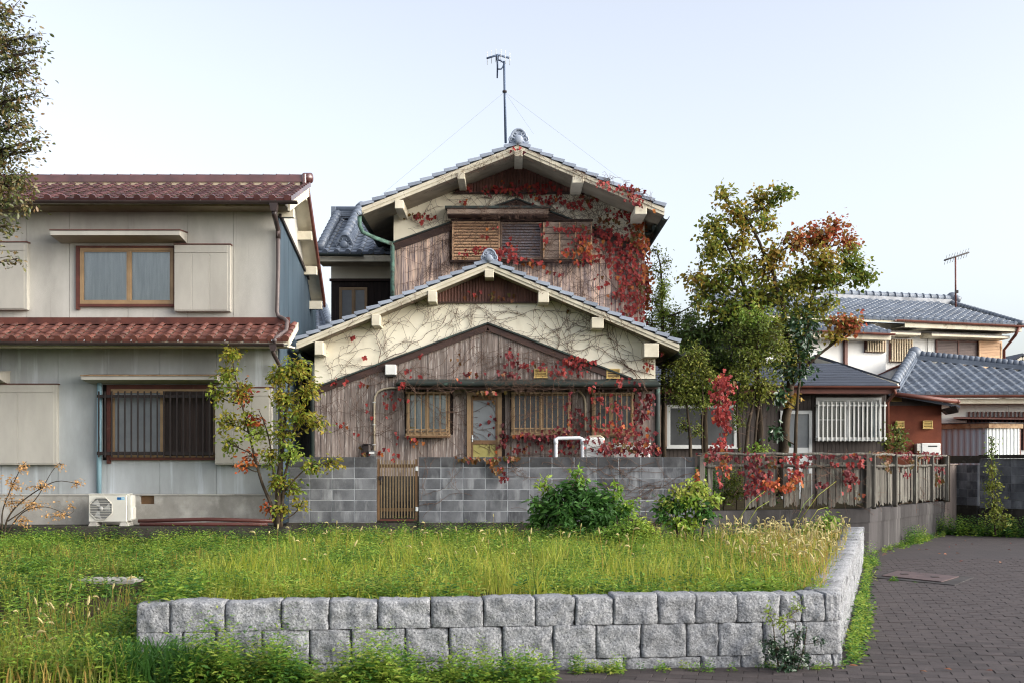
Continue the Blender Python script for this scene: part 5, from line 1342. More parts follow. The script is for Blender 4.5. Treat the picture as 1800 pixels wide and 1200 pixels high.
m_ = MB(); m_.box(a, b_ - .05, 28.92, 28.95, kz - .2, kz - .065); m_.box(a, b_ - .1, 28.951, KD - .02, kz - .2, kz - .17); m_.build('fascia', M['browngutter'], kh)
m_ = MB(); m_.tube([P(1572, 682, 28.85), P(1573, 690, 28.9), P(1567, 697, 29.2), P(1560, 706, KD - .05), P(1560, 790, KD - .05)], .045, 7); m_.build('downpipe', M['browngutter'], kh)
# second, higher gable behind with a pale rake board
m_ = MB(); A, B = P(1432, 622, 32.2), P(1578, 671, 30.2)
m_.prism([P(1432, 622, 32.2), P(1582, 671, 30.2), P(1582, 675, 30.2), P(1432, 630, 32.2)], (.3, 2.6, .0)); m_.build('upper_slope', M['slate'], kh)
m_ = MB(); m_.prism([P(1432, 628, 32.15), P(1578, 673, 30.15), P(1578, 678, 30.15), P(1432, 637, 32.15)], (.05, .06, 0)); m_.build('rake_board', M['creamwood'], kh)
m_ = MB(); m_.prism([P(1330, 640, 32.3), P(1432, 627, 32.3), P(1560, 668, 31.0), P(1560, 700, 31.0), P(1330, 700, 32.3)], (.0, .1, 0)); m_.build('gable_wall', M['plank_dark'], kh)
# red-brown extension
ED_ = 30.2; XE = lambda p: px(p, ED_); ZE = lambda p: pz(p, ED_)
m_ = MB(); m_.box(XE(1552), XE(1655), ED_, ED_ + 4, .5, ZE(712)); m_.build('red_wall', M['redwall'], kh)
m_ = MB(); m_.prism([(XE(1552), ED_ - .02, ZE(712) + .002), (XE(1655), ED_ - .02, ZE(712) + .002), (XE(1655), ED_ - .02, ZE(704)), (XE(1552), ED_ - .02, ZE(688))], (0, 3, 0)); m_.build('upper_band', M['brownclad'], kh)
q = [P(1562, 688, 29.8), P(1688, 712, 29.8), P(1688, 716, 29.8), P(1562, 694, 29.8)]
m_ = MB(); m_.prism(q, (.2, 3.5, .35)); m_.build('extension_roof', M['slate'], kh)
m_ = MB(); m_.tube([P(1567, 691, 29.7), P(1620, 697.5, 29.7), P(1684, 705, 29.7)], .055, 8); m_.ball(P(1684, 705, 29.7), .06); m_.build('gutter', M['browngutter'], kh, label='sloping red-brown gutter of the extension')
m_ = MB(); m_.prism([P(1656, 718, 29.9), P(1680, 712, 29.7), P(1687, 716, 29.7), P(1685, 724, 29.7), P(1668, 727, 29.9)], (.1, .5, 0)); m_.build('roof_corner', M['plank_dark'], kh)
m_ = MB(); m_.tube([P(1655, 700, 30.1), P(1672, 712, 29.95)], .05, 6); m_.build('rafter', M['plank_dark'], kh)
for (a1, b1, c1, d1) in ((1566, 1583, 705, 696), (1621, 1638, 753, 738.5), (1573, 1588, 752, 739)):
    louvre_vent(kh, XE(a1), XE(b1), ZE(c1), ZE(d1), ED_ - .025, M['yellow'], n=4)
wh = thing('water_heater', 'white gas water heater with a black slot on the red-brown wall', 'water heater', (XE(1634), ED_ - .2, 1.5))
m_ = MB(); m_.cbox(XE(1615), XE(1648), ED_ - .22, ED_ - .003, ZE(800), ZE(778), .015); m_.build('casing', M['white'], wh)
m_ = MB(); m_.box(XE(1626), XE(1642), ED_ - .224, ED_ - .2205, ZE(784.5), ZE(782.5)); m_.build('exhaust_slot', M['dark'], wh)
m_ = MB(); m_.cbox(XE(1607), XE(1614.5), ED_ - .2, ED_ - .003, ZE(796), ZE(779), .012); m_.build('side_box', M['ac'], wh)

# ------------------------------------------------------------------ white two-storey house behind
HA = R(17); HO = Vector((px(1600, 38), 38, 0)); hu = Vector((math.cos(HA), math.sin(HA), 0)); hv = Vector((-math.sin(HA), math.cos(HA), 0))
def HU(p, v=0.):      # distance along the facade for photograph column p at set-back v
    k = (p - 900) / F; o = HO + hv * v
    return (k * o.y - o.x) / (hu.x - k * hu.y)
def HP(u, v, z): return HO + hu * u + hv * v + Vector((0, 0, z))
def HZ_(p, u, v): q = HO + hu * u + hv * v; return pz(p, q.y)
hh = thing('white_house', 'white rendered two-storey house with grey tiled roofs behind the trees', 'house', tuple(HO))
HM = Matrix.Translation(HO) @ Matrix.Rotation(HA, 4, 'Z')
class HB(MB):
    def hbox(s, u0, u1, v0, v1, z0, z1, mi=0):
        s.prism([HP(u0, v0, z0), HP(u1, v0, z0), HP(u1, v0, z1), HP(u0, v0, z1)], hv * (v1 - v0), mi)
ur_ = HU(1760); LE = HU(1330); ez_ = HZ_(563, HU(1590), -.7)
m_ = HB(); m_.hbox(LE, ur_, .03, 6, .4, ez_ - .02); m_.build('wall_core', M['dark'], hh)
m_ = HB(); m_.hbox(LE, ur_, .02, .029, .4, .5); hw = m_.build('wall', M['whitewall'], hh)
js = [HU(p) for p in (1440, 1500, 1566, 1604, 1638, 1700)] + [ur_]; js = [LE] + [v for v in js if v > LE]
for a, b in zip(js, js[1:]): m_ = HB(); m_.hbox(a + .004, b - .004, 0, .019, .5, ez_ - .05); m_.build('panel', M['whitewall'], hw)
m_ = HB(); m_.hbox(ur_ + .001, ur_ + .03, .0, 6, .4, ez_ - .05); m_.build('side_wall', M['whitewall'], hh)
# projecting bay with its own lower eave
pu0, pu1 = HU(1345, -.9), HU(1557, -.9)
m_ = HB(); m_.hbox(pu0, pu1, -.9, -.002, .4, HZ_(584, HU(1520), -.9)); m_.build('bay_wall', M['whitewall'], hh)
m_ = HB(); u_ = HU(1482, -.9); m_.hbox(u_, u_ + .1, -1.0, -.91, 2.6, HZ_(590, u_, -.9)); m_.build('downpipe', M['browngutter'], hh)
eu0, eu1 = HU(1280, -1.4), HU(1797, -.7)
rv = 3.4; rzz = HZ_(524, HU(1600), rv - .2)
def hroof(nm, u0, u1, v0, z0, v1, z1, hipr, cols, rows_, bud, mat, u1t=None):
    u1t = u1 if u1t is None else u1t
    m_ = MB(); m_.prism([HP(u0, v0 + .03, z0 - .04), HP(u1, v0 + .03, z0 - .04), HP(u1t, v1, z1 - .04), HP(u0, v1, z1 - .04)], (0, 0, -.06)); rf = m_.build(nm, M['creamwood'], hh)
    V = HP(0, v1, z1) - HP(0, v0, z0); Lv = V.length; n = int((u1 - u0) / .275)
    cl = lambda u, v: u < (u1 - u0) - (u1 - u1t) * (v / Lv) + .05
    left = n - cols
    bud = roof_tiles(rf, HP(u0 + left * .275, v0, z0), hu, V, cols, rows_, .275, Lv / rows_, mat, bud, clip=lambda u, v: cl(u + left * .275, v))
    if left > 0: roof_tiles(rf, HP(u0, v0, z0), hu, V, left, rows_, .275, Lv / rows_, mat, 0)
    return rf, bud
um, ut = HU(1560), HU(1670, rv)
bud = 300
hr, bud = hroof('main_roof', LE - .4, eu1, -.7, ez_, rv, rzz, 1, 22, 15, 185, M['tile_grey'], ut)
# right hip
m_ = MB(); m_.prism([HP(eu1, -.7, ez_ - .03), HP(eu1, 7, ez_ - .03), HP(ut, rv, rzz - .03)], (0, 0, -.05)); m_.build('hip_slope', M['tile_grey'], hr)
m_ = MB(); d0, d1 = HP(eu1, -.7, ez_ + .03), HP(ut, rv, rzz + .03); n = 22
for k in range(n): m_.tube([d0.lerp(d1, k / n), d0.lerp(d1, (k + 1) / n)], [.1, .075], 8)
m_.build('hip_ridge', M['tile_grey'], hr)
m_ = MB(); m_.prism([HP(LE - .4, rv - .12, rzz - .05), HP(ut, rv - .12, rzz - .05), HP(ut, rv - .12, rzz + .12), HP(LE - .4, rv - .12, rzz + .12)], hv * .24); m_.build('ridge_base', M['mortar_grey'], hr)
cap = MB(); cap.tube([(0, 0, 0), (.05, 0, 0), (.06, 0, 0), (.29, 0, 0)], [.135, .135, .11, .11], 9); cme2 = cap.mesh('ridge_cap', M['tile_grey'])
for k in range(int((ut - LE + .4) / .29)):
    q = HP(ut - .29 * (k + 1), rv, rzz + .17); place('ridge_cap', cme2, hr, M=Matrix.Translation(q) @ Matrix.Rotation(HA, 4, 'Z'))
m_ = MB(); q = HP(ut + .1, rv, rzz + .2); m_.ball(q, .2, 10, 6, sq=(1.1, .8, 1)); m_.tube([q, q + Vector((.25, -.1, -.12))], [.16, .12], 9); m_.build('ridge_end', M['tile_grey'], hr)
m_ = HB(); m_.hbox(HU(1590, -.72), eu1 - .05, -.72, .01, ez_ - .24, ez_ - .2); m_.hbox(HU(1590, -.72), eu1 - .05, -.74, -.721, ez_ - .24, ez_ - .07); m_.build('eave_board', M['creamwood'], hh)
gutter(hh, [HP(HU(1575, -.8), -.8, ez_ - .02), HP(eu1, -.8, ez_ - .05)], .07, M['browngutter'])
# lower bay roof
bz = HZ_(583, HU(1520, -1.5), -1.5)
br_, bud2 = hroof('bay_roof', pu0 - .5, HU(1574, -1.5), -1.5, bz, .6, bz + (rzz - ez_) / (rv + .7) * 2.1 + .06, 0, 11, 8, 60, M['tile_grey'], HU(1574, -1.5) - .5)
gutter(hh, [HP(pu0 - .5, -1.6, bz - .02), HP(HU(1572, -1.6), -1.6, bz - .04)], .07, M['browngutter'])
m_ = HB(); m_.hbox(pu0 - .5, HU(1567, -1.5), -1.46, -.9, bz - .22, bz - .18); m_.hbox(pu0 - .5, HU(1567, -1.5), -1.48, -1.461, bz - .22, bz - .07); m_.build('eave_board', M['creamwood'], hh)
m_ = MB(); m_.tube([HP(eu1 - .2, -.8, ez_ - .1), HP(eu1 - .3, -.75, ez_ - .35), HP(ur_ + .06, -.06, ez_ - .75), HP(ur_ + .06, -.06, 1.5)], .05, 7); m_.build('downpipe', M['browngutter'], hh)
# windows
def hwin(p0, p1, z0p, z1p, v, fm, pm_, name, lab, nb=0, bm=None, mull=(), lou=None):
    u0, u1 = HU(p0, v), HU(p1, v); z0, z1 = HZ_(z0p, u0, v), HZ_(z1p, u0, v)
    m_ = HB(); f = .05
    m_.hbox(u0, u1, v - .06, v - .002, z1 - f, z1); m_.hbox(u0, u1, v - .06, v - .002, z0, z0 + f); m_.hbox(u0, u0 + f, v - .06, v - .002, z0 + f, z1 - f); m_.hbox(u1 - f, u1, v - .06, v - .002, z0 + f, z1 - f)
    for q in mull: um_ = HU(q, v); m_.hbox(um_ - .025, um_ + .025, v - .065, v - .002, z0 + f, z1 - f)
    w = m_.build(name, fm, hh, label=lab)
    m_ = HB(); m_.hbox(u0 + f, u1 - f, v - .02, v - .004, z0 + f, z1 - f); m_.build('pane', pm_, w)
    for i in range(nb):
        u = lerp(u0, u1, (i + .5) / nb); m_ = HB(); m_.hbox(u - .018, u + .018, v - .16, v - .12, z0 + .02, z1 - .01); m_.build('bar', bm, w)
    if nb: 
        for zz in (z0 + .05, z1 - .09): m_ = HB(); m_.hbox(u0, u1, v - .119, v - .061, zz - .03, zz + .03); m_.build('rail', bm, w)
    if lou:
        m_ = HB()
        for i in range(lou):
            z = lerp(z0 + f, z1 - f, (i + .5) / lou); m_.hbox(u0 + f, u1 - f, v - .045, v - .021, z - (z1 - z0) / lou * .4, z + (z1 - z0) / lou * .36)
        m_.build('louvres', pm_, w, kind='stuff')
hwin(1519, 1553.5, 619, 583, -.9, M['redtrim'], M['dark'], 'slatted_window', 'small window with brown upright slats on the bay', 8, M['mortar'])
hwin(1562, 1601, 636, 596, 0, M['redtrim'], M['dark'], 'slatted_window', 'small window with upright slats beside the bay', 9, M['mortar'])
hwin(1644, 1719, 646, 597, 0, M['redtrim'], M['shutter_brown'], 'shuttered_window', 'wide window with closed brown shutters', mull=(1683,), lou=16)
hwin(1719.5, 1759.5, 647, 599, -.08, M['shutter_tan'], M['shutter_tan'], 'shutter_case', 'tan louvred shutter case', lou=16)
def hhood(p0, p1, zp, v, out):
    u0, u1 = HU(p0, v - out), HU(p1, v - out); z = HZ_(zp, u0, v - out); m_ = HB(); m_.prism([HP(u0, v, z + .0), HP(u0, v - out, z + .03), HP(u0, v - out, z + .09), HP(u0, v, z + .16)], hu * (u1 - u0)); h_ = m_.build('window_hood', M['creamwood'], hh)
    m_ = HB(); m_.prism([HP(u0, v, z + .163), HP(u0, v - out, z + .093), HP(u0, v - out, z + .12), HP(u0, v, z + .19)], hu * (u1 - u0)); m_.build('flashing', M['darkgutter'], h_)
hhood(1560, 1619, 589, 0, .6); hhood(1638, 1775, 592, 0, .6)
m_ = HB(); u_ = HU(1627); z_ = HZ_(589, u_, 0); m_.tube([HP(u_, -.08, z_), HP(u_, -.003, z_)], .06, 8); m_.tube([HP(u_, -.05, z_), HP(u_ + .05, -.04, z_ - .2), HP(u_ + .04, -.03, z_ - .9)], .012, 5); m_.build('cable_inlet', M['grille'], hh)
# front wing: hipped tiled roof and wall below
fD = 33.6; fe0 = P(1566, 692, fD); fe1 = P(1900, 693, fD - .1); fe1.z = fe0.z
apx = P(1604, 634, 36.9); 
V = Vector((0, 3.2, apx.z - fe0.z)); nn = 13; LvF = V.length
m_ = MB(); far = Vector((fe1.x + .6, apx.y + .2, lerp(fe0.z, apx.z, .62)))
m_.prism([fe0 + Vector((0, .03, -.05)), fe1 + Vector((0, .03, -.05)), Vector((fe1.x, fD + 3.2 * .6, lerp(fe0.z, apx.z, .6) - .05)), apx + Vector((0, 0, -.05))], (0, 0, -.06)); fr_ = m_.build('wing_roof', M['creamwood'], hh)
slopeclip = lambda u, v: (v / LvF * (apx.x - fe0.x) - .12 < u) and (v / LvF < 1.02 - .40 * max(0, u - (apx.x - fe0.x)) / (fe1.x - apx.x))
nc = int((fe1.x - fe0.x) / .275)
roof_tiles(fr_, fe0, (1, 0, 0), V, 16, nn, .275, LvF / nn, M['tile_grey'], 200, clip=slopeclip)
roof_tiles(fr_, fe0 + Vector((16 * .275, 0, 0)), (1, 0, 0), V, nc - 16, nn, .275, LvF / nn, M['tile_grey'], 0, clip=lambda u, v: slopeclip(u + 16 * .275, v))
# left hip face
lf0 = P(1490, 676, 36.6)
m_ = MB(); m_.prism([fe0 + Vector((-.0, .05, -.03)), apx + Vector((0, 0, -.03)), lf0], (0, 0, -.05)); lface = m_.build('hip_slope', M['tile_grey'], fr_)
Uv = (fe0 - lf0); Uv = Vector((Uv.x, Uv.y, 0)); Lw = Uv.length; O_ = Vector((lf0.x, lf0.y, fe0.z)); nrm = Vector((Uv.y, -Uv.x, 0)).normalized(); inn = -nrm if (apx - fe0).dot(-nrm) > 0 else nrm
dist = (apx - fe0).dot(inn); Vv = inn * dist + Vector((0, 0, apx.z - fe0.z)); ap_u = (apx - O_).dot(Uv.normalized())
roof_tiles(fr_, O_, Uv, Vv, int(Lw / .275), 9, .275, Vv.length / 9, M['tile_grey'], 40, clip=lambda u, v: u < Lw - (Lw - ap_u) * v / Vv.length + .05 and u > ap_u * v / Vv.length - .1)
def ridge_run(d0, d1, r, n, parent, nm, base=True):
    m_ = MB()
    if base:
        for k in range(2): m_.beam(d0 + Vector((0, 0, .02 + .07 * k)), d1 + Vector((0, 0, .02 + .07 * k)), r * 2.6 - .06 * k, .065)
    for k in range(n): m_.tube([d0.lerp(d1, k / n) + Vector((0, 0, .17)), d0.lerp(d1, (k + 1) / n) + Vector((0, 0, .165))], [r * 1.15, r], 9)
    return m_.build(nm, M['tile_grey'], parent)
hp_ = ridge_run(fe0 + Vector((.05, -.05, .08)), apx + Vector((0, 0, .05)), .13, 11, fr_, 'hip_ridge')
m_ = MB(); q = fe0 + Vector((.05, -.12, .2)); m_.ball(q, .17, 10, 6, sq=(1, 1, .8)); m_.build('hip_end', M['tile_grey'], hp_)
rend = Vector((fe1.x, fD + 3.2 * .62, lerp(fe0.z, apx.z, .62)))
ridge_run(apx + Vector((.1, 0, .05)), rend + Vector((0, 0, .02)), .1, 24, fr_, 'ridge')
m_ = MB(); m_.ball(apx + Vector((.06, -.02, .24)), .25, 12, 7, sq=(.9, .7, .85)); m_.build('ridge_end', M['tile_grey'], fr_)
m_ = MB(); m_.beam(P(1512, 676, 36.4), P(1592, 640, 37.0), .12, .16); m_.build('roof_flashing', M['redtrim'], hh)
gutter(hh, [fe0 + Vector((-.1, -.1, -.03)), fe1 + Vector((0, -.1, -.03))], .075, M['browngutter'])
m_ = MB(); m_.box(fe0.x + .1, fe1.x, fD + .02, fD + .05, fe0.z - .26, fe0.z - .115); m_.box(fe0.x + .1, fe1.x, fD + .051, fD + .75, fe0.z - .26, fe0.z - .22); m_.build('eave_board', M['creamwood'], hh)
W2 = fD + .75
js = [px(p, W2) for p in (1570, 1655, 1714, 1773, 1832, 1900)]
for a, b in zip(js, js[1:]): m_ = MB(); m_.box(a + .004, b - .004, W2, W2 + .02, .4, fe0.z - .23); m_.build('panel', M['whitewall'], hh)
m_ = MB(); m_.box(js[0], js[-1], W2 + .021, W2 + 3.2, .4, fe0.z - .1); m_.build('wing_core', M['dark'], hh)
m_ = MB(); m_.prism([P(1682, 734, W2) + Vector((0, 0, 0)), P(1676, 735, W2 - .6), P(1690, 738, W2 - .6), P(1900, 738, W2 - .6), P(1900, 734, W2)], (0, 0, .04)); m_.build('awning', M['redtrim'], hh)
m_ = MB(); m_.box(px(1700, W2), px(1900, W2), W2 - .02, W2 - .002, pz(790, W2), pz(737, W2)); sw_ = m_.build('slatted_screen', M['dark'], hh)
mbar = MB(); mbar.box(-.025, .025, -.05, -.022, 0, 1.1); mm = mbar.mesh('slat', M['redtrim'])
for k in range(22): place('slat', mm, sw_, M=Matrix.Translation((px(1703, W2) + .12 * k, W2, pz(790, W2))))
# air conditioner on the wing roof
a2 = thing('air_conditioner', 'cream air conditioner on the tiled wing roof below the brown shutters', 'air conditioner', (px(1642, 37.2), 37.2, pz(645, 37.2)))
m_ = MB(); m_.cbox(px(1625, 37.2), px(1661, 37.2), 37.2, 37.55, pz(652, 37.2), pz(628, 37.2), .02); m_.build('casing', M['ac'], a2)
m_ = MB(); m_.tube([P(1634, 640, 37.195), P(1634, 640, 37.18)], .17, 12); m_.build('fan_ring', M['grille'], a2)
# steel shed
SDp = 31.3; sh = thing('storage_shed', 'pale steel storage shed with a rusty roof edge behind the block wall', 'shed', (px(1735, SDp), SDp, 1))
cS = P(1735, 800, SDp); z1 = pz(750, SDp); zb_ = .9
lS = P(1650, 800, 32.3); rS = P(1792, 800, 31.6); lS.z = rS.z = cS.z
def ribwall(a, b, n, mat, nm):
    a = Vector((a.x, a.y, zb_)); b = Vector((b.x, b.y, zb_)); d = (b - a); o = Vector((d.y, -d.x, 0)).normalized() * .02; vs = []
    for i in range(n * 4 + 1): p = a + d * (i / (n * 4)) + o * (0, 0, 1, 1)[i % 4]; vs += [p, p + Vector((0, 0, z1 - zb_))]
    m_ = MB(); m_.add(vs, [(2 * i, 2 * i + 2, 2 * i + 3, 2 * i + 1) for i in range(n * 4)]); return m_.build(nm, mat, sh)
ribwall(lS, cS, 8, M['shed'], 'side_wall'); ribwall(cS, rS, 9, M['shedw'], 'front_wall')
back = lS + (rS - cS)
m_ = MB(); m_.prism([Vector((p.x, p.y, z1 - .02)) for p in (lS + Vector((-.1, 0, 0)), cS + Vector((0, -.12, 0)), rS + Vector((.1, 0, 0)), back + Vector((0, .1, 0)))], (0, 0, .12)); m_.build('roof', M['rust'], sh)
m_ = MB(); m_.prism([Vector((p.x, p.y, z1 + .102)) for p in (lS + Vector((-.14, 0, 0)), cS + Vector((0, -.16, 0)), rS + Vector((.14, 0, 0)), back + Vector((0, .14, 0)))], (0, 0, .03)); m_.build('roof_sheet', M['conc'], sh)
m_ = MB(); m_.prism([rS + Vector((0, 0, 0)), rS + Vector((.05, .02, 0)), rS + Vector((.05, .02, .7)), rS + Vector((0, 0, .7))], (0, .05, 0)); m_.build('corner_post', M['redtrim'], sh)
# small house at the far right edge
sD = 48; s_h = thing('distant_house', 'small house with a dark roof and white gable edge seen past the white house', 'house', (px(1800, sD), sD, 0))
m_ = MB(); m_.prism([P(1762, 652, sD), P(1797, 628, sD), P(1860, 652, sD), P(1860, 800, sD), P(1762, 800, sD)], (0, 5, 0)); m_.build('wall', M['whitewall'], s_h)
m_ = MB(); m_.prism([P(1752, 656, sD - .8), P(1797, 624, sD - .8), P(1797, 620, sD - .8), P(1750, 652, sD - .8)], (0, 6, 0)); m_.prism([P(1797.2, 624, sD - .8), P(1866, 656, sD - .8), P(1866, 652, sD - .8), P(1797.2, 620, sD - .8)], (0, 6, 0)); m_.build('roof', M['slate'], s_h)
m_ = MB(); m_.beam(P(1755, 659, sD - .9), P(1797, 630, sD - .9), .06, .18); m_.beam(P(1797, 630, sD - .9), P(1862, 660, sD - .9), .06, .18); m_.build('bargeboard', M['creamwood'], s_h)
m_ = MB(); m_.prism([P(1765, 668, 45), P(1860, 676, 45), P(1860, 660, 47), P(1772, 655, 47)], (0, 0, -.1)); m_.build('lower_roof', M['slate'], s_h)
# house glimpsed between the stucco and the wooden house
gD = 40; g_h = thing('tiled_house', 'sliver of a house with a grey tiled roof glimpsed between two nearer houses', 'house', (px(568, gD), gD, 0))
m_ = MB(); m_.box(px(540, gD), px(576, gD), gD + .6, gD + 4, 0, pz(578, gD)); m_.build('wall', M['cream'], g_h)
m_ = MB(); a = P(530, 580, gD); b = P(579, 577, gD); c = P(569, 545, gD + 2.2); d = P(530, 545, gD + 2.2); m_.prism([a, b, c, d], (0, 0, -.08)); grf = m_.build('roof', M['tile_grey'], g_h)
roof_tiles(grf, a, b - a, d - a, 3, 8, .3, (d - a).length / 8, M['tile_grey'], 24)
ridge_run(b + Vector((0, 0, .02)), c, .12, 8, grf, 'hip_ridge')
m_ = MB(); m_.tube([P(565, 540, gD + 2.2), P(574, 538, gD + 2.2)], .14, 8); m_.build('ridge', M['tile_grey'], grf)

# ------------------------------------------------------------------ antennas
an = thing('tv_antenna', 'television antenna on a thin steel mast with guy wires above the gabled house', 'antenna', tuple(P(889, 250, 26.6)))
AN = 26.6; m_ = MB(); m_.tube([P(889, 252, AN), P(887, 160, AN), P(886, 108, AN)], [.03, .027, .024], 7); m_.build('mast', M['steel_blue'], an)
m_ = MB(); m_.tube([P(886, 111, AN), P(880, 107, AN), P(875, 106, AN)], .018, 6); m_.tube([P(886, 112, AN), P(884, 118, AN), P(881, 122, AN), P(875, 122, AN)], .016, 6); m_.build('arm', M['steel_blue'], an)
m_ = MB(); m_.tube([P(874, 97, AN - .2), P(874.5, 118, AN), P(874, 138, AN + .1)], [.022, .02, .016], 6); m_.build('rear_boom', M['steel_blue'], an)
m_ = MB(); m_.tube([P(856, 103, AN - .15), P(875, 97, AN), P(896, 102.5, AN + .15)], .024, 6); m_.build('boom', M['steel_blue'], an)
for k, p in enumerate((856.5, 864, 871.5, 880.5, 888.5, 896)):
    yc = 103 - (6 * (1 - abs(p - 875) / 20)); m_ = MB(); m_.tube([P(p, yc - 12, AN), P(p, yc + 12, AN)], .007, 5); m_.build('element', M['alu'], an)
m_ = MB(); m_.box(px(872, AN), px(877, AN), AN - .04, AN + .04, pz(106, AN), pz(100, AN)); m_.build('junction_box', M['iron'], an)
m_ = MB(); m_.tube([P(887, 163, AN - .03), P(887, 160, AN - .03)], .05, 8); m_.build('collar', M['iron'], an)
for q in ((660, 352, 25.2), (1100, 322, 25.2), (938, 236, 26.0), (890, 250, 29.8)):
    m_ = MB(); m_.tube([P(887, 162, AN), P(*q)], .0014, 4); m_.build('guy_wire', M['iron'], an)
a2 = thing('tv_antenna', 'tilted television antenna on a red mast above the white house roof', 'antenna', tuple(P(1680, 526, 41)))
m_ = MB(); m_.tube([P(1680, 540, 41), P(1679.5, 452, 41)], .03, 6); m_.build('mast', M['browngutter'], a2)
m_ = MB(); m_.tube([P(1660, 458, 40.5), P(1703, 444, 41.3)], .03, 6); m_.build('boom', M['iron'], a2)
for k in range(9):
    q = P(1660, 458, 40.5).lerp(P(1703, 444, 41.3), (k + .5) / 9); m_ = MB(); m_.tube([q + Vector((-.08, -.35, .1)), q + Vector((.08, .35, -.1))], .01, 4); m_.build('element', M['alu'], a2)
m_ = MB(); m_.box(px(1678, 41), px(1683, 41), 40.9, 41, pz(516, 41), pz(511, 41)); m_.build('junction_box', M['iron'], a2)

# ------------------------------------------------------------------ things between block wall and gabled house
wt = thing('white_tank', 'white box-shaped tank with rounded edges standing before the creeper-hung window', 'tank', (px(1045, 22.3), 22.3, .4))
D_ = 22.3; m_ = MB(); m_.cbox(px(1029, D_), px(1063, D_), D_, D_ + .35, .4, pz(767, D_), .03); m_.build('tank_body', M['white'], wt)
m_ = MB(); m_.tube([P(1032, 769, D_ + .02), P(1035, 766, D_ + .02), P(1056, 765.5, D_ + .02), P(1061, 769, D_ + .02)], .014, 6); m_.build('handle', M['mortar'], wt)
pf = thing('pipe_frame', 'white plastic pipe bent into a square hoop above the block wall', 'pipe', (px(1000, D_), D_, .4))
m_ = MB(); m_.tube([P(977, 900, D_), P(977, 776, D_), P(977.5, 771, D_), P(981, 769.5, D_), P(1019, 769, D_), P(1023, 770.5, D_), P(1024, 775, D_), P(1024, 900, D_)], .034, 9); m_.build('pipe_body', M['pipe_white'], pf)
for p in (977, 1024): m_ = MB(); m_.tube([P(p, 780, D_), P(p, 770, D_)], .042, 9); m_.build('pipe_socket', M['pipe_white'], pf)
bx = thing('cream_box', 'low cream storage box behind the right end of the block wall', 'box', (px(1120, 22.4), 22.4, .4))
m_ = MB(); m_.cbox(px(1080, 22.4), px(1143, 22.4), 22.4, 22.8, .4, pz(781, 22.4), .02); m_.build('box_body', M['white'], bx)
m_ = MB(); m_.cbox(px(1079, 22.4), px(1144, 22.4), 22.38, 22.82, pz(780, 22.4) - .0, pz(778, 22.4), .008); m_.build('lid', M['cream'], bx)
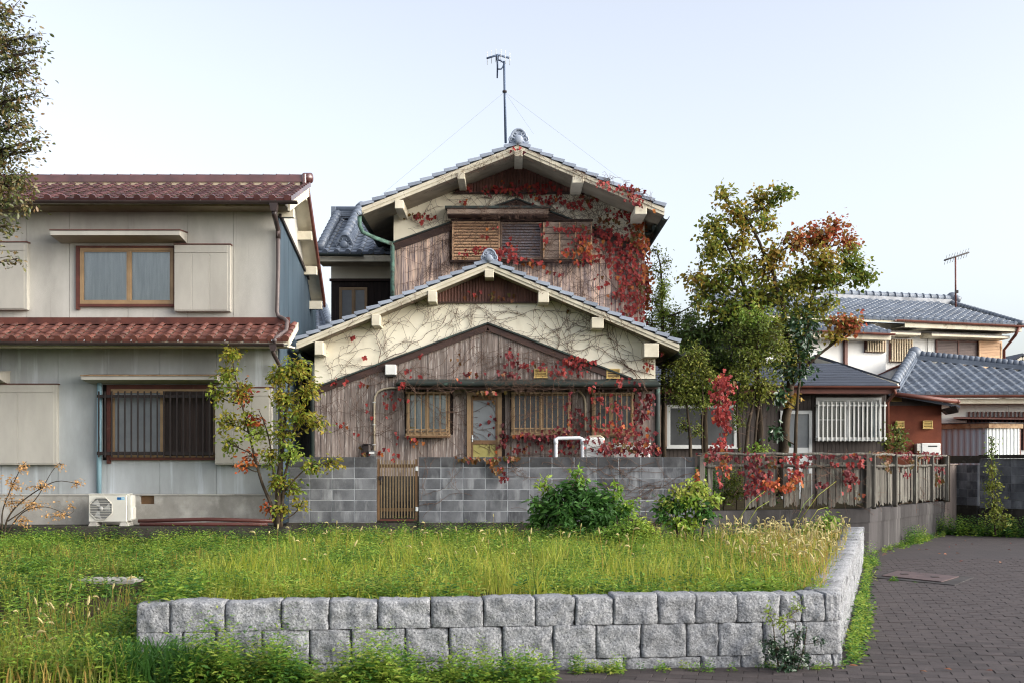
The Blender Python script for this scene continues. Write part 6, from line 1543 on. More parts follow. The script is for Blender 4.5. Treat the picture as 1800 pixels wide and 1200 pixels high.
# ------------------------------------------------------------------ trees and shrubs
def rand_unit(n):
    v = rng.normal(size=(n, 3)); return v / np.linalg.norm(v, axis=1, keepdims=True)
def smooth_path(pts, n):
    """Catmull-Rom through pts"""
    P_ = [pts[0]] + list(pts) + [pts[-1]]; out = []
    for i in range(1, len(P_) - 2):
        for k in range(n):
            t = k / n; a, b, c, d = P_[i - 1], P_[i], P_[i + 1], P_[i + 2]
            out.append(.5 * ((2 * b) + (c - a) * t + (2 * a - 5 * b + 4 * c - d) * t * t + (3 * b - a - 3 * c + d) * t ** 3))
    out.append(Vector(pts[-1])); return out
def tree(name, label, cat, base, stems, clumps, mats, size, shape, trunk_name='trunk', twig_r=.008, droop=.5, group=None, per_twig=14, bark=None, jit=.07, limb_r=.022, dense_twigs=True, mul=1.):
    """stems: [(points, r0, r1)]; clumps: (col, row, dist, rx, ry, rd, leaves, material index) in photograph pixels and metres"""
    t = thing(name, label, cat, tuple(base), group)
    bark = bark or M['bark']
    allp = []
    for pts, r0, r1 in stems:
        sp = smooth_path([Vector(p) for p in pts], 5)
        for i, q in enumerate(sp): q += Vector((noise.noise(q * 2.1), noise.noise(q * 2.1 + Vector((9, 0, 0))), 0)) * r0 * .5
        mb = MB(); n = len(sp); mb.tube(sp, [lerp(r0, r1, i / (n - 1)) for i in range(n)], 8); mb.build(trunk_name, bark, t)
        allp += [(q, lerp(r0, r1, i / (n - 1))) for i, q in enumerate(sp)]
    LP, LS, LD_, LN, LM = [], [], [], [], []
    br = MB()
    for (cx_, cy_, D_, rx, ry, rd, n, mi) in clumps:
        n = int(n * mul)
        c = P(cx_, cy_, D_); rxm, rzm = rx * D_ / F, ry * D_ / F
        # limb from the nearest stem point below the clump
        cand = [q for q, r in allp if q.z < c.z + rzm * .3] or [allp[-1][0]]
        q0 = min(cand, key=lambda q: (q - c).length + .6 * max(0, q.z - c.z + .3))
        mid = q0.lerp(c, .5) + Vector((random.uniform(-.1, .1), random.uniform(-.1, .1), -.06 * (c - q0).length))
        limb = smooth_path([q0, mid, c], 4)
        L_ = (c - q0).length
        br.tube(limb, [lerp(limb_r * min(1.3, .5 + L_ * .4), twig_r * 1.2, i / (len(limb) - 1)) for i in range(len(limb))], 5)
        nt = max(3, int(n / per_twig))
        for k in range(nt):
            u = rand_unit(1)[0] * random.uniform(.55, 1.0)
            end = c + Vector((u[0] * rxm, u[1] * rd, u[2] * rzm)); st = limb[random.randint(len(limb) // 2, len(limb) - 1)].lerp(c, .5)
            m_ = st.lerp(end, .5) + Vector((0, 0, .08 * (end - st).length))
            if dense_twigs: br.tube([st, m_, end], [twig_r, twig_r * .75, twig_r * .35], 3, cap=False)
            m = max(2, int(n / nt)); ts = rng.uniform(.2, 1.05, m)
            A = np.array(st); B = np.array(m_); C = np.array(end)
            pts = ((1 - ts) ** 2)[:, None] * A + (2 * ts * (1 - ts))[:, None] * B + (ts ** 2)[:, None] * C + rng.normal(size=(m, 3)) * jit
            LP.append(pts); LS.append(rng.uniform(.65, 1.2, m) * size)
            dv = rand_unit(m); dv[:, 2] = dv[:, 2] * .6 - droop; dv += .5 * np.array((end - st).normalized())
            LD_.append(dv); nn = rand_unit(m) * .8; nn[:, 2] += .6; nn[:, 1] -= .3; LN.append(nn); LM.append(np.full(m, mi))
    br.build('branches', bark, t, kind='stuff')
    me = leaf_mesh('crown', np.concatenate(LP), np.concatenate(LS), np.concatenate(LD_), np.concatenate(LN), shape, mats, np.concatenate(LM))
    place('crown', me, t, kind='stuff')
    return t
# tallow tree in autumn colour behind the board fence
TD = 25.2
tree('tallow_tree', 'tall autumn tree with green, gold and red heart-shaped leaves behind the board fence', 'tree', P(1375, 800, TD - .2) * 1,
     [([P(1374, 870, TD), P(1377, 790, TD), P(1384, 720, TD), P(1389, 660, TD), P(1382, 590, TD), P(1370, 520, TD), P(1340, 440, TD), P(1310, 380, TD)], .12, .02),
      ([P(1388, 660, TD), P(1415, 560, TD + .2), P(1440, 480, TD + .3), P(1452, 430, TD + .3)], .06, .018),
      ([P(1389, 680, TD), P(1420, 640, TD - .3), P(1470, 600, TD - .4), P(1500, 578, TD - .4)], .045, .015),
      ([P(1338, 790, TD + .3), P(1334, 720, TD + .3), P(1330, 640, TD + .2), P(1318, 540, TD), P(1295, 470, TD), P(1265, 400, TD)], .085, .015)],
     [(1270, 345, TD, 22, 26, .3, 80, 1), (1295, 372, TD, 30, 30, .4, 130, 1), (1340, 350, TD + .2, 34, 30, .4, 150, 1), (1372, 338, TD, 28, 26, .3, 110, 0), (1258, 400, TD, 38, 34, .5, 190, 0), (1250, 440, TD, 36, 34, .5, 190, 0), (1305, 420, TD, 40, 34, .5, 170, 1), (1290, 470, TD - .2, 50, 36, .6, 260, 0),
      (1345, 395, TD + .2, 26, 26, .4, 70, 1), (1232, 490, TD, 40, 26, .5, 140, 1), (1350, 470, TD, 46, 40, .6, 230, 1), (1400, 420, TD, 30, 26, .4, 130, 2), (1440, 415, TD + .2, 40, 28, .5, 200, 2), (1465, 395, TD + .2, 20, 26, .3, 90, 2), (1490, 420, TD + .3, 26, 24, .3, 90, 2), (1440, 455, TD, 46, 32, .6, 240, 1), (1495, 460, TD + .1, 34, 34, .4, 160, 0), (1520, 480, TD, 28, 26, .3, 130, 0), (1470, 495, TD, 40, 22, .5, 160, 0),
      (1400, 500, TD, 44, 36, .6, 240, 0), (1340, 520, TD, 50, 36, .6, 260, 0), (1285, 530, TD, 46, 34, .6, 200, 0), (1420, 550, TD, 40, 36, .6, 210, 0), (1380, 570, TD - .3, 40, 40, .6, 220, 0), (1245, 545, TD - .1, 34, 24, .5, 90, 1), (1450, 535, TD, 26, 22, .4, 80, 0),
      (1480, 566, TD - .4, 24, 16, .3, 120, 2), (1500, 572, TD - .4, 22, 16, .3, 100, 2), (1468, 590, TD - .4, 22, 12, .3, 60, 1), (1392, 700, TD - .2, 18, 10, .25, 50, 1), (1330, 600, TD - .2, 44, 44, .6, 220, 0), (1410, 620, TD - .2, 26, 30, .4, 100, 0), (1310, 570, TD, 46, 30, .5, 150, 0), (1365, 440, TD, 30, 30, .4, 100, 1), (1420, 485, TD, 40, 26, .5, 120, 0), (1385, 640, TD - .2, 40, 30, .5, 150, 0), (1260, 500, TD, 40, 30, .5, 140, 0), (1235, 520, TD, 26, 20, .4, 60, 0), (1320, 385, TD, 30, 26, .4, 80, 0)],
     [M['lf_green'], M['lf_gold'], M['lf_red']], .086, 'heart', limb_r=.03, mul=2.1)
# glossy evergreen round its foot
ED2_ = 24.6
tree('glossy_shrub', 'dark glossy-leaved evergreen shrub round the foot of the tallow tree', 'shrub', P(1400, 830, ED2_),
     [([P(1400, 860, ED2_), P(1398, 760, ED2_), P(1405, 660, ED2_), P(1400, 600, ED2_)], .05, .012)],
     [(1410, 610, ED2_, 34, 30, .5, 150, 0), (1400, 650, ED2_, 40, 30, .5, 170, 0), (1415, 590, ED2_, 26, 26, .4, 100, 0), (1372, 690, ED2_, 24, 26, .4, 90, 0), (1362, 755, ED2_, 16, 30, .3, 70, 0), (1420, 570, ED2_ + .2, 20, 26, .3, 70, 0), (1390, 560, ED2_, 24, 26, .3, 80, 0)],
     [M['lf_gloss']], .12, 'oval', mul=1.3)
# olive-green slender tree in the middle
OD = 24.2
tree('olive_green_tree', 'bushy olive-green tree on several thin stems between the tallow tree and the red creeper pillar', 'tree', P(1318, 830, OD),
     [([P(1312, 860, OD), P(1313, 770, OD), P(1325, 700, OD), P(1330, 620, OD)], .05, .012), ([P(1303, 860, OD), P(1298, 770, OD), P(1296, 700, OD), P(1310, 620, OD)], .035, .01), ([P(1323, 860, OD), P(1330, 740, OD), P(1345, 660, OD)], .04, .01)],
     [(1300, 600, OD, 46, 36, .6, 360, 0), (1340, 580, OD, 44, 30, .6, 340, 0), (1330, 630, OD, 46, 34, .6, 360, 0), (1370, 610, OD, 34, 34, .5, 240, 0), (1300, 660, OD, 36, 30, .5, 260, 0), (1340, 680, OD, 36, 30, .5, 240, 0), (1302, 705, OD, 18, 40, .4, 120, 0), (1330, 555, OD, 40, 26, .5, 200, 1), (1296, 735, OD, 10, 24, .3, 50, 0), (1330, 790, OD, 30, 12, .4, 90, 1)],
     [M['lf_mid'], M['lf_lime']], .07, 'oval', jit=.06, mul=2.6)
# dark evergreen behind and the small maple-like tree in front of the clad house
VD = 25.6
tree('dark_evergreen', 'dense dark evergreen filling the gap right of the gabled house', 'tree', P(1235, 830, VD),
     [([P(1240, 870, VD), P(1240, 700, VD), P(1245, 600, VD), P(1255, 520, VD)], .08, .02)],
     [(1240, 640, VD, 50, 40, .7, 420, 0), (1280, 640, VD, 46, 44, .7, 380, 0), (1200, 630, VD, 40, 40, .6, 330, 0), (1260, 580, VD, 44, 36, .6, 300, 0), (1300, 560, VD, 46, 30, .6, 300, 0), (1220, 580, VD, 36, 36, .5, 220, 0), (1330, 540, VD, 36, 26, .5, 200, 0), (1250, 690, VD, 46, 26, .6, 260, 0), (1375, 520, VD, 24, 34, .4, 150, 0), (1210, 690, VD, 34, 24, .5, 160, 0)],
     [M['lf_dark']], .09, 'oval', mul=3.2)
SD_ = 24.0
tree('small_maple', 'fine-leaved dark green small tree on slim stems before the white framed window', 'tree', P(1213, 830, SD_),
     [([P(1214, 860, SD_), P(1213, 780, SD_), P(1208, 720, SD_), P(1200, 640, SD_)], .045, .01), ([P(1236, 860, SD_), P(1234, 760, SD_), P(1235, 690, SD_), P(1225, 620, SD_)], .022, .008)],
     [(1190, 640, SD_, 36, 24, .5, 360, 0), (1220, 630, SD_, 40, 26, .5, 380, 0), (1180, 670, SD_, 34, 22, .5, 300, 0), (1215, 670, SD_, 40, 24, .5, 360, 0), (1245, 660, SD_, 26, 26, .4, 220, 0), (1200, 700, SD_, 34, 16, .5, 220, 0), (1225, 705, SD_, 24, 18, .4, 150, 0), (1204, 745, SD_, 12, 18, .2, 60, 0), (1226, 755, SD_, 12, 16, .2, 50, 0)],
     [M['lf_mid'], M['lf_mid']], .06, 'oval', jit=.06, mul=2.2)
HD_ = 26.2
tree('upright_tree', 'narrow upright light green tree reaching past the eave of the gabled house', 'tree', P(1165, 830, HD_),
     [([P(1168, 870, HD_), P(1166, 700, HD_), P(1165, 560, HD_), P(1162, 480, HD_), P(1155, 440, HD_)], .06, .008)],
     [(1153, 440, HD_, 10, 16, .15, 30, 0), (1172, 460, HD_, 12, 16, .2, 30, 0), (1158, 480, HD_, 20, 18, .3, 50, 0), (1166, 510, HD_, 12, 30, .2, 150, 1), (1165, 555, HD_, 20, 30, .3, 200, 1), (1150, 530, HD_, 18, 20, .3, 70, 0), (1145, 570, HD_, 22, 24, .3, 110, 0), (1185, 560, HD_, 24, 28, .4, 150, 0), (1170, 600, HD_, 34, 26, .5, 260, 1), (1200, 590, HD_, 30, 26, .4, 180, 0), (1150, 600, HD_, 20, 16, .4, 110, 0), (1215, 560, HD_, 22, 26, .4, 120, 0), (1230, 530, HD_ - .3, 20, 20, .3, 80, 0)],
     [M['lf_mid'], M['lf_lime']], .06, 'oval', mul=3.6)
# crape myrtle before the stucco house
CD = 21.0
tree('crape_myrtle', 'thin yellow-green shrub with arching stems at the corner of the stucco house', 'shrub', P(490, 922, CD),
     [([P(489, 925, CD), P(490, 880, CD), P(492, 830, CD), P(498, 760, CD), P(505, 700, CD), P(515, 645, CD)], .06, .01), ([P(486, 925, CD), P(478, 890, CD), P(463, 855, CD), P(450, 810, CD), P(438, 760, CD), P(425, 710, CD), P(412, 650, CD), P(408, 610, CD)], .035, .006), ([P(494, 925, CD), P(500, 850, CD), P(512, 780, CD), P(522, 720, CD), P(530, 670, CD)], .035, .006), ([P(488, 900, CD), P(480, 820, CD), P(470, 760, CD), P(455, 720, CD)], .022, .006), ([P(495, 870, CD), P(515, 845, CD), P(545, 818, CD), P(575, 815, CD)], .02, .005)],
     [(408, 620, CD, 18, 20, .25, 60, 0), (400, 655, CD, 26, 24, .3, 90, 0), (378, 690, CD, 20, 20, .3, 60, 0), (420, 690, CD, 22, 26, .3, 80, 0), (398, 740, CD, 20, 26, .3, 60, 0), (435, 740, CD, 26, 22, .3, 70, 0), (450, 760, CD, 22, 20, .3, 60, 1), (428, 690, CD, 12, 26, .2, 40, 2), (446, 735, CD, 10, 18, .2, 36, 2), (405, 780, CD, 20, 16, .3, 50, 0), (440, 800, CD, 14, 14, .2, 26, 2),
      (490, 660, CD, 26, 24, .3, 120, 0), (520, 650, CD, 26, 26, .3, 130, 0), (545, 680, CD, 22, 26, .3, 90, 0), (500, 700, CD, 28, 26, .3, 130, 0), (530, 730, CD, 30, 26, .3, 120, 0), (500, 760, CD, 26, 26, .3, 100, 0), (560, 740, CD, 20, 20, .3, 60, 0), (475, 800, CD, 22, 20, .3, 70, 0), (515, 800, CD, 24, 20, .3, 80, 1), (490, 845, CD, 22, 18, .3, 80, 0), (550, 820, CD, 24, 14, .3, 60, 0), (585, 812, CD, 18, 10, .2, 36, 0), (515, 860, CD, 18, 18, .2, 50, 0), (530, 885, CD, 12, 12, .2, 24, 0), (492, 895, CD, 14, 14, .2, 44, 0), (470, 890, CD, 10, 8, .15, 16, 2), (430, 818, CD, 12, 6, .2, 18, 2)],
     [M['lf_crape'], M['lf_lime'], M['lf_orange']], .085, 'oval', jit=.06, per_twig=10, limb_r=.016, mul=2.5)
# withered shrub at the left edge
DD = 20.8
tree('withered_shrub', 'bare brown shrub with a few dry orange leaves before the stucco house', 'shrub', P(10, 940, DD),
     [([P(8, 945, DD), P(12, 915, DD), P(28, 890, DD), P(60, 865, DD), P(100, 845, DD), P(140, 850, DD)], .02, .004), ([P(6, 945, DD), P(4, 900, DD), P(18, 860, DD), P(38, 820, DD), P(48, 810, DD)], .016, .003), ([P(10, 940, DD), P(40, 900, DD), P(80, 890, DD), P(120, 905, DD)], .014, .003), ([P(14, 915, DD), P(60, 880, DD), P(90, 830, DD), P(105, 812, DD)], .011, .003), ([P(5, 930, DD), P(-20, 880, DD), P(-40, 830, DD)], .016, .003)],
     [(45, 820, DD, 14, 12, .2, 40, 0), (20, 850, DD, 20, 16, .2, 60, 0), (70, 855, DD, 26, 12, .2, 60, 0), (135, 850, DD, 12, 10, .15, 30, 0), (105, 815, DD, 8, 8, .1, 18, 0), (60, 885, DD, 34, 12, .2, 60, 0), (100, 905, DD, 26, 8, .2, 40, 0), (20, 880, DD, 24, 18, .2, 60, 0), (124, 886, DD, 8, 8, .1, 12, 0), (40, 915, DD, 20, 10, .2, 40, 0), (-20, 850, DD, 24, 26, .3, 60, 0)],
     [M['lf_dry']], .05, 'oval', jit=.04, twig_r=.004, limb_r=.007, mul=2.2)
# branches of a near tree reaching in at the left edge
ND = 13.0
tree('roadside_tree', 'small-leaved tree reaching in from the left edge in front of the stucco house roof', 'tree', (-7.6, ND, .1),
     [([Vector((-7.6, ND, .0)), Vector((-7.5, ND, 1.6)), Vector((-7.3, ND, 3.2)), Vector((-6.9, ND, 4.6)), Vector((-6.5, ND, 6.4))], .13, .03)],
     [(-30, 30, ND, 60, 40, .6, 300, 0), (20, 20, ND, 40, 30, .4, 110, 0), (10, 80, ND, 44, 40, .5, 260, 0), (50, 65, ND, 34, 22, .3, 60, 0), (70, 90, ND, 26, 14, .25, 40, 0), (30, 120, ND, 46, 34, .5, 260, 0), (60, 165, ND, 46, 12, .3, 70, 0), (10, 180, ND, 44, 44, .5, 340, 0), (30, 220, ND, 40, 30, .5, 190, 0), (5, 270, ND, 46, 40, .5, 330, 0), (55, 265, ND, 44, 14, .3, 60, 0), (70, 245, ND, 26, 16, .25, 40, 0), (30, 320, ND, 40, 34, .5, 260, 0), (-5, 345, ND, 36, 30, .5, 200, 0), (40, 360, ND, 24, 14, .3, 60, 0), (10, 395, ND, 26, 14, .3, 80, 0), (30, 455, ND, 36, 8, .2, 30, 0), (-30, 200, ND, 60, 120, .7, 500, 0), (-20, 420, ND, 30, 30, .4, 80, 0), (-150, 40, ND + .3, 80, 70, .8, 330, 0), (-250, 150, ND, 80, 80, .9, 330, 0), (-170, 270, ND + .2, 80, 80, .9, 330, 0), (-320, 300, ND, 80, 80, .9, 300, 0), (-380, 160, ND, 80, 80, .9, 300, 0), (-160, -90, ND, 90, 70, .9, 330, 0), (-300, -20, ND, 80, 80, .9, 300, 0), (-60, -60, ND + .6, 70, 60, .8, 240, 0), (-120, 140, ND + .9, 80, 80, .6, 260, 0), (-140, 380, ND - .5, 70, 50, .6, 220, 0), (-420, 10, ND, 70, 70, .8, 240, 0)],
     [M['lf_corner']], .058, 'oval', jit=.05, twig_r=.006, per_twig=9, mul=1.5)
# bushes before the block wall
BD_ = 19.6
tree('broadleaf_bush', 'large dark green bush with glossy leaves against the block wall', 'bush', P(1025, 935, BD_),
     [([P(1020 + k * 14, 945, BD_), P(1010 + k * 26, 905, BD_), P(1000 + k * 34, 868, BD_)], .02, .006) for k in (-2, -1, 0, 1, 2)],
     [(960, 890, BD_, 30, 18, .4, 130, 0), (985, 870, BD_, 34, 20, .4, 150, 0), (1020, 865, BD_, 36, 20, .4, 160, 0), (1055, 880, BD_, 34, 20, .4, 150, 0), (1000, 895, BD_ - .2, 44, 20, .5, 200, 0), (1050, 905, BD_ - .2, 44, 18, .5, 170, 0), (1085, 905, BD_, 34, 16, .4, 110, 0), (955, 915, BD_, 30, 14, .4, 90, 0), (1010, 925, BD_ - .3, 60, 14, .5, 170, 0), (1015, 838, BD_, 10, 16, .15, 26, 1), (1080, 860, BD_, 10, 14, .15, 24, 1), (955, 850, BD_ + .1, 12, 10, .15, 24, 1), (1105, 890, BD_, 20, 12, .3, 60, 1)],
     [M['lf_weed_dk'], M['lf_weed']], .135, 'slim', jit=.06, trunk_name='stem', mul=2.6)
B2 = 18.6
tree('flowering_bush', 'bushy shrub with yellow-green tips at the end of the block wall', 'bush', P(1210, 930, B2),
     [([P(1205 + k * 14, 950, B2), P(1205 + k * 18, 900, B2), P(1205 + k * 24, 865, B2)], .018, .006) for k in (-1, 0, 1, 2)],
     [(1185, 890, B2, 26, 20, .35, 140, 0), (1215, 880, B2, 30, 20, .35, 150, 2), (1240, 900, B2, 26, 18, .35, 120, 0), (1200, 915, B2, 36, 16, .4, 150, 2), (1165, 905, B2, 20, 14, .3, 70, 0), (1190, 862, B2, 22, 8, .3, 40, 1), (1225, 858, B2, 22, 8, .3, 40, 1), (1255, 880, B2, 14, 8, .2, 40, 1), (1240, 868, B2, 14, 8, .2, 40, 1), (1215, 850, B2, 10, 8, .2, 26, 1), (1170, 882, B2, 12, 8, .2, 30, 1)],
     [M['lf_weed_dk'], M['lf_lime'], M['lf_weed']], .09, 'oval', jit=.05, trunk_name='stem', mul=1.8)
tree('ferny_bush', 'feathery light green bush in front of the dark broadleaf bush', 'bush', P(1110, 945, 18.0),
     [([P(1105 + k * 12, 955, 18.0), P(1105 + k * 18, 925, 18.0), P(1105 + k * 22, 905, 18.0)], .01, .004) for k in (-1, 0, 1)],
     [(1090, 930, 18, 30, 18, .35, 260, 0), (1120, 920, 18, 30, 16, .35, 260, 0), (1140, 935, 18, 24, 14, .3, 180, 0), (1065, 940, 18, 24, 12, .3, 150, 0)],
     [M['lf_weed']], .07, 'slim', jit=.05, trunk_name='stem', mul=2)
tree('green_weed_bush', 'leafy light green weed bush beside the far end of the stone wall', 'bush', P(1440, 960, 19.0),
     [([P(1440 + k * 12, 965, 19.0), P(1440 + k * 16, 930, 19.0), P(1440 + k * 18, 908, 19.0)], .01, .004) for k in (-1, 0, 1)],
     [(1440, 930, 19, 26, 22, .35, 220, 0), (1460, 915, 19, 16, 14, .3, 110, 0), (1420, 940, 19, 22, 14, .3, 130, 0), (1452, 950, 19, 20, 14, .3, 120, 0)],
     [M['lf_weed']], .075, 'slim', jit=.05, trunk_name='stem', mul=2)
tree('potted_shrub', 'small round yellow-green shrub before the red-brown wall', 'shrub', P(1574, 800, 28.6),
     [([P(1574, 830, 28.6), P(1574, 790, 28.6), P(1576, 760, 28.6)], .03, .01)],
     [(1574, 755, 28.6, 20, 14, .35, 130, 0), (1580, 775, 28.6, 20, 16, .35, 150, 0), (1562, 775, 28.6, 14, 14, .3, 90, 0), (1575, 790, 28.6, 22, 12, .35, 110, 1)],
     [M['lf_mid'], M['lf_dark']], .075, 'oval', trunk_name='stem')
tree('climbing_shrub', 'tall narrow shrub climbing the dark mossy block wall by the road', 'shrub', P(1748, 930, 27.2),
     [([P(1750, 940, 27.2), P(1746, 880, 27.3), P(1743, 820, 27.4), P(1743, 765, 27.4)], .025, .006)],
     [(1743, 772, 27.4, 8, 12, .1, 28, 1), (1743, 795, 27.4, 9, 14, .1, 40, 1), (1742, 825, 27.4, 12, 18, .15, 90, 0), (1744, 855, 27.3, 14, 20, .2, 110, 0), (1748, 885, 27.2, 20, 20, .25, 140, 0), (1752, 910, 27.0, 30, 16, .3, 160, 0)],
     [M['lf_mid'], M['lf_dark']], .075, 'oval', trunk_name='stem', mul=1.5)
FD = 9.72
tree('creeping_shrub', 'dark fine-leaved shrub growing against the corner of the granite wall', 'shrub', P(1385, 1172, FD),
     [([P(1380 + k * 10, 1180, FD), P(1380 + k * 16, 1140, FD), P(1378 + k * 20, 1100 - 10 * (k % 2), FD)], .008, .003) for k in (-1, 0, 1, 2)],
     [(1370, 1140, FD, 36, 20, .12, 200, 0), (1395, 1155, FD, 38, 18, .14, 220, 0), (1350, 1128, FD, 18, 12, .08, 60, 0), (1405, 1120, FD, 18, 26, .07, 70, 0), (1375, 1090, FD, 20, 26, .06, 60, 1), (1405, 1070, FD, 12, 30, .05, 36, 1), (1350, 1080, FD, 12, 20, .05, 24, 1), (1435, 1125, FD, 14, 10, .08, 30, 0), (1380, 1172, FD - .05, 36, 10, .15, 120, 0)],
     [M['lf_gloss'], M['lf_lime']], .032, 'oval', jit=.02, twig_r=.003, limb_r=.005, trunk_name='stem', mul=1.6)

# ------------------------------------------------------------------ creepers
def creeper(name, label, roots, cuts, leaves_, plane, region=None, group=None, n_big=60, base=None, dens=.62):
    """stems wander over a plane at distance plane(col,row); leaves_: (col, row, rx, ry, n, material index)"""
    t = thing(name, label, 'creeper', base)
    mb = MB()
    def walk(x, y, a, r, steps, depth):
        r *= .56; pts = [P(x, y, plane(x, y))]; rs = [r]; up = a
        for k in range(steps):
            a += random.gauss(0, .28) + .04 * (up - a)
            st = random.uniform(5, 8)
            x += math.cos(a) * st; y -= math.sin(a) * st
            if region and not region(x, y): break
            r *= .972
            pts.append(P(x, y, plane(x, y) - random.uniform(0, .012))); rs.append(max(r, .0028))
            if depth < 3 and random.random() < (.17 if depth == 0 else .12):
                walk(x, y, a + random.choice((-1, 1)) * random.uniform(.4, 1.0), r * 1.15, int(steps * random.uniform(.35, .6)), depth + 1)
            if random.random() < .3:
                q = random.choice((-1, 1)) * random.uniform(.7, 1.4)
                mb.tube([pts[-1], P(x + 5 * math.cos(a + q), y - 5 * math.sin(a + q), plane(x, y) - .02)], [.004, .0025], 3, cap=False)
        if len(pts) > 1: mb.tube(pts, rs, 4, cap=False)
    for (x, y, a, r, steps) in roots: walk(x, y, R(a), r, int(steps * .72), 0)
    mb.build('stems', M['twig'], t, kind='stuff')
    PT, SZ, DR, NR, MI = [], [], [], [], []
    for (x, y, rx, ry, n, mi) in leaves_:
        n = max(2, int(n * dens))
        g = rng.normal(size=(n, 2)) * .55
        for k in range(n):
            a, b = x + g[k, 0] * rx, y + g[k, 1] * ry
            if region and not region(a, b): continue
            if 645 < b < 667 and (936 < a < 964 or 1064 < a < 1091) and random.random() < .9: continue
            D = plane(a, b); D -= random.uniform(.02, .13)
            PT.append(P(a, b, D)); SZ.append(random.uniform(.042, .086) * (D / 24.)); m = mi if random.random() < .82 else random.choice((0, 0, 1, 2, 3)); MI.append(m)
            DR.append((random.gauss(0, .45), random.gauss(-.15, .2), -1)); NR.append((random.gauss(0, .4), -1, random.gauss(.35, .3)))
    o = sorted(range(len(PT)), key=lambda i: -SZ[i]); mats = [M['lf_vine'], M['lf_dkred'], M['lf_orange'], M['lf_brown']]
    big, sm = o[:n_big], o[n_big:]
    # the largest leaves one by one, sharing one mesh a colour
    T, fs = LEAF['vine']; lm = {}
    for i in big:
        if MI[i] not in lm: mm = MB(); mm.add([tuple(v) for v in T], fs); lm[MI[i]] = mm.mesh('leaf', mats[MI[i]])
        y = Vector(DR[i]).normalized(); z = Vector(NR[i]); z = (z - y * z.dot(y)).normalized(); x = y.cross(z)
        place('leaf', lm[MI[i]], t, M=frame_M(Vector(PT[i]), x * SZ[i], y * SZ[i], z * SZ[i]))
    if sm:
        A = lambda L_: np.array([tuple(L_[i]) for i in sm])
        me = leaf_mesh('leaves', A(PT), np.array([SZ[i] for i in sm]), A(DR), A(NR), 'vine', mats, np.array([MI[i] for i in sm]))
        place('leaves', me, t, kind='stuff')
    return t
def in_gable(x, y):       # below the lower roof's barge
    return y > 470 + abs(x - 857) * .415 - 8 and 545 < x < 1168 and y < 812
def pl_low(x, y):
    hood = 664 < y < 690 and 698 < x < 1158
    roof = y < 478 + abs(x - 857) * .418
    win = y > 686 and (713 < x < 793 or 897 < x < 1006 or 1038 < x < 1117) and y < 772
    if y > 764 and 1026 < x < 1146: return 22.25
    return GB - .06 if roof else (GB - .14 if hood else (GD - .26 if win else GD - .035))
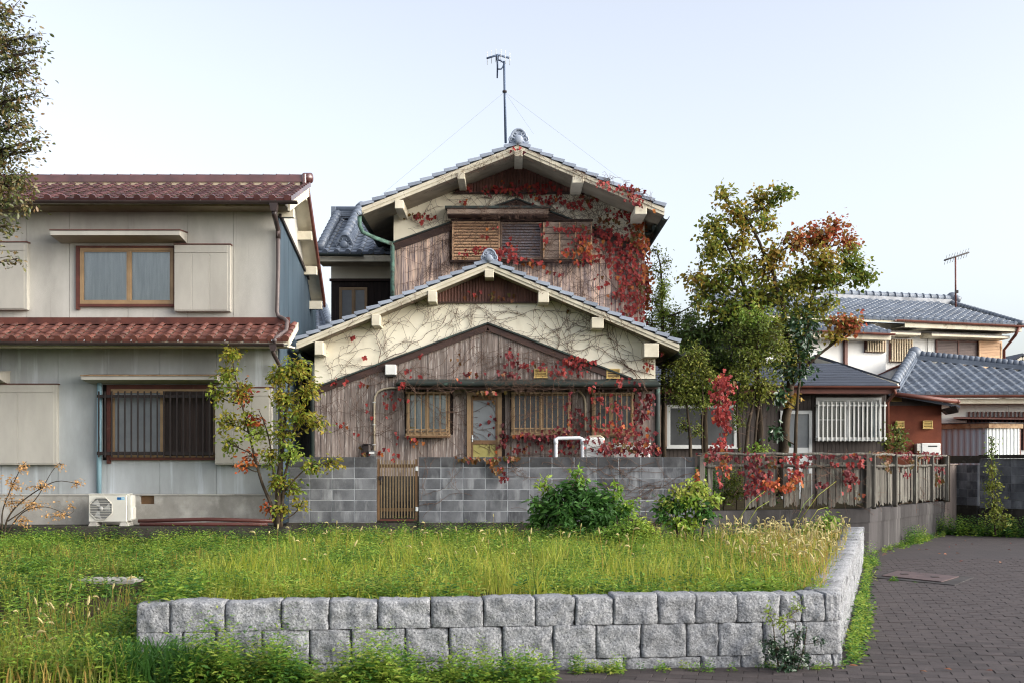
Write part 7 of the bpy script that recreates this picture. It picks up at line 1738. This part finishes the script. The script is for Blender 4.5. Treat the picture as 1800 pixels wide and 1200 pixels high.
creeper('wall_creeper', 'crimson creeper with bare winding stems over the lower gable and boarded front', 
        [(662, 660, 75, .014, 42), (660, 655, 100, .012, 34), (664, 640, 50, .012, 40), (1140, 690, 120, .014, 60), (1120, 668, 135, .013, 50), (1040, 660, 140, .012, 50), (1150, 660, 150, .013, 60), (1146, 790, 150, .012, 60), (1146, 795, 110, .012, 60), (960, 640, 150, .009, 40), (640, 800, 60, .008, 40), (745, 800, 130, .008, 40), (700, 760, 150, .008, 36), (600, 790, 80, .007, 40), (860, 800, 80, .007, 36), (880, 780, 30, .009, 44), (1000, 770, 20, .009, 40), (780, 660, 10, .008, 40), (900, 560, 160, .007, 40), (1110, 620, 150, .009, 46), (1150, 640, 160, .009, 46), (950, 545, 160, .007, 36), (1030, 575, 165, .007, 36), (820, 800, 150, .007, 30), (610, 620, 20, .007, 30), (570, 720, 20, .006, 30), (575, 650, 40, .006, 26), (700, 720, 170, .007, 34), (760, 790, 60, .006, 30), (1100, 610, 170, .008, 50), (1060, 590, 185, .007, 40), (1000, 560, 200, .007, 40), (560, 606, 25, .008, 40)], None,
        [(900, 622, 16, 8, 20, 1), (905, 636, 26, 9, 26, 1), (935, 640, 20, 8, 22, 0), (975, 645, 40, 10, 34, 1), (1020, 640, 30, 12, 60, 0), (985, 655, 34, 7, 40, 0), (1005, 632, 22, 10, 30, 0), (820, 655, 14, 5, 16, 1), (880, 655, 22, 6, 16, 1), (905, 658, 20, 6, 18, 1), (860, 520, 40, 8, 18, 3), (832, 516, 6, 4, 4, 0), (895, 522, 12, 6, 8, 3),
         (940, 765, 50, 9, 80, 1), (985, 762, 30, 10, 56, 1), (1010, 775, 30, 14, 60, 1), (925, 785, 40, 14, 26, 1), (890, 790, 14, 14, 22, 0), (885, 760, 10, 30, 26, 1), (960, 790, 40, 8, 18, 0), (1040, 745, 30, 16, 44, 0), (1080, 752, 40, 12, 70, 0), (1110, 760, 40, 14, 70, 1), (1125, 720, 14, 40, 110, 1), (1135, 780, 18, 18, 60, 1), (1090, 725, 16, 22, 30, 1), (1080, 710, 14, 14, 26, 0), (1050, 700, 14, 12, 20, 0), (1008, 730, 12, 20, 30, 1), (1065, 790, 30, 10, 34, 1), (1040, 680, 14, 8, 16, 0), (1090, 670, 14, 8, 22, 0), (1140, 640, 12, 10, 14, 0), (1142, 700, 10, 20, 34, 1), (1110, 785, 26, 10, 40, 3), (1060, 785, 12, 12, 40, 0), (1085, 790, 24, 8, 50, 1), (1120, 788, 26, 10, 70, 1), (1145, 790, 16, 8, 40, 1), (1095, 772, 24, 6, 30, 0), (850, 690, 30, 6, 30, 3), (860, 700, 12, 12, 12, 3), (858, 740, 12, 20, 10, 1), (1000, 700, 10, 14, 12, 1),
         (678, 695, 12, 14, 10, 0), (690, 715, 14, 20, 14, 0), (733, 775, 14, 7, 16, 2), (725, 768, 8, 6, 8, 0), (672, 790, 12, 10, 10, 0), (700, 765, 8, 10, 5, 0), (637, 672, 12, 7, 9, 0), (735, 660, 12, 4, 6, 0), (640, 625, 5, 4, 6, 0), (598, 745, 7, 5, 10, 2), (625, 760, 6, 6, 4, 0), (585, 672, 10, 4, 6, 0), (605, 668, 10, 4, 6, 0), (640, 795, 10, 4, 7, 0), (710, 672, 7, 5, 7, 0), (716, 650, 10, 5, 7, 0), (618, 592, 6, 4, 7, 0), (696, 700, 22, 30, 10, 0), (655, 732, 30, 40, 8, 0), (742, 625, 14, 8, 6, 0), (700, 800, 14, 5, 7, 0), (1160, 620, 8, 4, 8, 0), (1180, 608, 12, 3, 10, 1), (1030, 545, 60, 12, 8, 0), (800, 665, 10, 4, 6, 1), (806, 625, 10, 8, 8, 3)],
        pl_low, in_gable, n_big=110, base=tuple(P(1140, 800, GD - .05)))
def in_up(x, y): return y > 262 + abs(x - 910) * .41 - (8 if x < 1060 else 24) and 694 < x < 1150 and y < 466 + max(0, abs(x - 857)) * .418 - 8
def pl_up(x, y):
    if y < 274 + abs(x - 910) * .413 : return UB - .06
    if x > 1133: return UD + .25
    if 784 < x < 967 and 362 < y < 386: return UD - .5
    if 793 < x < 1042 and 388 < y < 462: return UD - .27
    return UD - .04
creeper('gable_creeper', 'dense scarlet and orange creeper hanging over the right corner of the upper gable',
        [(1120, 540, 95, .014, 60), (1128, 540, 90, .015, 60), (1110, 520, 110, .013, 60), (1090, 500, 130, .011, 50), (1128, 470, 140, .013, 60), (1125, 440, 150, .012, 60), (1120, 400, 150, .012, 60), (1128, 420, 120, .012, 40), (1110, 430, 165, .009, 60), (1120, 450, 175, .008, 70), (1100, 480, 170, .007, 60), (1090, 520, 160, .007, 60), (1000, 470, 165, .007, 50), (960, 440, 160, .006, 50), (900, 420, 170, .006, 40), (1060, 370, 165, .008, 50), (1000, 350, 170, .008, 50), (940, 345, 170, .007, 50), (860, 350, 175, .007, 40), (740, 380, 30, .007, 36), (700, 500, 30, .006, 40), (720, 440, 0, .006, 40), (760, 480, 20, .006, 40), (880, 300, 190, .006, 50), (1050, 330, 130, .009, 30), (1090, 350, 110, .008, 30), (1000, 400, 180, .006, 60), (1110, 520, 180, .006, 60), (1000, 520, 170, .006, 40), (820, 350, 190, .006, 40), (1115, 390, 100, .009, 26), (1128, 560, 92, .012, 60)], None,
        [(900, 330, 40, 10, 60, 0), (950, 338, 40, 8, 50, 0), (870, 332, 24, 9, 36, 0), (945, 326, 30, 6, 26, 0), (970, 350, 24, 8, 36, 0), (1000, 360, 26, 8, 30, 0), (1025, 355, 20, 10, 26, 0), (742, 382, 22, 5, 34, 0), (728, 376, 16, 6, 14, 3), (815, 352, 20, 4, 8, 0), (822, 330, 6, 5, 18, 0), (1040, 345, 18, 10, 18, 3), (1072, 385, 16, 14, 36, 3), (1090, 375, 22, 12, 24, 0),
         (1050, 405, 34, 12, 60, 0), (1085, 420, 30, 14, 80, 0), (1020, 420, 26, 16, 66, 0), (1030, 435, 20, 18, 60, 2), (1040, 450, 26, 12, 50, 0), (1000, 400, 26, 6, 30, 0), (1000, 445, 16, 6, 20, 2), (1070, 440, 24, 20, 60, 0), (960, 420, 10, 14, 14, 0), (1105, 440, 22, 26, 130, 0), (1118, 480, 18, 34, 150, 0), (1100, 490, 26, 26, 90, 0), (1085, 470, 22, 16, 50, 0), (1125, 530, 16, 34, 110, 0), (1095, 520, 22, 16, 60, 0), (1105, 545, 22, 16, 60, 0), (1130, 420, 12, 20, 70, 2), (1136, 470, 8, 40, 130, 2), (1138, 520, 7, 30, 70, 2), (1126, 395, 12, 14, 60, 2), (1118, 415, 14, 16, 60, 3), (1128, 500, 10, 24, 50, 3),
         (1112, 345, 16, 10, 50, 0), (1118, 360, 14, 10, 46, 0), (1085, 330, 26, 6, 30, 0), (1120, 330, 20, 5, 30, 1), (1140, 375, 14, 6, 40, 2), (1060, 322, 16, 5, 14, 0), (1108, 380, 12, 16, 50, 0), (840, 438, 20, 6, 26, 0), (895, 432, 16, 14, 24, 0), (862, 446, 20, 8, 50, 0), (885, 446, 24, 10, 60, 0), (815, 448, 12, 4, 10, 0), (852, 418, 8, 6, 8, 0), (905, 455, 20, 6, 30, 0), (935, 465, 24, 5, 20, 2), (870, 402, 12, 5, 5, 0), (945, 462, 12, 4, 12, 0), (980, 478, 20, 4, 9, 0), (1010, 458, 20, 5, 14, 2), (1055, 490, 30, 20, 14, 0), (960, 392, 20, 4, 8, 0), (912, 262, 14, 5, 10, 1), (918, 258, 8, 3, 6, 0)],
        pl_up, in_up, n_big=140, base=tuple(P(1125, 560, UD - .05)))
# hanging scarlet creeper on a dead stem before the shrubs
def pl_pillar(x, y): return 22.9 + .12 * math.sin(x * .4)
creeper('creeper_pillar', 'column of scarlet five-lobed creeper leaves climbing a dead stem above the fence', [(1266, 800, 88, .016, 26), (1262, 800, 94, .012, 22)], None,
        [(1268, 665, 14, 10, 70, 0), (1276, 680, 16, 10, 70, 0), (1262, 695, 14, 12, 80, 0), (1275, 705, 12, 12, 70, 0), (1266, 722, 16, 10, 80, 0), (1270, 738, 12, 10, 60, 0), (1278, 750, 8, 10, 36, 0), (1268, 775, 12, 10, 50, 0), (1266, 790, 16, 8, 50, 1), (1275, 800, 20, 8, 60, 1), (1258, 735, 6, 6, 16, 0)],
        pl_pillar, None, dens=.75, n_big=70, base=(px(1266, 22.9), 22.9, .8))
def fence_plane(x, y):
    if x < 1527: return lerp(BD, 22.4, (x - 1222) / 305.) - .12
    k = (x - 900) / F; d = FC - FB; s = (k * FB.y - FB.x) / (d.x - k * d.y); return FB.y + d.y * s - .14
creeper('fence_creeper', 'dark red and rusty creeper trailing over the rotten board fence', [(1225, 800, -3, .014, 44), (1330, 800, -2, .014, 60), (1440, 798, 0, .013, 60), (1540, 796, 2, .012, 30), (1310, 890, 80, .009, 26), (1360, 890, 100, .009, 22), (1400, 890, 85, .008, 22), (1490, 880, 100, .008, 22), (1290, 870, 60, .008, 26), (1600, 860, 95, .008, 20), (1590, 800, -80, .008, 20), (1470, 870, 120, .006, 22)], None,
        [(1255, 800, 22, 8, 50, 1), (1275, 815, 12, 16, 40, 2), (1268, 840, 10, 20, 20, 0), (1325, 805, 30, 10, 60, 1), (1330, 830, 26, 16, 110, 1), (1345, 850, 26, 14, 90, 0), (1320, 860, 16, 16, 46, 1), (1362, 850, 16, 12, 60, 2), (1395, 805, 22, 8, 50, 0), (1400, 840, 14, 14, 60, 2), (1398, 830, 12, 12, 40, 0), (1385, 855, 10, 10, 26, 2), (1410, 815, 16, 8, 24, 1), (1492, 828, 10, 10, 60, 1), (1495, 840, 14, 6, 40, 1), (1492, 815, 8, 6, 14, 0), (1515, 814, 6, 5, 18, 0), (1450, 850, 14, 5, 20, 1), (1465, 815, 8, 4, 10, 0), (1490, 855, 8, 10, 14, 0), (1510, 870, 8, 6, 10, 3), (1550, 796, 30, 4, 60, 3), (1590, 796, 26, 4, 70, 1), (1640, 798, 16, 5, 60, 1), (1648, 822, 10, 6, 44, 1), (1590, 832, 5, 6, 14, 1), (1560, 812, 7, 16, 40, 3), (1605, 810, 7, 12, 36, 3), (1620, 800, 18, 6, 40, 3), (1650, 840, 5, 16, 40, 3), (1225, 840, 6, 20, 26, 2), (1355, 812, 14, 8, 20, 3), (1500, 800, 40, 3, 30, 1), (1440, 800, 40, 3, 26, 1)],
        fence_plane, lambda x, y: 790 < y < 905, n_big=80, base=tuple(P(1527, 893, 22.4)))
# green thicket behind the gap in the fence
tree('ivy_thicket', 'tangled yellow-green thicket showing through the gap in the board fence', 'shrub', P(1270, 890, 22.3),
     [([P(1250 + 22 * k, 900, 22.3), P(1252 + 22 * k, 850, 22.3), P(1256 + 20 * k, 812, 22.3)], .012, .005) for k in (0, 1, 2)],
     [(1236, 830, 22.2, 16, 20, .25, 160, 0), (1250, 850, 22.2, 18, 20, .25, 150, 0), (1290, 840, 22.3, 20, 24, .3, 140, 1), (1300, 865, 22.3, 22, 20, .3, 120, 1), (1275, 870, 22.3, 20, 16, .3, 110, 1), (1240, 870, 22.2, 16, 14, .25, 80, 0), (1360, 875, 22.05, 10, 14, .1, 40, 0)],
     [M['lf_weed_dk'], M['lf_mid']], .06, 'oval', trunk_name='stem', mul=2.)
# ivy sprig hanging from the block wall coping
def pl_wall(x, y): return BD - .015
creeper('ivy_sprig', 'small rusty ivy spray hanging over the block wall below the yellow door panel', [(868, 800, 182, .008, 18), (868, 800, -2, .008, 10), (868, 802, -80, .008, 12), (874, 826, -45, .006, 10), (1150, 812, 185, .008, 60), (1216, 830, 175, .008, 60), (1216, 870, 172, .007, 60), (1216, 810, 190, .008, 60), (1216, 850, 165, .007, 50), (740, 880, 60, .005, 22), (745, 870, 40, .005, 26), (830, 870, 140, .005, 20)], None,
        [(830, 806, 24, 4, 46, 3), (868, 810, 8, 9, 50, 3), (895, 804, 20, 3, 34, 3), (876, 826, 8, 7, 26, 3), (886, 838, 6, 4, 16, 1)], pl_wall, lambda x, y: 730 < x < 1220 and 800 < y < 925, n_big=12, base=tuple(P(868, 802, BD)))
# ------------------------------------------------------------------ grass, weeds, foxtails, litter
def gz(x, y): return np.array([ground_z(a, b) for a, b in zip(x, y)])
def scatter(n, x0, x1, y0, y1, ok=None, dens=None):
    x = rng.uniform(x0, x1, n); y = rng.uniform(y0, y1, n)
    k = (np.abs(x * F / y) < 1300)
    k &= ~((x > px(132, 14)) & (x < px(252, 14)) & (y > 13.7) & (y < 14.8))
    k &= np.array([(ok is None or ok(a, b)) and (dens is None or random.random() < dens(a, b)) for a, b in zip(x, y)])
    x, y = x[k], y[k]; z = gz(x, y)
    k = z > -.02
    return x[k], y[k], z[k]
def blades(name, x, y, z, h, w, mat, lean=.45, mi=None):
    n = len(x); a = rng.uniform(0, 2 * PI, n); d = np.stack([np.cos(a), np.sin(a), np.zeros(n)], 1); b = rng.uniform(0, 2 * PI, n)
    s = np.stack([np.cos(b), np.sin(b) * .35, np.zeros(n)], 1)
    p = np.stack([x, y, z - .02], 1); h = h[:, None]; L = (rng.uniform(.15, 1, n) * lean)[:, None]
    w = (w * rng.uniform(.6, 1.3, n))[:, None]; up = np.array([0, 0, 1.])
    m1 = p + up * h * .5 + d * h * L * .22; m2 = p + up * h * .85 + d * h * L * .62; tp = p + up * h * (1 - .25 * L) + d * h * L * 1.15
    V = np.stack([p - s * w, p + s * w, m1 - s * w * .85, m1 + s * w * .85, m2 - s * w * .55, m2 + s * w * .55, tp], 1).reshape(-1, 3)
    f = np.array([0, 1, 3, 2, 2, 3, 5, 4, 4, 5, 6]); FF = (np.arange(n)[:, None] * 7 + f[None]).ravel()
    me = np_mesh(name, V, FF, np.tile([4, 4, 3], n), mat, None if mi is None else np.repeat(mi, 3))
    return place(name, me, kind='stuff')
def in_plot(x, y): return x > -3.05
def patch(x, y, s=.5, o=0): return noise.noise(Vector((x * s + o, y * s, o)))
GM = [M['grass'], M['grass_dry'], M['grass_dk'], M['grass_y']]
def dry(x, y):     # chance of straw: the right part of the plot by the stone wall
    return max(0, min(1, (x - 1.75 - .15 * (y - 10)) / 1.1)) * .7
x, y, z = scatter(140000, -3.4, 6.4, 10.15, 21.35, None, lambda a, b: .16 + .25 * (b < 12.5) + .7 * patch(a, b, .7, 4) + .9 * patch(a, b, 2.2, 1))
hh_ = np.array([(.08 + .10 * min(1, max(0, (b - 10.3) / 1.2)) - .04 * min(1, max(0, (b - 14) / 5))) * (1 + .5 * patch(a, b, .9) + .9 * patch(a, b, 2.6, 1) + .5 * patch(a, b, 6, 3)) for a, b in zip(x, y)]) * rng.uniform(.35, 1.7, len(x))
mi = np.array([1 if random.random() < dry(a, b) else (3 if random.random() < (.75 if b < 12.6 else .3) + .7 * patch(a, b, .9, 12) else (2 if random.random() < .3 + .8 * max(0, patch(a, b, .6, 8)) else 0)) for a, b in zip(x, y)])
blades('grass', x, y, z, hh_, .0048, GM, mi=mi)
x, y, z = scatter(84000, -13, -2.8, 8.8, 21.0, None, lambda a, b: .4 + .7 * patch(a, b, .6, 2) + .6 * patch(a, b, 2.2, 1))
hh_ = np.array([.17 * (1 + .6 * patch(a, b, .8) + .9 * patch(a, b, 2.4, 1)) for a, b in zip(x, y)]) * rng.uniform(.5, 1.4, len(x))
mi = np.array([1 if random.random() < (.12 + (.35 if b < 9.9 and a < -3.3 else 0)) else (2 if random.random() < .75 else 0) for a, b in zip(x, y)])
blades('grass', x, y, z, hh_, .007, GM, mi=mi)
def weeds(name, x, y, z, h, mats, shape='slim', leaf=.06, nl=16, mi=None, spread=.6):
    """upright leafy weeds: leaves spiralling up short stems"""
    P_, S_, D_, N_, MI = [], [], [], [], []
    for i in range(len(x)):
        k = nl; t = (np.arange(k) + rng.uniform(0, 1, k)) / k; a = np.arange(k) * 2.4 + rng.uniform(0, 6)
        lean = rng.normal(size=2) * .15
        r = leaf * .25
        p = np.stack([x[i] + lean[0] * t * h[i] + r * np.cos(a), y[i] + lean[1] * t * h[i] + r * np.sin(a), z[i] + t * h[i]], 1)
        P_.append(p); S_.append(leaf * (1.15 - .6 * t) * rng.uniform(.7, 1.3, k)); D_.append(np.stack([np.cos(a), np.sin(a), spread * (t - .35) + rng.normal(size=k) * .2], 1))
        N_.append(np.stack([rng.normal(size=k) * .3, rng.normal(size=k) * .3 - .1, np.ones(k)], 1)); MI.append(np.full(k, 0 if mi is None else mi[i]))
    me = leaf_mesh(name, np.concatenate(P_), np.concatenate(S_), np.concatenate(D_), np.concatenate(N_), shape, mats, np.concatenate(MI))
    return place(name, me, kind='stuff')
WM = [M['lf_weed'], M['lf_weed_dk'], M['lf_lime']]
def many(n, x0, x1, y0, y1, dens, h0, h1, leaf, nl, shape='slim', pm=(.5, .35, .15)):
    x, y, z = scatter(n, x0, x1, y0, y1, None, dens)
    if not len(x): return
    weeds('weeds', x, y, z, rng.uniform(h0, h1, len(x)), WM, shape, leaf, nl, rng.choice(3, len(x), p=pm))
for (pm, o, h1) in (((.7, .05, .25), 5, .26), ((.15, .05, .8), 21, .2), ((.45, .45, .1), 34, .22)):
    many(8200, -3.1, 5.8, 10.3, 13.5, lambda a, b: .1 + 1.9 * patch(a, b, 1.1, o), .05, h1, .065, 11, pm=pm)
    many(9000, -4.2, 5.6, 13.5, 18, lambda a, b: .08 + 1.9 * patch(a, b, .8, o), .08, h1 + .08, .075, 11, pm=pm)
    many(9300, -13, 4.6, 18, 21.2, lambda a, b: .1 + 1.9 * patch(a, b, .7, o), .06, h1 + (.1 if o < 30 else .2), .085, 14, pm=pm)
many(13000, -12.5, -3.05, 8.9, 19, lambda a, b: .3 + 1.3 * patch(a, b, .9, 9), .06, .3, .08, 14, pm=(.6, .15, .25))
many(2200, -12.5, -3.0, 8.9, 18, lambda a, b: .1 + 2 * patch(a, b, 1.2, 19), .12, .4, .1, 16, pm=(.4, .6, 0))
many(420, -3.7, -2.75, 9.35, 10.9, None, .1, .32, .08, 18, pm=(.5, .4, .1))
many(2600, -3.5, 5.7, 10.4, 20, lambda a, b: .1 + 1.6 * patch(a, b, .9, 3), .05, .2, .065, 12, 'oval', pm=(.4, .2, .4))
many(300, -1.0, 3.2, 10.35, 11.6, lambda a, b: .2 + 1.8 * patch(a, b, 1.6, 2), .08, .24, .08, 18, 'oval', pm=(.7, .25, .05))
many(420, -12, 4.4, 19.6, 20.9, lambda a, b: .2 + 1.6 * patch(a, b, 1.3, 5), .25, .5, .08, 26, pm=(.7, .25, .05))
many(160, -9, 5.4, 14, 20, lambda a, b: .2 + 1.6 * patch(a, b, 1., 15), .25, .42, .09, 28, pm=(.5, .45, .05))
# weeds along the foot of the granite wall
def strip(n, c0, c1, y0, y1, h0, h1, leaf, nl, shape, pm, z0=.0):
    c = rng.uniform(c0, c1, n); y = rng.uniform(y0, y1, n); x = (c - 900) * y / F
    v = np.array([max(.25, 1 + 1.3 * patch(a, b, 2.4, 7)) for a, b in zip(x, y)]); k = rng.uniform(0, 1, n) < v * .75; x, y, v = x[k], y[k], v[k]; n = len(x)
    if not n: return
    weeds('weeds', x, y, np.full(n, z0), rng.uniform(h0, h1, n) * v, WM, shape, leaf, nl, rng.choice(3, n, p=pm))
strip(1100, -340, 700, 8.95, 9.42, .08, .34, .075, 18, 'slim', (.6, .2, .2))
strip(900, 200, 970, 9.05, 9.52, .05, .24, .055, 18, 'oval', (.65, .15, .2))
strip(34, 330, 900, 9.42, 9.56, .25, .46, .055, 30, 'slim', (.8, .1, .1))
strip(60, 1000, 1095, 9.5, 9.75, .06, .2, .04, 24, 'oval', (.6, .3, .1))
strip(26, 1120, 1320, 9.62, 9.85, .03, .12, .04, 18, 'oval', (.7, .2, .1))
strip(26, 1330, 1480, 9.72, 9.9, .03, .09, .035, 16, 'oval', (.6, .3, .1))
# along the return of the granite wall and at the foot of the concrete wall
def line_weeds(a, b, n, off, h0, h1, leaf, nl, shape, pm):
    d = (b - a); o = Vector((d.y, -d.x, 0)).normalized(); t = rng.uniform(0, 1, n); s = np.abs(rng.normal(size=n)) * off + .08
    x = a.x + d.x * t + o.x * s; y = a.y + d.y * t + o.y * s
    weeds('weeds', x, y, np.zeros(n), rng.uniform(h0, h1, n), WM, shape, leaf, nl, rng.choice(3, n, p=pm))
line_weeds(WB, WC, 240, .05, .03, .18, .05, 12, 'oval', (.45, .35, .2))
line_weeds(WB.lerp(WC, .02), WB.lerp(WC, .35), 80, .06, .06, .26, .055, 16, 'oval', (.45, .35, .2))
line_weeds(FB, FC, 110, .12, .04, .14, .05, 14, 'oval', (.5, .3, .2))
line_weeds(FB.lerp(FC, .35), FB.lerp(FC, .55), 60, .15, .15, .4, .06, 20, 'oval', (.4, .5, .1))
line_weeds(FC + Vector((-.4, -.3, 0)), RD, 420, .28, .12, .5, .075, 20, 'oval', (.35, .6, .05))
line_weeds(FC.lerp(RD, .55), RD, 200, .35, .3, .7, .09, 26, 'oval', (.4, .6, 0))
strip(60, 1515, 1545, 19.2, 20.5, .05, .25, .055, 16, 'oval', (.5, .3, .2))
strip(14, 1566, 1574, 17.0, 17.1, .03, .1, .05, 12, 'oval', (.6, .4, 0)); strip(10, 1602, 1612, 16.8, 16.9, .03, .07, .05, 12, 'oval', (.6, .4, 0))
# foxtails: stalk and bent seed head
def foxtails(x, y, z, h, hl):
    st = MB(); hd = MB()
    for i in range(len(x)):
        a = random.uniform(0, 2 * PI); l = random.uniform(.05, .3) * h[i]; d = Vector((math.cos(a), math.sin(a), 0)); b = Vector((x[i], y[i], z[i])); t = b + Vector((0, 0, h[i])) + d * l * .5
        st.tube([b, b + Vector((0, 0, h[i] * .6)) + d * l * .12, t], [.003, .0025, .002], 3, cap=False)
        L = hl * random.uniform(.7, 1.25); r = L * .13; e = (Vector((0, 0, 1)) + d * random.uniform(.2, 1.6)).normalized(); q = [t]
        for k in range(1, 5): q.append(q[-1] + (Vector((0, 0, 1 - .35 * k)) + d * (.35 + .3 * k)).normalized() * L / 4 if e.z < .75 else q[-1] + e * L / 4)
        hd.tube(q, [r * .5, r, r * 1.05, r * .85, r * .25], 5, smooth=False)
    st.build('foxtail_stalks', M['grass_dry'], kind='stuff'); hd.build('foxtail_heads', M['seed'], kind='stuff')
x, y, z = scatter(2600, 1.6, 6.1, 11.0, 20.0, None, lambda a, b: dry(a, b) * 1.1)
x2, y2, z2 = scatter(240, -3.0, 4.5, 12.5, 20.8, None, lambda a, b: .5)
x3, y3, z3 = scatter(130, -5.0, -3.2, 9.0, 10.8, None, lambda a, b: .45 if a < -3.4 else .1)
x = np.concatenate([x, x2, x3]); y = np.concatenate([y, y2, y3]); z = np.concatenate([z, z2, z3])
foxtails(x, y, z, rng.uniform(.2, .5, len(x)), .072)
# coarse arching blades at the bottom left, and tufts in the plot
c = rng.uniform(190, 340, 420); y = rng.uniform(9.0, 9.35, 420); blades('coarse_grass', (c - 900) * y / F, y, np.full(420, .02), rng.uniform(.18, .42, 420), .009, M['lf_weed_dk'], lean=1.1)
c = rng.uniform(-340, 230, 1700); y = rng.uniform(8.9, 10.2, 1700); blades('coarse_grass', (c - 900) * y / F, y, np.full(1700, .03), rng.uniform(.16, .42, 1700), .005, [M['grass_dk'], M['grass_dry'], M['grass']], lean=.8, mi=rng.choice(3, 1700, p=(.5, .1, .4)))
x = []; y = []
for k in range(150):
    cx_, cy_ = rng.uniform(-3, 5.4), rng.uniform(10.4, 20); m = rng.integers(14, 40)
    x += list(cx_ + rng.normal(size=m) * .07); y += list(cy_ + rng.normal(size=m) * .07)
x, y = np.array(x), np.array(y); z = gz(x, y); k = z > .1; blades('grass_tufts', x[k], y[k], z[k], rng.uniform(.16, .4, k.sum()), .006, [M['grass_y'], M['grass'], M['grass_dk']], lean=.9, mi=rng.choice(3, k.sum(), p=(.5, .3, .2)))
# long arching grass stalks by the fence
mb = MB()
for (a, b, c, d) in ((1290, 925, 1345, 862), (1310, 925, 1352, 880), (1405, 915, 1470, 845), (1395, 925, 1430, 868), (1420, 920, 1455, 890)):
    p, q = P(a if a < 1380 else a, b, 20.6), P(c, d, 20.9); mb.tube([p, p.lerp(q, .5) + Vector((0, 0, .1)), q], [.007, .006, .003], 4)
mb.build('grass_stalks', M['grass'], kind='stuff')
# fallen leaves
n = 230; c = np.concatenate([rng.uniform(930, 1800, 170), rng.uniform(1440, 1520, 60)]); D = np.concatenate([rng.uniform(9.2, 26, 170) , rng.uniform(9.7, 15, 60)]); x = (c - 900) * D / F
k = np.array([side(WB, WC, a, b) < -.1 and side(WA, WB, a, b) < -.1 or (b > 20 and side(WB, WC, a, b) < -.1) for a, b in zip(x, D)]); k &= np.array([side(FB, FC, a, b) < -.1 for a, b in zip(x, D)])
x, D = x[k], D[k]; n = len(x)
me = leaf_mesh('fallen_leaves', np.stack([x, D, np.full(n, .024)], 1), rng.uniform(.04, .085, n), np.stack([rng.normal(size=n), rng.normal(size=n), np.full(n, .12)], 1), np.stack([rng.normal(size=n) * .15, rng.normal(size=n) * .15, np.ones(n)], 1), 'oval', M['litter']); place('fallen_leaves', me, kind='stuff')
